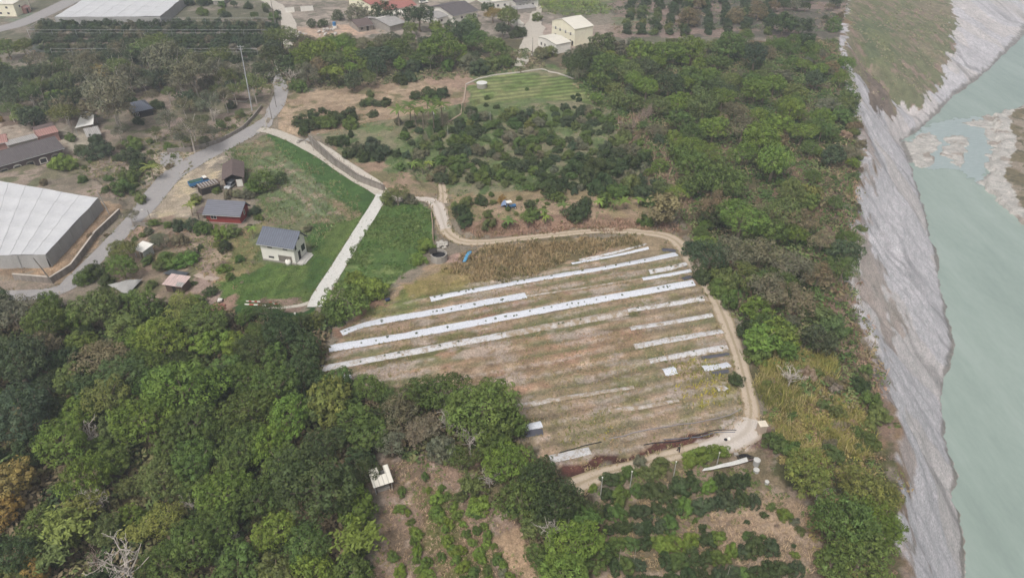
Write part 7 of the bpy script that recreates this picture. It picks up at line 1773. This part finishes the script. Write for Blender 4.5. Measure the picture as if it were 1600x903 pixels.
grass('yellow_weeds', [(1050, 565), (1100, 560), (1140, 600), (1135, 640), (1080, 645), (1050, 610)], 520, (.2, .6), [(176, 162, 70), (156, 150, 72), (130, 128, 66)], 47, blades=7, width=.2, keep=.45)
grass('yellow_weeds', [(870, 690), (900, 650), (1000, 630), (1000, 650), (930, 700), (890, 715)], 420, (.15, .45), [(164, 154, 72), (128, 132, 64), (110, 122, 58)], 48, blades=7, width=.2, keep=.5)
grass('meadow_grass', [(345, 240), (420, 212), (470, 245), (560, 305), (570, 335), (520, 360), (490, 390), (400, 350), (395, 300)], 9000, (.2, .6), [(108, 126, 78), (122, 138, 88), (146, 134, 104), (94, 114, 64)], 49, blades=5, width=.2, keep=.36, lean=.8)
grass('lawn_grass', [(585, 316), (568, 352), (530, 412), (497, 462), (488, 476), (350, 484), (350, 440), (400, 414), (470, 412), (486, 392), (500, 350)], 9000, (.08, .26), [(66, 98, 42), (80, 108, 48), (98, 114, 58)], 50, blades=4, width=.3, keep=.36)
grass('straw_stubble', [(430, 205), (440, 162), (560, 142), (720, 122), (735, 175), (640, 212), (560, 218), (500, 220)], 6000, (.1, .4), [(176, 152, 122), (160, 136, 108), (140, 126, 92)], 51, blades=4, width=.25, keep=.48, lean=1.0)
grass('garden_straw', [(590, 740), (640, 715), (720, 722), (800, 800), (832, 862), (826, 940), (600, 940)], 4000, (.1, .4), [(164, 140, 116), (180, 156, 132), (140, 118, 94)], 52, blades=5, width=.16, lean=1.2)
grass('orchard_straw', [(1110, 800), (1190, 770), (1260, 790), (1290, 900), (1180, 900), (1120, 850)], 2400, (.15, .5), [(170, 148, 122), (184, 160, 132), (146, 128, 98)], 53, blades=5, width=.14, lean=1.2)
grass('yard_straw', [(-20, 440), (70, 405), (150, 335), (172, 322), (185, 335), (150, 368), (112, 420), (82, 438)], 1600, (.1, .4), [(170, 144, 114), (150, 126, 98)], 54, blades=5, width=.16, lean=1.0)
# ragged edges: weeds creeping over the sides of tracks and film
def edging(name, which, dens, h, cols_, seed, spread=.35, inset=.0, blades=6, gain=1.2):
    r = np.random.default_rng(seed); out = []
    for pts, ws, nm in EDGE:
        if nm not in which: continue
        L = np.linalg.norm(np.diff(pts, axis=0), axis=1).sum(); n = int(L * dens)
        i = r.integers(1, len(pts) - 1, n); d = pts[np.minimum(i + 1, len(pts) - 1)] - pts[i - 1]; d /= np.linalg.norm(d, axis=1)[:, None] + 1e-9
        sd = np.where(r.random(n) < .5, -1, 1); off = sd * (ws[i] * .5 - inset + r.normal(size=n) * spread)
        q = pts[i] + np.stack([-d[:, 1], d[:, 0]], 1) * off[:, None] + d * r.uniform(-.6, .6, n)[:, None]
        k = fbm(q[:, 0], q[:, 1], 4, seed, 3) > .44; out.append(q[k])
    q = np.concatenate(out); pts = np.column_stack([q, hgt(q[:, 0], q[:, 1]) + .04])
    me = tufts(name, pts, h[0] + (h[1] - h[0]) * r.random(len(pts)) ** 1.5, blades, .24, pal(pts, cols_, seed, 4) * gain, r, .9)
    return tag(link(name, me), kind='stuff')
edging('verge_grass', ('dirt_track', 'orchard_track', 'pale_track_bend', 'dirt_spur', 'gravel_yard_lane', 'weathered_track'), 11, (.12, .5), [(150, 132, 104), (128, 122, 80), (108, 114, 66), (164, 144, 116)], 61, .4)
edging('verge_grass', ('weathered_path', 'concrete_path', 'asphalt_road'), 5, (.1, .4), [(96, 112, 60), (112, 118, 72), (138, 126, 92)], 62, .25, -.1)
edging('row_weeds', ('mulch',), 9, (.08, .32), [(112, 120, 66), (128, 122, 78), (148, 130, 98), (96, 108, 58)], 63, .3, -.05)
# young plants through the holes of the mulch
if SEED:
    sp = np.array([(x, y, h1(x, y) + z) for x, y, z in SEED])
    r = np.random.default_rng(5)
    m = 26; P = np.repeat(sp, m, 0); d = r.normal(size=(len(P), 3)); d[:, 2] = np.abs(d[:, 2]); d /= np.linalg.norm(d, axis=1)[:, None]
    Q = np.repeat(.14 + .26 * r.random(len(sp)), m); P = P + d * Q[:, None] * (.4 + .6 * r.random(len(P)))[:, None]
    N = d + np.array([0, 0, .4]); N /= np.linalg.norm(N, axis=1)[:, None]
    V, F, C = cards(P, N, .16 * (.6 + .8 * r.random(len(P))), np.ones((len(P), 1)) * np.array(S(84, 96, 62)) * (.8 + .4 * r.random(len(P)))[:, None], r=r)
    tag(link('seedlings', mesh_np('seedlings', V, F, STUFFM, C)), kind='stuff')

# ------------------------------------------------------------------ the air
hm = bpy.data.materials.new('haze_air'); hm.use_nodes = True
t = hm.node_tree; t.nodes.remove(t.nodes['Principled BSDF'])
pv = t.nodes.new('ShaderNodeVolumePrincipled'); pv.inputs['Color'].default_value = (.80, .87, 1.0, 1); pv.inputs['Density'].default_value = .00042; pv.inputs['Anisotropy'].default_value = .1
t.links.new(pv.outputs[0], t.nodes['Material Output'].inputs['Volume'])
hz = MB().box(-4050, 4050, -3050, 6050, -40, 96).build('haze', hm)
tag(hz, kind='stuff')
# ------------------------------------------------------------------ the person walking on the track
def skin_body(name, verts, edges, radii, mat, root_i=0, parent=None, sub=2):
    me = bpy.data.meshes.new(name); me.from_pydata(verts, edges, []); me.update()
    o = link(name, me, parent)
    md = o.modifiers.new('skin', 'SKIN'); md.use_smooth_shade = True
    for i, r in enumerate(radii): me.skin_vertices[0].data[i].radius = (r, r)
    me.skin_vertices[0].data[root_i].use_root = True
    s = o.modifiers.new('sub', 'SUBSURF'); s.levels = sub; s.render_levels = sub
    dg = bpy.context.evaluated_depsgraph_get(); dg.update()
    m2 = bpy.data.meshes.new_from_object(o.evaluated_get(dg)); o.modifiers.clear(); o.data = m2
    m2.materials.clear(); m2.materials.append(mat)
    return o
pp_ = G(1059.5, 706)
PR = empty('person', pp_, R_(-75), 'person in dark trousers and a dark green-grey top walking on the dirt track', 'person')
SKINM = paint('skin', S(176, 136, 112), .6, .08)
# facing +x; one continuous body: pelvis, spine, neck, head, arms and legs in mid stride
bv = [(0, 0, .95), (.01, 0, 1.12), (.02, 0, 1.32), (.02, 0, 1.45), (.03, 0, 1.53), (.05, 0, 1.63), (.05, 0, 1.72),
      (.02, .17, 1.42), (-.06, .21, 1.16), (.05, .22, .93), (.09, .22, .86), (.02, -.17, 1.42), (.08, -.21, 1.17), (.22, -.20, .96), (.27, -.20, .91),
      (.0, .09, .90), (.17, .10, .52), (.20, .10, .10), (.33, .10, .05), (.0, -.09, .90), (-.06, -.10, .50), (-.32, -.10, .16), (-.24, -.10, .05)]
be = [(0, 1), (1, 2), (2, 3), (3, 4), (4, 5), (5, 6), (3, 7), (7, 8), (8, 9), (9, 10), (3, 11), (11, 12), (12, 13), (13, 14), (0, 15), (15, 16), (16, 17), (17, 18), (0, 19), (19, 20), (20, 21), (21, 22)]
br = [.15, .14, .16, .11, .055, .09, .08, .065, .05, .04, .036, .065, .05, .04, .036, .095, .062, .045, .04, .095, .062, .045, .04]
skin_body('body', bv, be, br, SKINM, 0, PR)
tv = [bv[i] for i in (0, 1, 2, 3, 7, 8, 9, 11, 12, 13)]
tv[0] = (0, 0, .93); tv[6] = (.03, .22, .98); tv[9] = (.18, -.20, 1.01)
skin_body('jacket', tv, [(0, 1), (1, 2), (2, 3), (3, 4), (4, 5), (5, 6), (3, 7), (7, 8), (8, 9)], [.17, .165, .185, .13, .085, .066, .055, .085, .066, .055], paint('jacket_cloth', S(82, 84, 72), .9, .2), 0, PR)
lv = [bv[i] for i in (0, 15, 16, 17, 19, 20, 21)]
skin_body('trousers', lv, [(0, 1), (1, 2), (2, 3), (0, 4), (4, 5), (5, 6)], [.165, .115, .082, .066, .115, .082, .066], paint('trouser_cloth', S(50, 50, 54), .9, .2), 0, PR)
m = MB(); m.dome((.05, 0), .125, 1.68, .14, 14, 5); m.cyl((.06, 0), .19, 1.675, 1.69, 16); m.build('hat', paint('hat_cloth', S(92, 88, 76), .9, .2), PR, True)
for (fx, fy, fz) in ((.27, .10, .05), (-.28, -.10, .07)):
    m = MB(); m.hexa([(fx - .13, fy - .055, fz - .06), (fx + .16, fy - .05, fz - .06), (fx + .16, fy + .05, fz - .06), (fx - .13, fy + .055, fz - .06)], [(fx - .11, fy - .045, fz + .06), (fx + .10, fy - .04, fz + .02), (fx + .10, fy + .04, fz + .02), (fx - .11, fy + .045, fz + .06)]); m.build('shoe', BLACK, PR, bevel=.015)
for s_ in (-1, 1):
    hx, hy, hz_ = ((.27, -.20, .90) if s_ < 0 else (.09, .22, .855))
    for k in range(4):
        m = MB(); y_ = hy - .03 + .02 * k; L_ = (.055, .07, .066, .05)[k]
        m.tube([(hx, y_, hz_), (hx + .02, y_, hz_ - L_ * .6), (hx + .012, y_, hz_ - L_ * 1.2)], [.011, .010, .008], 5); m.build('finger', SKINM, PR, True)
    m = MB(); m.tube([(hx + .02, hy - .03 * s_, hz_ + .02), (hx + .045, hy - .05 * s_, hz_ - .01), (hx + .05, hy - .05 * s_, hz_ - .04)], [.012, .011, .009], 5); m.build('thumb', SKINM, PR, True)
for y_ in (-.032, .032):
    m = MB(); m.dome((.128, y_), .013, 1.645, .02, 8, 3); m.build('eye', BLACK, PR)
m = MB(); m.hexa([(.125, -.018, 1.60), (.158, -.010, 1.602), (.158, .010, 1.602), (.125, .018, 1.60)], [(.122, -.010, 1.65), (.130, -.006, 1.65), (.130, .006, 1.65), (.122, .010, 1.65)]); m.build('nose', SKINM, PR)
print('objects', len(bpy.data.objects), 'placed', len(PLACED), _cnt)
